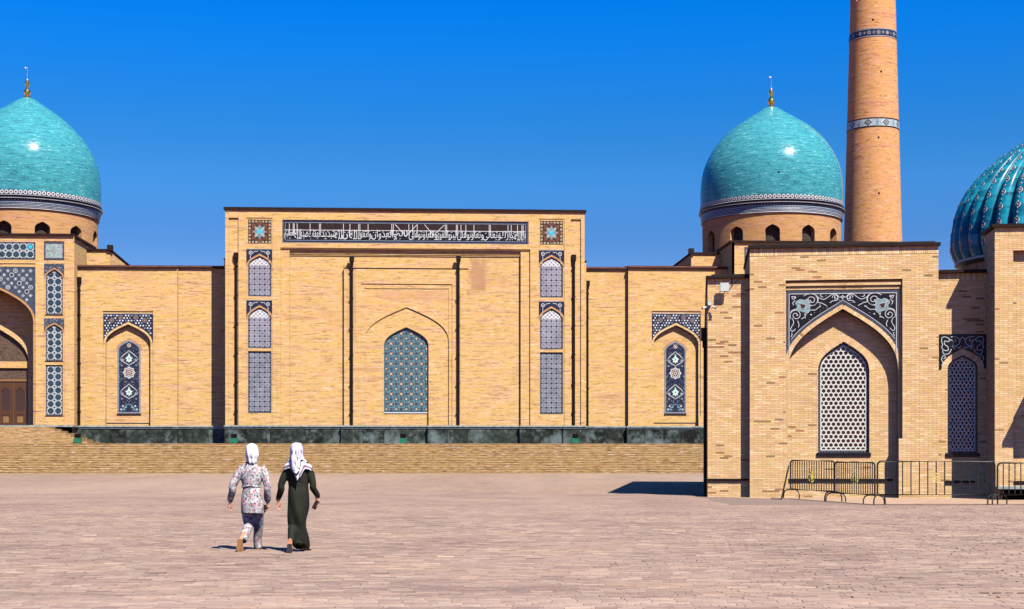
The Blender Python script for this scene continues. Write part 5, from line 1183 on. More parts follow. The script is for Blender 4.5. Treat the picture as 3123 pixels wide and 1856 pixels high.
# jamb bricks of the alcove mouth (stack on both sides)
# recessed wall at right and projecting block
dr_ = .35; rx1 = XB(3012, dr_) + .35
qx0, qx1 = XB(2890, dr_), XB(2982, dr_); qzs, qza = ZB(1122, dr_, 2935), ZB(1082, dr_, 2935); qz0 = ZB(1381, dr_, 2935)
arch_wall(nbw, xr0, xk0 + .02, -.05, ztr, qx0, qx1, qz0, qzs, qza, dr_, .28, mo)
lay(xr0, xk0 - .0, 0, ztr, dr_, arch_hole(qx0, qx1, qz0, qzs, qza))
voussoirs(arch(qx0, qx1, qzs, qza, 10), .17, dr_ - .003)
yk = -1.0; xk1 = xk0 + 7.0; px0 = XB(3090, yk); pz1 = ZB(762, yk, 3095); pz0 = ZB(1480, yk, 3095)
arch_wall(nbw, xk0, xk1, -.05, ztk, px0, px0 + 5.2, pz0, pz1, pz1, yk, .20, mo)
nbw.face([(px0, yk + .2, pz0), (px0 + 5.2, yk + .2, pz0), (px0 + 5.2, yk + .2, pz1), (px0, yk + .2, pz1)], mo)
nbw.face([(xk0, .7, -.05), (xk0, yk, -.05), (xk0, yk, ztk), (xk0, .7, ztk)], mo); nbw.face([(xk0, yk, ztk - .02), (xk1, yk, ztk - .02), (xk1, .7, ztk - .02), (xk0, .7, ztk - .02)], M['roof']); nbw.face([(xk1, .7, -.05), (xk0, .7, -.05), (xk0, .7, ztk), (xk1, .7, ztk)], mo)
nbw.box(xk0 + .05, xk1 - .1, .72, 18, -.05, ztr - .05, M['nearbrick'], 'd')
nbw.face([(xk1, yk, -.05), (xk1, .7, -.05), (xk1, .7, ztk), (xk1, yk, ztk)], mo)
lay(xk0, xk0 + 3.0, pz0 - 1.4 if pz0 > 1.4 else 0, ztk, yk, lambda z: (px0, px0 + 5.2) if pz0 < z < pz1 else None, single=True, dark=.4)
lay(px0, px0 + 2.6, pz0, pz1, yk + .2, soldier=False, dark=.3)
# left flank of the block
r = 0; z = 0
while z < ztk - .06:
    y = yk - (.135 if r % 2 else 0)
    while y < dr_:
        a, c = max(yk, y), min(dr_, y + .27)
        if c - a > .04:
            b0 = len(BRV); col, _ = brick_col(y, z)
            for xx in (xk0 + .002, xk0 - .010):
                for (p, q) in ((a + .003, z), (c - .003, z), (c - .003, z + .053), (a + .003, z + .053)): BRV.append((xx, p, q))
            BRF.extend([(b0 + 4, b0 + 7, b0 + 6, b0 + 5), (b0 + 3, b0 + 2, b0 + 6, b0 + 7), (b0, b0 + 4, b0 + 5, b0 + 1), (b0, b0 + 3, b0 + 7, b0 + 4), (b0 + 1, b0 + 5, b0 + 6, b0 + 2)]); BRC.append((*col, 1))
        y += .27
    z += .06; r += 1
nbw.build('wall', nb)
me = bpy.data.meshes.new('bricks'); me.from_pydata(BRV, [], BRF); me.materials.append(M['nbstuff'])
ca = me.color_attributes.new('Col', 'FLOAT_COLOR', 'CORNER'); ca.data.foreach_set('color', np.repeat(np.array(BRC, dtype=np.float32), 20, axis=0).ravel())
o = bpy.data.objects.new('bricks', me); COL.objects.link(o); o.parent = nb; o['kind'] = 'stuff'
bmesh_ = []
for i in range(7):
    b = MB(); b.box(-.1315, .1315, -.010, .03, 0, .053, NBM[i], 'b'); o = b.build('tmp'); mm = o.data; bpy.data.objects.remove(o); mm.name = 'brick'; bmesh_.append(mm)
for (x, y, z, i) in PIECES:
    o = bpy.data.objects.new('brick', bmesh_[i]); COL.objects.link(o); o.parent = nb; o.location = (x, y + rng.normal(0, .001), z)
# roof copings
b = MB(); b.box(xm0 - .05, xm1 + .06, -.10, 5.6, ztm + .002, ztm + .10, M['roof']); b.box(xm0 + .15, xm1 - .1, .0, 5.4, ztm + .10, ztm + .15, M['steel']); b.build('roof_coping', nb)
b = MB(); b.box(xw0 - .06, xm0 + .02, .22, 21.0, ztw + .002, ztw + .09, M['roof']); b.box(xw0 + .12, xm0, .3, 5.2, ztw + .09, ztw + .14, M['steel']); b.build('roof_coping', nb)
b = MB(); b.box(xr0 + .07, xk0 - .01, .22, 5.6, ztr + .002, ztr + .10, M['roof']); b.build('roof_coping', nb)
b = MB(); b.box(xk0 - .10, xk1 + .1, yk - .10, .8, ztk + .002, ztk + .11, M['roof']); b.build('roof_coping', nb)
# low ledges: the shadow gap at each is put in as a dark strip
for (a, c, y, v, u) in ((xw0 + .0, xw1, .35, 1459, 2215), (ax0, XB(2722, ay), ay, 1459, 2560), (XB(2884, dr_), XB(2972, dr_), dr_, 1465, 2930), (XB(3092, yk + .2), XB(3092, yk + .2) + 2, yk + .2, 1466, 3100)):
    z = ZB(v, y, u); b = MB(); b.box(a, c, y - .07, y, z - .07, z, M['pipe']); b.build('ledge_shadow_strip', nb)
b = MB(); z = ZB(1482, yk, 3090); b.box(XB(3040, yk - .6), xk1, yk - .55, yk, z - .08, z, M['cap']); b.build('bench_slab', nb)
b = MB(); b.box(xk0 + .25, xk1, yk - .10, yk, 0, z - .08, M['black']); b.build('bench_shade', nb)  # black box stands in for the shade beneath the bench slab
# entrance canopy, out of the frame to the right: its shadow falls across the panel
cz = CH + (VH - 1110) * 46.9 / FPX; cxx = XB(3186, yk)
b = MB(); b.box(cxx, xk1 + .5, yk - 1.6, yk - .002, cz, cz + .16, M['roof']); b.box(cxx + .3, cxx + .4, yk - 1.5, yk, cz - .1, cz, M['roof']); b.build('entrance_canopy', nb)
# downpipe on the left flank
b = MB(); zz_ = ZB(1000, .9, 2158); b.tube([(xw0 - .08, .9, 0), (xw0 - .08, .9, zz_ - .3)], .055, M['pipe'], 8); dp = b.build('drainpipe', nb)
b = MB(); b.box(xw0 - .22, xw0 - .02, .75, 1.05, zz_ - .42, zz_, M['pipe']); b.box(xw0 - .17, xw0 - .02, .82, .98, zz_ - .65, zz_ - .42, M['pipe']); b.build('hopper', dp)
# window lattices
def lattice_window(x0, x1, z0, zs_, za_, y, dep, pitch, hr, fw, mm, frame_m, sillw):
    fr = MB(); Ar = arch(x0 + fw, x1 - fw, zs_, za_ - fw * 1.25, 10)
    out = archpoly(x0, x1, z0, zs_, za_, 10); inn = archpoly(x0 + fw, x1 - fw, z0 + fw, zs_, za_ - fw * 1.25, 10); yf = y + dep
    n = len(out)
    for i in range(n): fr.plate([inn[i], out[i], out[(i + 1) % n], inn[(i + 1) % n]][::-1], yf, frame_m)
    border_teeth(fr, out, fw, yf - .004, M['greyblue'], .09)
    w_ = fr.build('lattice_window', nb)
    L = hexlattice(x0 + fw, x1 - fw, z0 + fw, zs_, za_ - fw * 1.25, pitch, yf + .01, .05, hr, mm); L.build('lattice', w_)
    b = MB(); ew = .035; o2 = archpoly(x0 + fw, x1 - fw, z0 + fw, zs_, za_ - fw * 1.25, 10); i2 = archpoly(x0 + fw + ew, x1 - fw - ew, z0 + fw + ew, zs_, za_ - fw * 1.25 - ew * 1.2, 10)
    for i in range(len(o2)): b.plate([i2[i], o2[i], o2[(i + 1) % len(o2)], i2[(i + 1) % len(o2)]][::-1], yf + .004, mm)
    b.build('lattice_edge', w_)
    b = MB(); b.plate(archpoly(x0, x1, z0, zs_, za_, 10), yf + .16, M['glass']); b.build('glass_pane', w_)
    b = MB(); b.box(x0 - sillw, x1 + sillw, y - .05, y + dep + .02, z0 - .12, z0 - .001, M['blacktile']); b.build('window_sill', nb)
lattice_window(wx0, wx1, wz0, wzs, wza, ay, .10, .158, .067, .075, M['plaster'], M['navy'], .05)
lattice_window(qx0, qx1, qz0, qzs, qza, dr_, .10, .126, .052, .06, M['plaster'], M['blacktile'], .06)
# tiled spandrel of the main alcove, drawn from the photo's crop (5.3 px per px, origin 2380,840)
def spand_main():
    y = dR - .022; b = MB(); Ar = arch(ax0 , ax1, zs, za, 16); mm = MB(); ot = arch_band(mm, Ar, .145, 0, M['nearbrick'])
    s0, s1 = XB(2398.5, y), XB(2742, y); z1 = ZB(886, y); zl = ZB(1118, y); ot2 = [(max(s0, min(s1, p[0])), p[1]) for p in ot]
    spandrel(b, ot2, s0, s1, z1, zl, y, M['slate2']); b.face([(s0, y, z1), (s1, y, z1), (s1, y + .03, z1), (s0, y + .03, z1)], M['slate2'])
    # inner black field: shrink
    k = .085; ins = []; e = arch_band(mm, Ar, .145 + k, 0, M['navy'])
    e2 = [(max(s0 + k, min(s1 - k, p[0])), p[1]) for p in e]
    spandrel(b, e2, s0 + k, s1 - k, z1 - k, ZB(1085, y), y - .004, M['blacktile'])
    wt = M['whitetile']; W_ = .020
    for q in ([(s0 + k, z1 - k), (s1 - k, z1 - k)], [(s0 + k, z1 - k), (s0 + k, ZB(1080, y))], [(s1 - k, z1 - k), (s1 - k, ZB(1080, y))]): stroke(b, q, W_, y - .010, wt)
    stroke(b, [p for p in e if s0 + k - .001 <= p[0] <= s1 - k + .001], W_ * .8, y - .010, wt)
    # fine scatter
    reg = [(s0 + k, ZB(1085, y))] + e2 + [(s1 - k, ZB(1085, y)), (s1 - k, z1 - k), (s0 + k, z1 - k)]
    for q in range(900):
        x = rng.uniform(s0, s1); z = rng.uniform(zl, z1); r_ = rng.uniform(.010, .030)
        if inpoly((x, z), reg) and inpoly((x, z - .035), reg): b.plate(star((x, z), r_, .45, 3, rng.uniform(0, 6))[::-1], y - .007, (M['slate'], M['dkbrown'], M['greyblue'], M['dkbrown'], M['slate'])[q % 5])
    C = lambda cx, cy: B_.P(2380 + cx / 5.3, 840 + cy / 5.3, y); cm = (s0 + s1) / 2; sc = abs(C(153, 300)[0] - C(100, 300)[0]) / 53
    def both(fn):
        for s in (0, 1):
            mp = (lambda cx, cy: C(cx, cy)) if s == 0 else (lambda cx, cy: (2 * cm - C(cx, cy)[0], C(cx, cy)[1]))
            fn(mp, -1 if s == 0 else 1)
    def half(mp, s):
        S = lambda pts, w_=W_: stroke(b, smoothp([mp(*p) for p in pts]), w_, y - .012, wt)
        cl = [mp(*p) for p in ((270, 410), (330, 385), (380, 400), (450, 380), (460, 450), (475, 520), (450, 600), (380, 590), (310, 570), (255, 560), (275, 500), (245, 450))]
        if s < 0: cl = cl[::-1]
        b.plate(cl, y - .014, M['cloud']); S([(270, 410), (330, 385), (380, 400), (450, 380), (460, 450), (475, 520), (450, 600), (380, 590), (310, 570), (255, 560), (275, 500), (245, 450), (270, 410)], W_ * .6)
        d = [mp(*p) for p in ((315, 450), (415, 470), (385, 540), (330, 535))]; d = d[::-1] if s < 0 else d
        b.plate(d, y - .018, M['dkbrown']); stroke(b, d + d[:1], W_ * .7, y - .022, wt)
        for (c, r_, a0, t) in (((505, 400), 105, 2.2, 1.6), ((250, 640), 98, -.6, 1.6), ((890, 355), 52, 0, 1.1)):
            q = mp(*c); scroll(b, q, r_ * sc, y - .012, wt, W_, t, a0 if s > 0 else PI - a0, s, 24)
        S([(600, 345), (690, 385), (760, 355), (830, 305), (900, 300), (945, 345)]); S([(660, 300), (650, 330), (690, 350)]); S([(800, 440), (850, 405), (910, 400), (935, 360)])
        S([(945, 350), (975, 345), (1000, 355)]); S([(600, 430), (650, 440), (690, 455), (755, 492)]); S([(380, 330), (430, 300), (520, 295), (590, 330), (610, 400), (560, 470), (480, 490)])
        S([(400, 690), (410, 630), (480, 560), (560, 555), (630, 500)]); S([(160, 640), (180, 570), (250, 540)]); S([(190, 690), (215, 760), (180, 830), (165, 870), (195, 905), (245, 860)]); S([(280, 730), (300, 790), (290, 835)])
        S([(180, 340), (250, 345), (210, 385), (180, 340)]); S([(215, 480), (200, 440), (240, 400)]); S([(340, 700), (400, 660), (390, 610)]); S([(170, 990), (190, 950), (175, 930)])
        for c in ((495, 630), (470, 440), (300, 430), (640, 500), (230, 360)): 
            q = mp(*c); b.plate(star(q, .035, .5, 4)[::-1], y - .024, wt)
    def smoothp(P, n=5):
        o_ = []
        for i in range(len(P) - 1):
            p0, p1, p2, p3 = P[max(0, i - 1)], P[i], P[i + 1], P[min(len(P) - 1, i + 2)]
            for j in range(n):
                t = j / n; o_.append(tuple(.5 * (2 * p1[q] + (p2[q] - p0[q]) * t + (2 * p0[q] - 5 * p1[q] + 4 * p2[q] - p3[q]) * t * t + (3 * p1[q] - p0[q] - 3 * p2[q] + p3[q]) * t ** 3) for q in (0, 1)))
        return o_ + [P[-1]]
    both(half); q = C(1022, 345); b.plate(star((cm, q[1]), .075, .5, 4)[::-1], y - .014, wt); b.plate(disc((cm, q[1]), .022, 6)[::-1], y - .018, M['blacktile'])
    b.build('tile_spandrel', nb)
    # small one over the recessed window
    y = dr_ - .03; b = MB(); Ar = arch(qx0, qx1, qzs, qza, 12); ot = arch_band(mm, Ar, .19, 0, M['nearbrick']); s0, s1 = XB(2865, y), XB(3012, y); z1 = ZB(1018, y, 2935); zl = ZB(1124, y, 2935)
    ot2 = [(max(s0, min(s1, p[0])), max(zl, p[1])) for p in ot]; spandrel(b, ot2, s0, s1, z1, zl, y, M['blacktile']); b.face([(s0, y, z1), (s1, y, z1), (s1, y + .035, z1), (s0, y + .035, z1)], M['blacktile']); b.face([(s0, y + .035, zl), (s0, y, zl), (s0, y, z1), (s0, y + .035, z1)], M['blacktile'])
    C2 = lambda cx, cy: B_.P(2840 + cx / 5.706, 980 + cy / 5.706, y); cm = C2(545, 300)[0]
    for s in (0, 1):
        mp = (lambda cx, cy: C2(cx, cy)) if s == 0 else (lambda cx, cy: (2 * cm - C2(cx, cy)[0], C2(cx, cy)[1]))
        for P in ([(185, 280), (240, 265), (310, 300), (300, 350), (235, 340), (235, 400), (290, 440), (290, 500), (230, 500), (180, 450), (200, 400), (180, 350), (185, 280)], [(200, 500), (215, 560), (300, 560), (350, 480)], [(180, 770), (205, 720), (180, 650), (215, 590), (250, 620), (215, 650)],
                  [(310, 320), (370, 330), (385, 400), (370, 440), (450, 440), (490, 460), (520, 430)], [(340, 270), (400, 265), (470, 290), (500, 340), (470, 400), (400, 420)], [(400, 300), (430, 330), (400, 350)], [(380, 460), (420, 480)], [(545, 265), (500, 320)]):
            stroke(b, smoothp([mp(*p) for p in P]), .022, y - .008, wt)
    b.build('tile_spandrel', nb)
M['slate2'] = mat('speckled_slate_border', (0.055, 0.07, 0.10), .3, 0, .5, .7, 24); M['cloud'] = mat('celadon_tile', (0.22, 0.33, 0.32), .35, 0, .5, .35, 9)
spand_main()
# ---- ribbed dome ----------------------------------------------------
def ribbed():
    d = 9.0; Y0 = B_.O[1] + d * B_.c; s0 = 58.5 / FPX; cu = 3238
    Y = 58.5; cX = (cu - UC) / FPX * Y; dx, dy = cX - B_.O[0], Y - B_.O[1]; cx = dx * B_.c + dy * B_.s; cy = -dx * B_.s + dy * B_.c; s = Y / FPX
    zf = lambda v: CH + (VH - v) * s
    P = [(312, 796), (323, 770), (327, 740), (325, 713), (314, 650), (288, 588), (250, 538), (200, 490), (150, 455), (104, 424), (60, 396), (20, 372), (3, 358)]
    prof = [(r * s, zf(v)) for r, v in P]; Q = []
    for i in range(len(prof) - 1):
        p0, p1, p2, p3 = prof[max(0, i - 1)], prof[i], prof[i + 1], prof[min(len(prof) - 1, i + 2)]
        for t in (0, .25, .5, .75): Q.append(tuple(.5 * (2 * p1[k] + (p2[k] - p0[k]) * t + (2 * p0[k] - 5 * p1[k] + 4 * p2[k] - p3[k]) * t * t + (3 * p1[k] - p0[k] - 3 * p2[k] + p3[k]) * t ** 3) for k in range(2)))
    Q.append(prof[-1]); nr = 36
    rf = lambda a, f: .87 + .13 * math.sqrt(max(0, 1 - (abs(((a * nr / (2 * PI)) % 1) - .5) * 2) ** 2.2)) * (1 if f < .9 else max(.15, (1 - f) * 10))
    b = MB(); b.lathe(Q, cx, cy, nr * 12, M['ribs'], rf=rf); dm = b.build('ribbed_dome', nb, weld=True)
    # flower motifs down every rib
    b = MB(); arcs = [0]
    for p, q in zip(Q, Q[1:]): arcs.append(arcs[-1] + math.hypot(q[0] - p[0], q[1] - p[1]))
    def at(t):
        for i in range(len(arcs) - 1):
            if t <= arcs[i + 1]: f = (t - arcs[i]) / (arcs[i + 1] - arcs[i]); return (Q[i][0] + (Q[i + 1][0] - Q[i][0]) * f, Q[i][1] + (Q[i + 1][1] - Q[i][1]) * f, math.atan2(Q[i + 1][1] - Q[i][1], Q[i + 1][0] - Q[i][0]))
    tot = arcs[-1]
    for k in range(nr):
        a = 2 * PI * (k + .5) / nr
        if math.sin(a - B_.th) > .35: continue
        n_ = int(tot / .30)
        for j in range(1, n_):
            t = j * .30; r_, z, sl_ = at(t)
            if r_ < 1.1: continue
            g = r_ / 4.2; big = (j % 2 == 0); rad = (.105 if big else .05) * (.55 + .45 * g); e = Vector((-math.sin(a), math.cos(a), 0)); up = Vector((math.cos(a) * math.cos(sl_), math.sin(a) * math.cos(sl_), math.sin(sl_))); nn = e.cross(up); c = Vector((cx + r_ * 1.002 * math.cos(a), cy + r_ * 1.002 * math.sin(a), z)) + nn * .012
            if nn.dot(Vector((math.cos(a), math.sin(a), .3))) < 0: nn = -nn; c = c + nn * .024
            def pl(pts, o_, mm): b.face([c + e * p[0] + up * p[1] + nn * (o_ - p[0] ** 2 * 2.2) for p in pts], mm)
            if big:
                pl(disc((0, 0), rad, 8, 0), 0, M['whitetile']); pl(disc((0, 0), rad * .74, 8), .006, M['blacktile']); pl(disc((0, 0), rad * .32, 4), .012, M['whitetile'])
                for sg in (-1, 1): pl([(0, sg * rad * 1.5), (-.03, sg * rad * 1.15), (0, sg * rad * .9), (.03, sg * rad * 1.15)], .004, M['whitetile'])
            else: pl(star((0, 0), rad, .45, 4), .002, M['whitetile']); pl(disc((0, 0), rad * .35, 4), .006, M['dkbrown'])
    o = b.build('flower_motifs', dm); o['kind'] = 'stuff'
    b = MB(); R1 = 300 * s; z0 = prof[0][1]; b.lathe([(R1 + .16, z0 + .03), (R1 + .18, z0 - .07), (R1 - .10, z0 - .18), (R1 - .12, z0 - 2.2)], cx, cy, 72, [M['cap'], M['blacktile'], M['dkdrum']], smooth=False); b.build('dome_drum', nb)
M['dkdrum'] = mat('brown_drum_render', (0.22, 0.15, 0.09), .8, 0, .2, .4, 3)  # brown render of the ribbed dome's drum, lightly mottled
B = NB('turquoise_rib_tile'); uv = B.n('UVMap', uv_map='uv').outputs[0]; sp = B.n('SeparateXYZ'); B.put(sp.inputs[0], uv); u_, v_ = sp.outputs[0], sp.outputs[1]
r_ = B.math('DIVIDE', v_, .45); wn = B.n('TexWhiteNoise', noise_dimensions='2D'); B.put(wn.inputs['Vector'], B.comb(B.math('FLOOR', B.math('DIVIDE', u_, .36)), B.math('FLOOR', r_)))
nz = B.noise(B.comb(u_, v_), 1.5, 4, .6)
cc = B.ramp(B.math('ADD', B.math('MULTIPLY', wn.outputs[0], .5), B.math('MULTIPLY', nz, .5)), [(.25, (.003, .075, .13)), (.5, (.005, .15, .22)), (.75, (.010, .22, .30)), (1, (.06, .33, .39))])
cc = B.mix(B.math('MULTIPLY', B.math('LESS_THAN', B.math('FRACT', r_), .05), .6), cc, (.03, .10, .12)); M['ribs'] = B.fin(cc, .28, 0, .16)
ribbed()
# ---- sandy strip along the near building -----------------------------
g = MB(); sp_ = [((2300 - UC) / FPX * 46.0, 47.6), ((2405 - UC) / FPX * 46.8, 46.8), ((2655 - UC) / FPX * 41.6, 41.6), (20.0, 41.2), (26, 41.0), (26, 50), (6.6, 50)]
g.face([(x, y, .004) for x, y in sp_], M['sand']); o = g.build('pavement'); o['kind'] = 'structure'
g = MB(); P_ = [Vector((x, y, .006)) for x, y in sp_[1:4]]
for p, q in zip(P_, P_[1:]):
    dd = (q - p).normalized(); nn = Vector((-dd.y, dd.x, 0)) * .045; g.face([p - nn, q - nn, q + nn + Vector((0, 0, .012)), p + nn + Vector((0, 0, .012))], M['dkbrown'])
o = g.build('kerb_joint'); o['kind'] = 'structure'
# ================================================================== SMALL THINGS ON THE NEAR BUILDING
def bworld(u, v, d): x, z = B_.P(u, v, d); return (B_.O[0] + B_.c * x - B_.s * d, B_.O[1] + B_.s * x + B_.c * d, z)
p0 = bworld(2209.5, 875, .12); t = thing('wall_floodlight', 'white square floodlight fixed high on the left wing of the low brick building', 'floodlight', p0, B_.th)
b = MB(); h = .135; P_ = [(-h, -h), (-h * .8, -h * 1.02), (h * .8, -h * 1.02), (h, -h), (h * 1.0, h), (-h, h)]; b.box(-h, h, -.045, .035, -h, h, M['white']); b.box(-h * 1.06, h * 1.06, -.03, .01, -h * 1.06, h * 1.06, M['white']); b.build('lamp_housing', t)
b = MB(); b.box(-.11, .11, .035, .06, -.05, .05, M['steel']); b.tube([(-.08, .05, 0), (-.08, .20, 0)], .015, M['steel'], 6); b.tube([(.08, .05, 0), (.08, .20, 0)], .015, M['steel'], 6); b.build('bracket', t)
b = MB(); b.tube([(.05, .1, -h * 1.1), (.13, .17, -.1), (.33, .21, .16), (.46, .22, .26), (.58, .22, .30)], .008, M['pipe'], 5); b.build('cable', t)
p0 = bworld(2164, 926, .22); t = thing('security_camera_cluster', 'white junction box with two small cameras at the left corner of the low brick building', 'security camera', p0, B_.th)
b = MB(); b.box(-.055, .055, -.05, .11, -.05, .06, M['white']); b.build('junction_box', t)
b = MB(); b.tube([(-.1, .02, .16), (-.11, .02, -.08), (-.12, .02, -.10)], .012, M['steel'], 6); b.tube([(-.16, 0, -.11), (.10, 0, -.09)], .016, M['white'], 6); b.build('bracket', t)
for sx, an in ((-1, 35), (1, -35)):
    b = MB(); c = Vector((-.16 if sx < 0 else .13, -.03, -.12)); d_ = Vector((sx * .75, -.5, -.28)).normalized(); b.tube([c - d_ * .05, c - d_ * .02, c + d_ * .09], [.025, .035, .038], M['white'], 10); b.tube([c + d_ * .09, c + d_ * .10], .032, M['glass'], 10)
    b.build('camera_body', t)
# ================================================================== CROWD BARRIERS
def barrier(p, q, h, zb, nbar, label, rf_=.026, rb=.016, feet=(0, 1), emblem=None, lean=0.0, foot_w=.34, rot=None):
    p = Vector((*p, 0)); q = Vector((*q, 0)); L = (q - p).length; a = math.atan2(q.y - p.y, q.x - p.x)
    t = thing('crowd_barrier', label, 'barrier', tuple(p), a, 'crowd control barriers in front of the low brick building'); t.rotation_euler = (lean, 0, a)
    r = .11; b = MB(); pts = []
    for (cx, cz, a0) in ((r, h - r, PI), (L - r, h - r, PI / 2), (L - r, zb + .04, 0), (r, zb + .04, -PI / 2)):
        rr = r if cz > zb + .2 else .04; cxx = cx if rr == r else (L - .04 if cx > r else .04)
        for k in range(5): an = a0 - k * PI / 8; pts.append((cxx + rr * math.cos(an), 0, cz + rr * math.sin(an)))
    pts.append(pts[0]); b.tube(pts, rf_, M['steel'], 8, cap=False); b.build('frame', t)
    me = None
    for i in range(nbar):
        x = (i + 1) * L / (nbar + 1)
        if me is None: bb = MB(); bb.tube([(0, 0, zb), (0, 0, h)], rb, M['steel'], 6); o = bb.build('bar', t); me = o.data
        else: o = bpy.data.objects.new('bar', me); COL.objects.link(o); o.parent = t
        o.location = (x, 0, 0)
    for f in feet:
        x = .06 if f == 0 else L - .06; b = MB(); w_ = foot_w; P = [(x, -w_, 0)] + [(x, -w_ + .16 - .16 * math.cos(k * PI / 8), zb - .20 + .16 * math.sin(k * PI / 8) + .02) for k in range(5)][0:] 
        P = [(x, -w_, .0), (x, -w_, zb * .45), (x, -w_ * .85, zb * .80), (x, -w_ * .5, zb * .98), (x, 0, zb), (x, w_ * .5, zb * .98), (x, w_ * .85, zb * .80), (x, w_, zb * .45), (x, w_, 0)]
        if rot: 
            P = [(x + y * math.sin(rot), y * math.cos(rot), z) for x, y, z in P]
        b.tube(P, .021, M['steel'], 6); b.build('foot', t)
    if emblem:
        x, z, rr, mm = emblem; b = MB(); ring(b, (0, 0), rr, rr * .26, -.03, mm, 20); b.plate(star((0, 0), rr * .62, .45, 8)[::-1], -.032, mm); ring(b, (0, 0), rr * .55, rr * .12, -.034, mm, 16)
        b2 = MB()
        for f, mi in zip(b.f, b.m):
            b2.face([b.v[k] for k in f], mm); b2.face([(b.v[k][0], b.v[k][1] + .012, b.v[k][2]) for k in f][::-1], mm)
        eo = b2.build('round_emblem', t); eo.location = (x, 0, z); eo.scale = (.62 if abs(a) > .3 else 1, 1, 1); eo.rotation_euler = (0, 0, min(1.05, abs(a)) if abs(a) > .3 else 0)
    return t
G = lambda u, Y: ((u - UC) / FPX * Y, Y)
M['paleyellow'] = mat('pale_gold_paint', (0.60, 0.42, 0.14), .5, 0, .3, .2)
barrier(G(2383, 45.9), G(2384, 47.4), 1.06, .05, 12, 'crowd barrier seen end on and leaning, leftmost by the alcove', rf_=.025, feet=(), lean=R(12))
barrier(G(2411, 47.2), G(2544, 44.4), 1.22, .30, 17, 'dense barred barrier under the lattice window with a yellow ring, nearest the alcove', feet=(0, 1), emblem=(1.45, .72, .15, M['yellow']), rot=R(70))
barrier(G(2546, 44.35), G(2668, 42.0), 1.19, .27, 17, 'dense barred barrier with a yellow ring left of the widely barred one', feet=(0, 1), emblem=(1.25, .72, .15, M['yellow']), rot=R(60))
barrier(G(2676, 41.7), G(3034, 41.75), 1.23, .285, 13, 'long widely barred barrier in front of the shaded lattice window', feet=(0, 1), emblem=(1.62, .765, .125, M['paleyellow']), rot=R(42))
barrier(G(3042, 41.9), G(3330, 41.4), 1.18, .285, 15, 'crowd barrier at the right edge before the projecting brick block', feet=(0,), rot=R(42))
# ================================================================== PEOPLE
def soft(name, parts, vox, m, parent, smooth=6, disp=None, ratio=None):
    """parts: list of (rings) closed lofts, fused by a voxel remesh into one skin"""
    bm = bmesh.new()
    for rings in parts:
        vs = [[bm.verts.new(p) for p in r] for r in rings]; n = len(rings[0])
        for a, c in zip(vs, vs[1:]):
            for k in range(n): bm.faces.new([a[k], a[(k + 1) % n], c[(k + 1) % n], c[k]])
        bm.faces.new(vs[0][::-1]); bm.faces.new(vs[-1])
    bmesh.ops.recalc_face_normals(bm, faces=bm.faces)
    me = bpy.data.meshes.new(name + '_raw'); bm.to_mesh(me); bm.free(); o = bpy.data.objects.new('tmp', me); COL.objects.link(o)
    r = o.modifiers.new('r', 'REMESH'); r.mode = 'VOXEL'; r.voxel_size = vox
    if smooth: s = o.modifiers.new('s', 'SMOOTH'); s.iterations = smooth; s.factor = .5
    dg = bpy.context.evaluated_depsgraph_get(); out = bpy.data.meshes.new_from_object(o.evaluated_get(dg)); bpy.data.objects.remove(o); out.name = name
    if disp:
        n = len(out.vertices); co = np.empty(n * 3); out.vertices.foreach_get('co', co); no = np.array([v.normal[:] for v in out.vertices]); co = co.reshape(-1, 3)
        for i in range(n):
            co[i] += no[i] * disp(*co[i])
        out.vertices.foreach_set('co', co.ravel())
    out.materials.clear(); out.materials.append(m); out.polygons.foreach_set('use_smooth', [True] * len(out.polygons)); out.update()
    ob = bpy.data.objects.new(name, out); COL.objects.link(ob); ob.parent = parent; return ob
def loft(path, n=16):
    """path: (x,y,z,rx,ry[,tilt]) stations; rings perpendicular to the run of the path"""
    P = [Vector(p[:3]) for p in path]; out = []
    for i, p in enumerate(path):
        d = (P[min(len(P) - 1, i + 1)] - P[max(0, i - 1)]).normalized(); side = Vector((1, 0, 0)) - d * d.x
        if side.length < .3: side = Vector((0, 1, 0)) - d * d.y
        side.normalize(); fw = d.cross(side)
        out.append([P[i] + side * (p[3] * math.cos(2 * PI * k / n)) + fw * (p[4] * math.sin(2 * PI * k / n)) for k in range(n)])
    return out
def sm(path, n=3):
    """smooth a station list with Catmull-Rom"""
    o = []
    for i in range(len(path) - 1):
        p0, p1, p2, p3 = path[max(0, i - 1)], path[i], path[i + 1], path[min(len(path) - 1, i + 2)]
        for j in range(n):
            t = j / n; o.append(tuple(.5 * (2 * p1[q] + (p2[q] - p0[q]) * t + (2 * p0[q] - 5 * p1[q] + 4 * p2[q] - p3[q]) * t * t + (3 * p1[q] - p0[q] - 3 * p2[q] + p3[q]) * t ** 3) for q in range(5)))
    return o + [path[-1]]
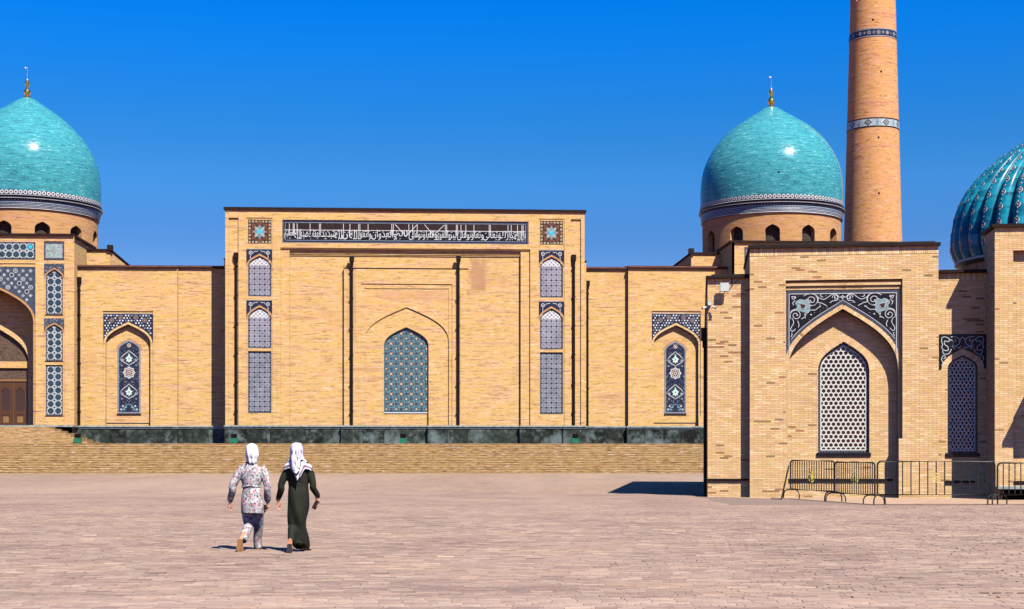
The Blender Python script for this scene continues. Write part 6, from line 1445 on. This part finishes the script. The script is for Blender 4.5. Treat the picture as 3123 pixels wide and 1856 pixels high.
def hand(w, dr, curl, side, back):
    """palm and five fingers from the wrist w along dr; side=+1 thumb towards +x*"""
    dr = Vector(dr).normalized(); sd = Vector(side).normalized(); nn = dr.cross(sd).normalized() * curl; w = Vector(w); parts = []
    q = [w - dr * .02, w + dr * .02, w + dr * .055, w + dr * .085]
    parts.append(loft([(*q[0], .020, .018), (*q[1], .026, .016), (*q[2], .036, .015), (*q[3], .036, .012)], 10))
    for k, (o, L, r) in enumerate(((-.028, .062, .0078), (-.010, .074, .0086), (.009, .078, .0088), (.027, .070, .0084))):
        b0 = w + dr * .078 + sd * o; d1 = (dr + nn * .35).normalized(); d2 = (dr + nn * 1.3).normalized(); d3 = (dr * .35 + nn * 1.5).normalized()
        a = b0 + d1 * L * .42; c = a + d2 * L * .34; e = c + d3 * L * .28
        parts.append(loft([(*(b0 - dr * .015), r, r), (*b0, r, r), (*a, r, r), (*c, r * .92, r * .92), (*e, r * .75, r * .75)], 8))
    b0 = w + dr * .028 + sd * .024; a = b0 + (dr * .6 + sd * .75).normalized() * .036; c = a + (dr + sd * .25 + nn * .4).normalized() * .030; e = c + (dr + nn * .7).normalized() * .022
    parts.append(loft([(*(b0 - sd * .015), .012, .012), (*b0, .0115, .0115), (*a, .0100, .0100), (*c, .0090, .0090), (*e, .0065, .0065)], 8))
    return parts
def head(c, s=1.0):
    """skull, jaw, nose, ears: faces +y (away from the camera); c = centre"""
    x, y, z = c; P = []
    P.append(loft(sm([(x, y - .005, z + .118 * s, .02, .025), (x, y - .008, z + .105 * s, .048, .060), (x, y - .008, z + .07 * s, .068, .085), (x, y - .005, z + .02, .075, .094), (x, y + .002, z - .03 * s, .070, .088), (x, y + .018, z - .07 * s, .056, .066), (x, y + .03, z - .105 * s, .036, .040), (x, y + .035, z - .118 * s, .018, .02)]), 18))
    P.append(loft([(x, y + .085, z + .02, .008, .008), (x, y + .103, z - .005, .011, .012), (x, y + .107, z - .022, .015, .012), (x, y + .09, z - .03, .010, .008)], 8))
    for s_ in (-1, 1):
        P.append(loft([(x + s_ * .070, y, z + .02, .008, .018), (x + s_ * .082, y - .004, z + .005, .009, .020), (x + s_ * .070, y + .002, z - .025, .008, .012)], 8))
        P.append(loft([(x + s_ * .03 - .014, y + .084, z + .022, .005, .006), (x + s_ * .03, y + .087, z + .022, .012, .009), (x + s_ * .03 + .014, y + .084, z + .022, .005, .006)], 8))
    P.append(loft([(x - .022, y + .080, z - .058, .004, .005), (x, y + .090, z - .058, .008, .010), (x + .022, y + .080, z - .058, .004, .005)], 8))
    return P
def foot_shape(heel, toe, up, w=.040):
    h, t, u = Vector(heel), Vector(toe), Vector(up).normalized(); d = t - h; L = d.length; f = d.normalized(); s = f.cross(u).normalized(); out = []
    for a, hw, hh, lift in ((0, .020, .022, .022), (.08, .031, .034, .030), (.3, .032, .036, .034), (.55, .038, .028, .024), (.78, .043, .020, .016), (.93, .036, .014, .012), (1, .018, .009, .008)):
        c = h + d * a + u * lift; out.append([c + s * (hw * math.cos(2 * PI * k / 12)) + u * (hh * math.sin(2 * PI * k / 12)) for k in range(12)])
    return out
def sole(name, heel, toe, up, m, parent, th=.018, grow=1.14):
    h, t, u = Vector(heel), Vector(toe), Vector(up).normalized(); d = t - h; f = d.normalized(); s = f.cross(u).normalized(); b = MB(); top = []; n = 20
    prof = [(-.03, .0), (-.02, .02), (.05, .033), (.25, .034), (.45, .033), (.68, .044), (.85, .044), (.97, .030), (1.03, .012), (1.035, 0)]
    L = [h + d * a + s * (w * grow) for a, w in prof]; Rr = [h + d * a - s * (w * grow) for a, w in prof[::-1]]
    O = L + Rr; T = [p + u * .004 for p in O]; Bt = [p - u * th for p in O]
    b.face(T, m); b.face(Bt[::-1], m)
    for i in range(len(O)): j = (i + 1) % len(O); b.face([Bt[i], Bt[j], T[j], T[i]], m)
    return b.build(name, parent)
def skin():
    B = NB('warm_skin'); tc = B.n('TexCoord').outputs['Object']; nz = B.noise(tc, 20, 3, .6); m = B.fin(B.ramp(nz, [(.3, (.40, .19, .11)), (.7, (.52, .27, .17))]), .5, 0, .3)
    B.b.inputs['Subsurface Weight'].default_value = .08; B.b.inputs['Subsurface Scale'].default_value = .02; return m
M['skin'] = skin(); M['skin2'] = mat('warm_foot_skin', (0.46, 0.20, 0.10), .6, 0, .3, .2, 20)
def floral():
    B = NB('floral_cotton'); tc = B.n('TexCoord').outputs['Object']; sep = B.n('SeparateXYZ'); B.put(sep.inputs[0], tc)
    wob = B.n('TexNoise'); B.put(wob.inputs['Vector'], tc); wob.inputs['Scale'].default_value = 22; wob.inputs['Detail'].default_value = 3
    v = B.n('VectorMath', operation='MULTIPLY_ADD'); B.put(v.inputs[0], wob.outputs['Color']); v.inputs[1].default_value = (.05, .05, .05); B.put(v.inputs[2], tc)
    col = (.50, .485, .46)
    for sc, thr, pal, off in ((15, .44, [(0, (.46, .17, .18)), (.3, (.34, .20, .26)), (.5, (.52, .33, .32)), (.75, (.24, .25, .26))], 0), (24, .44, [(0, (.10, .12, .14)), (.4, (.28, .31, .34)), (.7, (.20, .26, .22)), (1, (.45, .47, .50))], 3.3), (38, .36, [(0, (.06, .05, .06)), (.5, (.50, .22, .26)), (1, (.16, .19, .20))], 7.7)):
        vo = B.n('TexVoronoi'); a = B.n('VectorMath', operation='ADD'); B.put(a.inputs[0], v.outputs[0]); a.inputs[1].default_value = (off, off, off); B.put(vo.inputs['Vector'], a.outputs[0]); vo.inputs['Scale'].default_value = sc
        rr = B.n('SeparateXYZ'); B.put(rr.inputs[0], vo.outputs['Color']); f = B.math('MULTIPLY', B.math('LESS_THAN', vo.outputs['Distance'], thr), B.math('GREATER_THAN', vo.outputs['Distance'], .07 if sc < 20 else 0.0))
        col = B.mix(B.math('MULTIPLY', f, .92), col, B.ramp(rr.outputs[0], pal, 'CONSTANT'))
    nz = B.noise(tc, 9, 3, .6); B.bump(nz, .35, .02)
    return B.fin(col, .85, 0, .15)
M['floral'] = floral(); M['whitecloth'] = mat('white_scarf_cloth', (0.80, 0.79, 0.79), .85, 0, .15, .06, 4)
M['darkgreen'] = mat('dark_olive_cloth', (0.015, 0.017, 0.010), .8, 0, .2, .3, 5, .2); M['tan'] = mat('tan_shoe_sole', (0.28, 0.13, 0.05), .7, 0, .2, .3, 20); M['orange'] = mat('orange_strap', (0.62, 0.20, 0.05), .6, 0, .3, .2)
M['phone'] = mat('black_phone', (0.012, 0.011, 0.012), .3, 0, .5, .2); M['sandal'] = mat('black_sandal', (0.02, 0.018, 0.018), .5, 0, .3, .2)
def folds(ax, kx, amp, zl=0, zh=9, k2=3.0): 
    def f(x, y, z):
        if z < zl or z > zh: return 0
        return amp * (math.sin(kx * (x + ax * z) + 2.2 * math.sin(k2 * z + 4 * x)) * .6 + .8 * mnoise.noise(Vector((x * 7, y * 5, z * 2.2))) + .5 * mnoise.noise(Vector((x * 16, y * 10, z * 7))))
    return f
# --- woman in the floral suit ---
def woman_floral():
    Y = 22.35; k = Y / FPX; X0 = (769 - UC) * k; q = lambda u: (u - 769) * k; zz = lambda v: CH + (VH - v) * k
    t = thing('person', 'person in a white and pink floral tunic and trousers with a white headscarf, walking away', 'person', (X0, Y, 0), 0, 'two people walking across the square')
    hx = q(769); hz = zz(1379)
    wl, wr = Vector((q(701), .06, zz(1532))), Vector((q(815), .05, zz(1532)))
    el, er = Vector((q(709.5), -.02, zz(1487))), Vector((q(817), -.03, zz(1487))); sl_, sr_ = Vector((q(735), 0, zz(1428))), Vector((q(801), 0, zz(1428)))
    ankL = Vector((q(745), -.30, zz(1642) + .0)); kneeL = Vector((q(757), .05, zz(1603))); hipL = Vector((q(758), 0, zz(1530)))
    ankR = Vector((q(775), .30, .10)); kneeR = Vector((q(780), .20, zz(1600))); hipR = Vector((q(782), 0, zz(1530)))
    body = head((hx, .01, hz)) + [loft(sm([(hx, -.01, hz - .03, .05, .055), (hx, -.015, hz - .14, .045, .05), (hx, -.01, zz(1420), .10, .06), (q(768), 0, zz(1440), .145, .085), (q(767), .0, zz(1485), .115, .085), (q(769), -.005, zz(1535), .14, .09), (q(770), 0, zz(1560), .11, .085)]))]
    for h_, kn, an in ((hipL, kneeL, ankL), (hipR, kneeR, ankR)): body.append(loft(sm([(*h_, .068, .065), (*kn, .048, .05), (*((kn + an) / 2 + Vector((0, -.01, 0))), .044, .048), (*an, .028, .03)])))
    for s_, e_, w_ in ((sl_, el, wl), (sr_, er, wr)): body.append(loft(sm([(*(s_ + Vector((0, 0, -.01))), .04, .04), (*e_, .032, .032), (*w_, .021, .019)])))
    body += hand(wl, (-.18, .05, -1), 1, (.35, 1, 0), 0); body += hand(wr, (.05, .1, -1), -1, (-.45, .9, 0), 0)
    # trailing foot: toes down, sole to the camera ; planted foot ahead
    hL, tL = Vector((q(744), -.345, zz(1652) + .02)), Vector((q(746), -.40, .012)); uL = Vector((0, .98, -.1)); hL = Vector((q(744), -.33, .205)); tL = Vector((q(745.5), -.345, .018)); uL = Vector((0, 1, .12))
    hR, tR = Vector((q(774), .22, .022)), Vector((q(786), .44, .022)); uR = Vector((0, 0, 1))
    body.append(foot_shape(hL, tL, uL)); body.append(foot_shape(hR, tR, uR)); body.append(loft([(*ankL, .028, .03), (*(hL + uL * .05), .028, .03)], 8))
    soft('body', body, .0075, M['skin'], t, 2)
    s1 = sole('shoe', hL, tL, uL, M['tan'], t, .020, 1.2); sole('shoe', hR, tR, uR, M['tan'], t, .02, 1.15)
    b = MB(); b.tube([(q(766), .28, .035), (q(772), .25, .075), (q(780), .27, .08), (q(788), .33, .04)], .012, M['orange'], 6); b.build('shoe_strap', t)
    # trousers
    tr = [loft(sm([(hipL.x, 0, zz(1535), .10, .10), (q(757), .03, zz(1575), .095, .10), (kneeL.x + .0, .05, kneeL.z - .0, .075, .085), (q(752), -.10, zz(1625), .066, .075), (q(749), -.235, zz(1646), .06, .062)])), loft(sm([(hipR.x, 0, zz(1535), .11, .11), (q(783), .10, zz(1575), .095, .10), (q(781), .18, zz(1605), .075, .08), (q(778), .25, zz(1640), .066, .07), (q(777), .285, zz(1673), .062, .068)]))]
    soft('trousers', tr, .010, M['floral'], t, 5, folds(.3, 26, .008))
    tu = [loft(sm([(hx, -.005, zz(1408), .055, .058), (hx, -.005, zz(1414), .085, .07), (q(767), 0, zz(1421), .15, .085), (q(767.5), 0, zz(1436), .185, .11), (q(767), 0, zz(1460), .168, .112), (q(766), 0, zz(1482), .128, .105), (q(768), -.01, zz(1500), .145, .12), (q(769), -.01, zz(1535), .165, .135), (q(769.5), 0, zz(1562), .170, .14), (q(769.5), 0, zz(1567), .168, .138)]), 22)]
    for s_, e_, w_, sg in ((sl_, el, wl, -1), (sr_, er, wr, 1)): tu.append(loft(sm([(*(s_ - Vector((sg * .03, 0, -.01))), .07, .07), (*(s_ + Vector((sg * .02, 0, -.06))), .064, .066), (*(e_ + Vector((0, 0, .03))), .055, .057), (*(e_ - Vector((0, 0, .03))), .055, .056), (*(w_ + Vector((sg * .0, 0, .05))), .05, .052), (*(w_ + Vector((0, 0, .028))), .032, .034), (*(w_ + Vector((0, 0, .006))), .036, .038)])))
    soft('tunic', tu, .009, M['floral'], t, 4, folds(.5, 24, .007))
    b = MB(); W_ = zz(1482); P = [(q(766) + .140 * math.cos(a), .117 * math.sin(a), W_ + .006 * math.sin(3 * a)) for a in [k2 * 2 * PI / 24 for k2 in range(25)]]; b.tube(P, .014, M['floral'], 6, cap=False); b.build('belt', t)
    sc = [loft(sm([(hx, -.012, hz + .128, .02, .02), (hx, -.015, hz + .118, .055, .065), (hx, -.018, hz + .08, .086, .103), (hx, -.018, hz + .02, .096, .116), (hx + .003, -.018, hz - .04, .095, .115), (hx + .003, -.02, hz - .09, .086, .10), (hx + .005, -.025, hz - .13, .075, .085), (hx + .004, -.02, hz - .155, .068, .075)]), 22)]
    soft('headscarf', sc, .008, M['whitecloth'], t, 3, lambda x, y, z: .0055 * math.sin(60 * math.atan2(x - hx, -y + .1) * .35 + 14 * (z - hz)) * min(1, max(0, (hz + .09 - z) * 8)))
    b = MB(); b.tube([(hx - .068, -.075, hz - .150), (hx - .07, -.09, hz - .152)], [.016, .010], M['black'], 8); b.build('scarf_pin', t)
    # what she holds
    ph = thing('wallet', 'dark wallet held in the right hand of the person in floral clothes', 'wallet', (X0 + wr.x - .052, Y + wr.y + .02, wr.z - .10), 0); b = MB(); b.face([(.055, 0, .065), (-.035, 0, .045), (-.04, 0, -.075), (0, 0, -.02)], M['phone'])
    b = MB(); P4 = [(.06, .0, .05), (-.03, 0, .07), (-.045, 0, -.10), (.045, 0, -.012)]
    b.face(P4, M['phone']); b.face([(p[0], .022, p[2]) for p in P4][::-1], M['phone'])
    for i in range(4): a, c = P4[i], P4[(i + 1) % 4]; b.face([a, (a[0], .022, a[2]), (c[0], .022, c[2]), c], M['phone'])
    wo = b.build('wallet_shell', ph)
    b = MB(); b.box(-.03, .05, -.004, .0, .03, .036, M['tan']); b.build('wallet_seam', ph)
woman_floral()
def scarfmat():
    B = NB('lilac_striped_scarf'); uv = B.n('UVMap', uv_map='uv').outputs[0]; sp = B.n('SeparateXYZ'); B.put(sp.inputs[0], uv); u, v = sp.outputs[0], sp.outputs[1]
    # v: metres above the hem
    col = (0.62, 0.58, 0.66)
    # small chevrons, drawn in cells
    r = B.math('DIVIDE', v, .10); row = B.math('FLOOR', r); uu = B.math('ADD', B.math('DIVIDE', u, .105), B.math('MULTIPLY', B.math('MODULO', row, 2.0), .5)); fu = B.math('SUBTRACT', B.math('FRACT', uu), .5); fv = B.math('FRACT', r)
    wn = B.n('TexWhiteNoise', noise_dimensions='2D'); B.put(wn.inputs['Vector'], B.comb(B.math('FLOOR', uu), row))
    dd = B.math('ABSOLUTE', B.math('SUBTRACT', B.math('MULTIPLY', B.math('ABSOLUTE', fu), 2.2), B.math('SUBTRACT', fv, .2)))
    ch = B.math('MULTIPLY', B.math('MULTIPLY', B.math('LESS_THAN', dd, .20), B.math('LESS_THAN', B.math('ABSOLUTE', fu), .26)), B.math('MULTIPLY', B.math('GREATER_THAN', wn.outputs[0], .12), B.math('GREATER_THAN', v, .15)))
    col = B.mix(B.math('MULTIPLY', ch, .85), col, (.07, .06, .08))
    st = B.ramp(B.math('DIVIDE', v, .15), [(0, (.74, .71, .74)), (.10, (.74, .71, .74)), (.12, (.20, .12, .15)), (.36, (.20, .12, .15)), (.38, (.74, .71, .74)), (.66, (.74, .71, .74)), (.68, (.01, .01, .015)), (.84, (.01, .01, .015)), (.86, (.72, .69, .77))], 'CONSTANT')
    col = B.mix(B.math('LESS_THAN', v, .149), col, st); return B.fin(col, .8, 0, .2)
M['scarf'] = scarfmat()
def woman_green():
    Y = 22.15; k = Y / FPX; X0 = (907 - UC) * k; q = lambda u: (u - 907) * k; zz = lambda v: CH + (VH - v) * k
    t = thing('person', 'person in a long dark green dress with a lilac striped headscarf, walking away', 'person', (X0, Y, 0), 0, 'two people walking across the square')
    hx = q(905); hz = zz(1375)
    wl, wr = Vector((q(847), .05, zz(1528))), Vector((q(965.5), .04, zz(1519))); el, er = Vector((q(858), -.02, zz(1484))), Vector((q(955), -.03, zz(1482))); sl_, sr_ = Vector((q(872), 0, zz(1436))), Vector((q(945), 0, zz(1432)))
    hipL, hipR = Vector((q(897), 0, zz(1530))), Vector((q(922), 0, zz(1530))); kneeL = Vector((q(898), .04, zz(1603))); ankL = Vector((q(895), -.26, zz(1645))); kneeR = Vector((q(920), .17, zz(1603))); ankR = Vector((q(923), .26, .10))
    body = head((hx, .01, hz)) + [loft(sm([(hx, -.01, hz - .03, .05, .055), (hx, -.015, hz - .14, .045, .05), (hx, -.01, zz(1422), .10, .06), (q(908), 0, zz(1440), .15, .085), (q(909), .0, zz(1485), .115, .085), (q(909), -.005, zz(1535), .13, .085), (q(909), 0, zz(1560), .11, .08)]))]
    for h_, kn, an in ((hipL, kneeL, ankL), (hipR, kneeR, ankR)): body.append(loft(sm([(*h_, .068, .065), (*kn, .048, .05), (*((kn + an) / 2 + Vector((0, -.01, 0))), .044, .048), (*an, .028, .03)])))
    for s_, e_, w_ in ((sl_, el, wl), (sr_, er, wr)): body.append(loft(sm([(*s_, .04, .04), (*e_, .032, .032), (*w_, .021, .019)])))
    body += hand(wl, (-.08, .05, -1), 1, (.6, .8, 0), 0); body += hand(wr, (.12, .1, -1), -1, (-.5, .85, 0), 0)
    hL = Vector((q(893), -.30, .215)); tL = Vector((q(894.5), -.33, .022)); uL = Vector((0, 1, .12)); hR, tR = Vector((q(918), .16, .022)), Vector((q(934), .34, .022)); uR = Vector((0, 0, 1))
    body.append(foot_shape(hL, tL, uL, .04)); body.append(foot_shape(hR, tR, uR)); body.append(loft([(*ankL, .028, .03), (*(hL + uL * .05), .028, .03)], 8))
    soft('body', body, .0075, M['skin'], t, 2)
    s1 = sole('sandal', hL + uL * .0, tL, uL, M['skin2'], t, .012, 1.05); s2 = sole('sandal', hL - uL * .004 + Vector((0, -.016, -.07)), tL + Vector((0, -.024, -.002)), uL, M['sandal'], t, .014, 1.12); sole('sandal', hR, tR, uR, M['sandal'], t, .02, 1.2)
    s1.name = 'foot_sole'
    b = MB(); b.tube([(q(928), .30, .02), (q(935), .27, .07), (q(926), .22, .085), (q(919), .2, .03)], .014, M['sandal'], 6); b.build('sandal_strap', t)
    dr = [loft(sm([(hx, -.005, zz(1412), .05, .055), (q(907), 0, zz(1420), .11, .075), (q(908), 0, zz(1434), .172, .10), (q(909), 0, zz(1460), .158, .105), (q(910), 0, zz(1482), .150, .105), (q(910), -.005, zz(1505), .160, .125), (q(909.5), -.005, zz(1535), .162, .142), (q(908), .0, zz(1570), .148, .15), (q(907), .02, zz(1605), .128, .15), (q(908), .03, zz(1635), .120, .17), (q(909), .05, zz(1658), .118, .18), (q(909), .05, zz(1662), .115, .176)]), 26)]
    dr.append(loft(sm([(q(903), 0, zz(1598), .07, .07), (q(900), -.06, zz(1612), .085, .09), (q(896), -.17, zz(1635), .062, .07), (q(894.5), -.235, zz(1650), .055, .06)]), 16)); dr.append(loft(sm([(q(914), 0.05, zz(1598), .07, .07), (q(917), .10, zz(1615), .085, .09), (q(921), .22, zz(1662), .080, .085), (q(921.5), .24, zz(1671), .078, .085)]), 16))
    for s_, e_, w_, sg in ((sl_, el, wl, -1), (sr_, er, wr, 1)): dr.append(loft(sm([(*(s_ - Vector((sg * .04, 0, -.01))), .07, .07), (*(s_ + Vector((sg * .01, 0, -.06))), .060, .064), (*(e_ + Vector((0, 0, .03))), .050, .054), (*(e_ - Vector((0, 0, .03))), .050, .052), (*(w_ + Vector((0, 0, .05))), .042, .046), (*(w_ + Vector((0, 0, .012))), .036, .038)])))
    def fd(x, y, z):
        lo = max(0, min(1, (zz(1480) - z) / .5)); return (.004 + .013 * lo) * (math.sin(34 * (x + .28 * min(z, .8 + (z - .8) * .3) - .14) + 3 * y) * .7 + .9 * mnoise.noise(Vector((x * 8, y * 5, z * 2.4))))
    soft('dress', dr, .010, M['darkgreen'], t, 4, fd)
    # headscarf: hood, then a cape whose hem hangs lowest down the back
    b = MB(); n = 48; rows = 30; pts = []
    C = [(hx, -.012, hz + .132, .004, .004), (hx, -.014, hz + .122, .055, .062), (hx, -.018, hz + .085, .086, .102), (hx, -.018, hz + .02, .097, .114), (hx + .002, -.016, hz - .05, .096, .110), (hx + .003, -.012, hz - .10, .105, .105), (q(906.5), -.008, hz - .165, .150, .118), (q(908), -.004, hz - .225, .200, .140), (q(909), 0, hz - .285, .224, .152)]
    Cs = sm(C, 4); nc = len(Cs)
    def hemz(a):    # a=angle round, 0 = towards the camera (back of the head)
        w_ = math.exp(-((a - .10) / .30) ** 2); return hz - .235 - .18 * w_ - .045 * abs(math.sin(a)) - .03 * math.exp(-((abs(a) - 1.35) / .3) ** 2)
    for i in range(rows + 1):
        f = i / rows; row = []
        for j in range(n):
            a = -PI + 2 * PI * j / n; zt, zh_ = hz + .132, hemz(a)
            fz = f ** 1.0; z = zt + (zh_ - zt) * fz
            # find radius for this height
            rx, ry, cx, cy = Cs[-1][3], Cs[-1][4], Cs[-1][0], Cs[-1][1]
            for p_, q_ in zip(Cs, Cs[1:]):
                if q_[2] <= z <= p_[2]:
                    g = (p_[2] - z) / (p_[2] - q_[2]); rx, ry, cx, cy = (p_[m_] + (q_[m_] - p_[m_]) * g for m_ in (3, 4, 0, 1)); break
            low = max(0, (hz + .05 - z)) * 1.6; fo = 1 + low * (.075 * math.sin(9 * a + 1.2 + 6 * (z - hz)) + .05 * math.sin(17 * a + 5 * z))
            if z < hz - .26: ry *= 1.0 - .15 * (hz - .26 - z) / .2
            row.append((cx + rx * fo * math.sin(a), cy - ry * fo * math.cos(a) - (.012 if abs(a) < .45 else 0), z))
        pts.append(row)
    uvw = []
    for i in range(rows):
        for j in range(n):
            k2 = (j + 1) % n; quad = [pts[i + 1][j], pts[i + 1][k2], pts[i][k2], pts[i][j]]
            def uvf(ii, jj): a = -PI + 2 * PI * jj / n; return (a * .17, (pts[ii][jj % n][2] - hemz(a)) * .9)
            b.face(quad, M['scarf'], [uvf(i + 1, j), uvf(i + 1, j + 1), uvf(i, j + 1), uvf(i, j)], True)
    o = b.build('headscarf', t, weld=True); sd = o.modifiers.new('thickness', 'SOLIDIFY'); sd.thickness = .006; sd.offset = -1
    # the free end: a gathered tail down the middle of the back
    b = MB(); T = [((hx - .03), -.135, hz + .06, .018), (hx - .03, -.150, hz - .02, .030), (hx - .035, -.165, hz - .10, .040), (q(903), -.185, hz - .19, .055), (q(904), -.195, hz - .27, .062), (q(908), -.195, hz - .35, .050), (q(912), -.190, hz - .43, .022), (q(914), -.185, hz - .475, .004)]
    L_ = []
    for i, (x, y, z, w_) in enumerate(T): L_.append([(x - w_, y + .02, z + .03 * (i > 2)), (x - w_ * .3, y - .004, z), (x + w_ * .3, y - .012, z - .01), (x + w_, y + .015, z + .045 * (i > 2))])
    for i in range(len(T) - 1):
        va, vb = (len(T) - 1 - i) * .07, (len(T) - 2 - i) * .07
        for j in range(3): b.face([L_[i + 1][j], L_[i + 1][j + 1], L_[i][j + 1], L_[i][j]], M['scarf'], [((j - 1) * .05, vb * .8), (j * .05, vb * .8), (j * .05, va * .8), ((j - 1) * .05, va * .8)], True)
    o = b.build('scarf_tail', t, weld=True); sd = o.modifiers.new('thickness', 'SOLIDIFY'); sd.thickness = .006; sd.offset = -1
    ph = thing('phone', 'black phone held in the right hand of the person in the dark green dress', 'phone', (X0 + wr.x - .015, Y + wr.y - .03, wr.z - .10), 0); ph.rotation_euler = (R(8), R(28), R(30))
    b = MB(); w_, h_ = .034, .07; P4 = [(-w_ + .008, -h_), (w_ - .008, -h_), (w_, -h_ + .008), (w_, h_ - .008), (w_ - .008, h_), (-w_ + .008, h_), (-w_, h_ - .008), (-w_, -h_ + .008)]
    b.face([(x, -.005, z) for x, z in P4], M['phone']); b.face([(x, .005, z) for x, z in P4][::-1], M['phone'])
    for i in range(8): a, c = P4[i], P4[(i + 1) % 8]; b.face([(a[0], -.005, a[1]), (a[0], .005, a[1]), (c[0], .005, c[1]), (c[0], -.005, c[1])], M['steel'])
    b.build('phone_case', ph); b = MB(); b.box(-w_ + .005, w_ - .005, .0052, .0062, -h_ + .006, h_ - .006, M['glass']); b.build('screen', ph)
woman_green()
# a long crack in the paving near the right edge
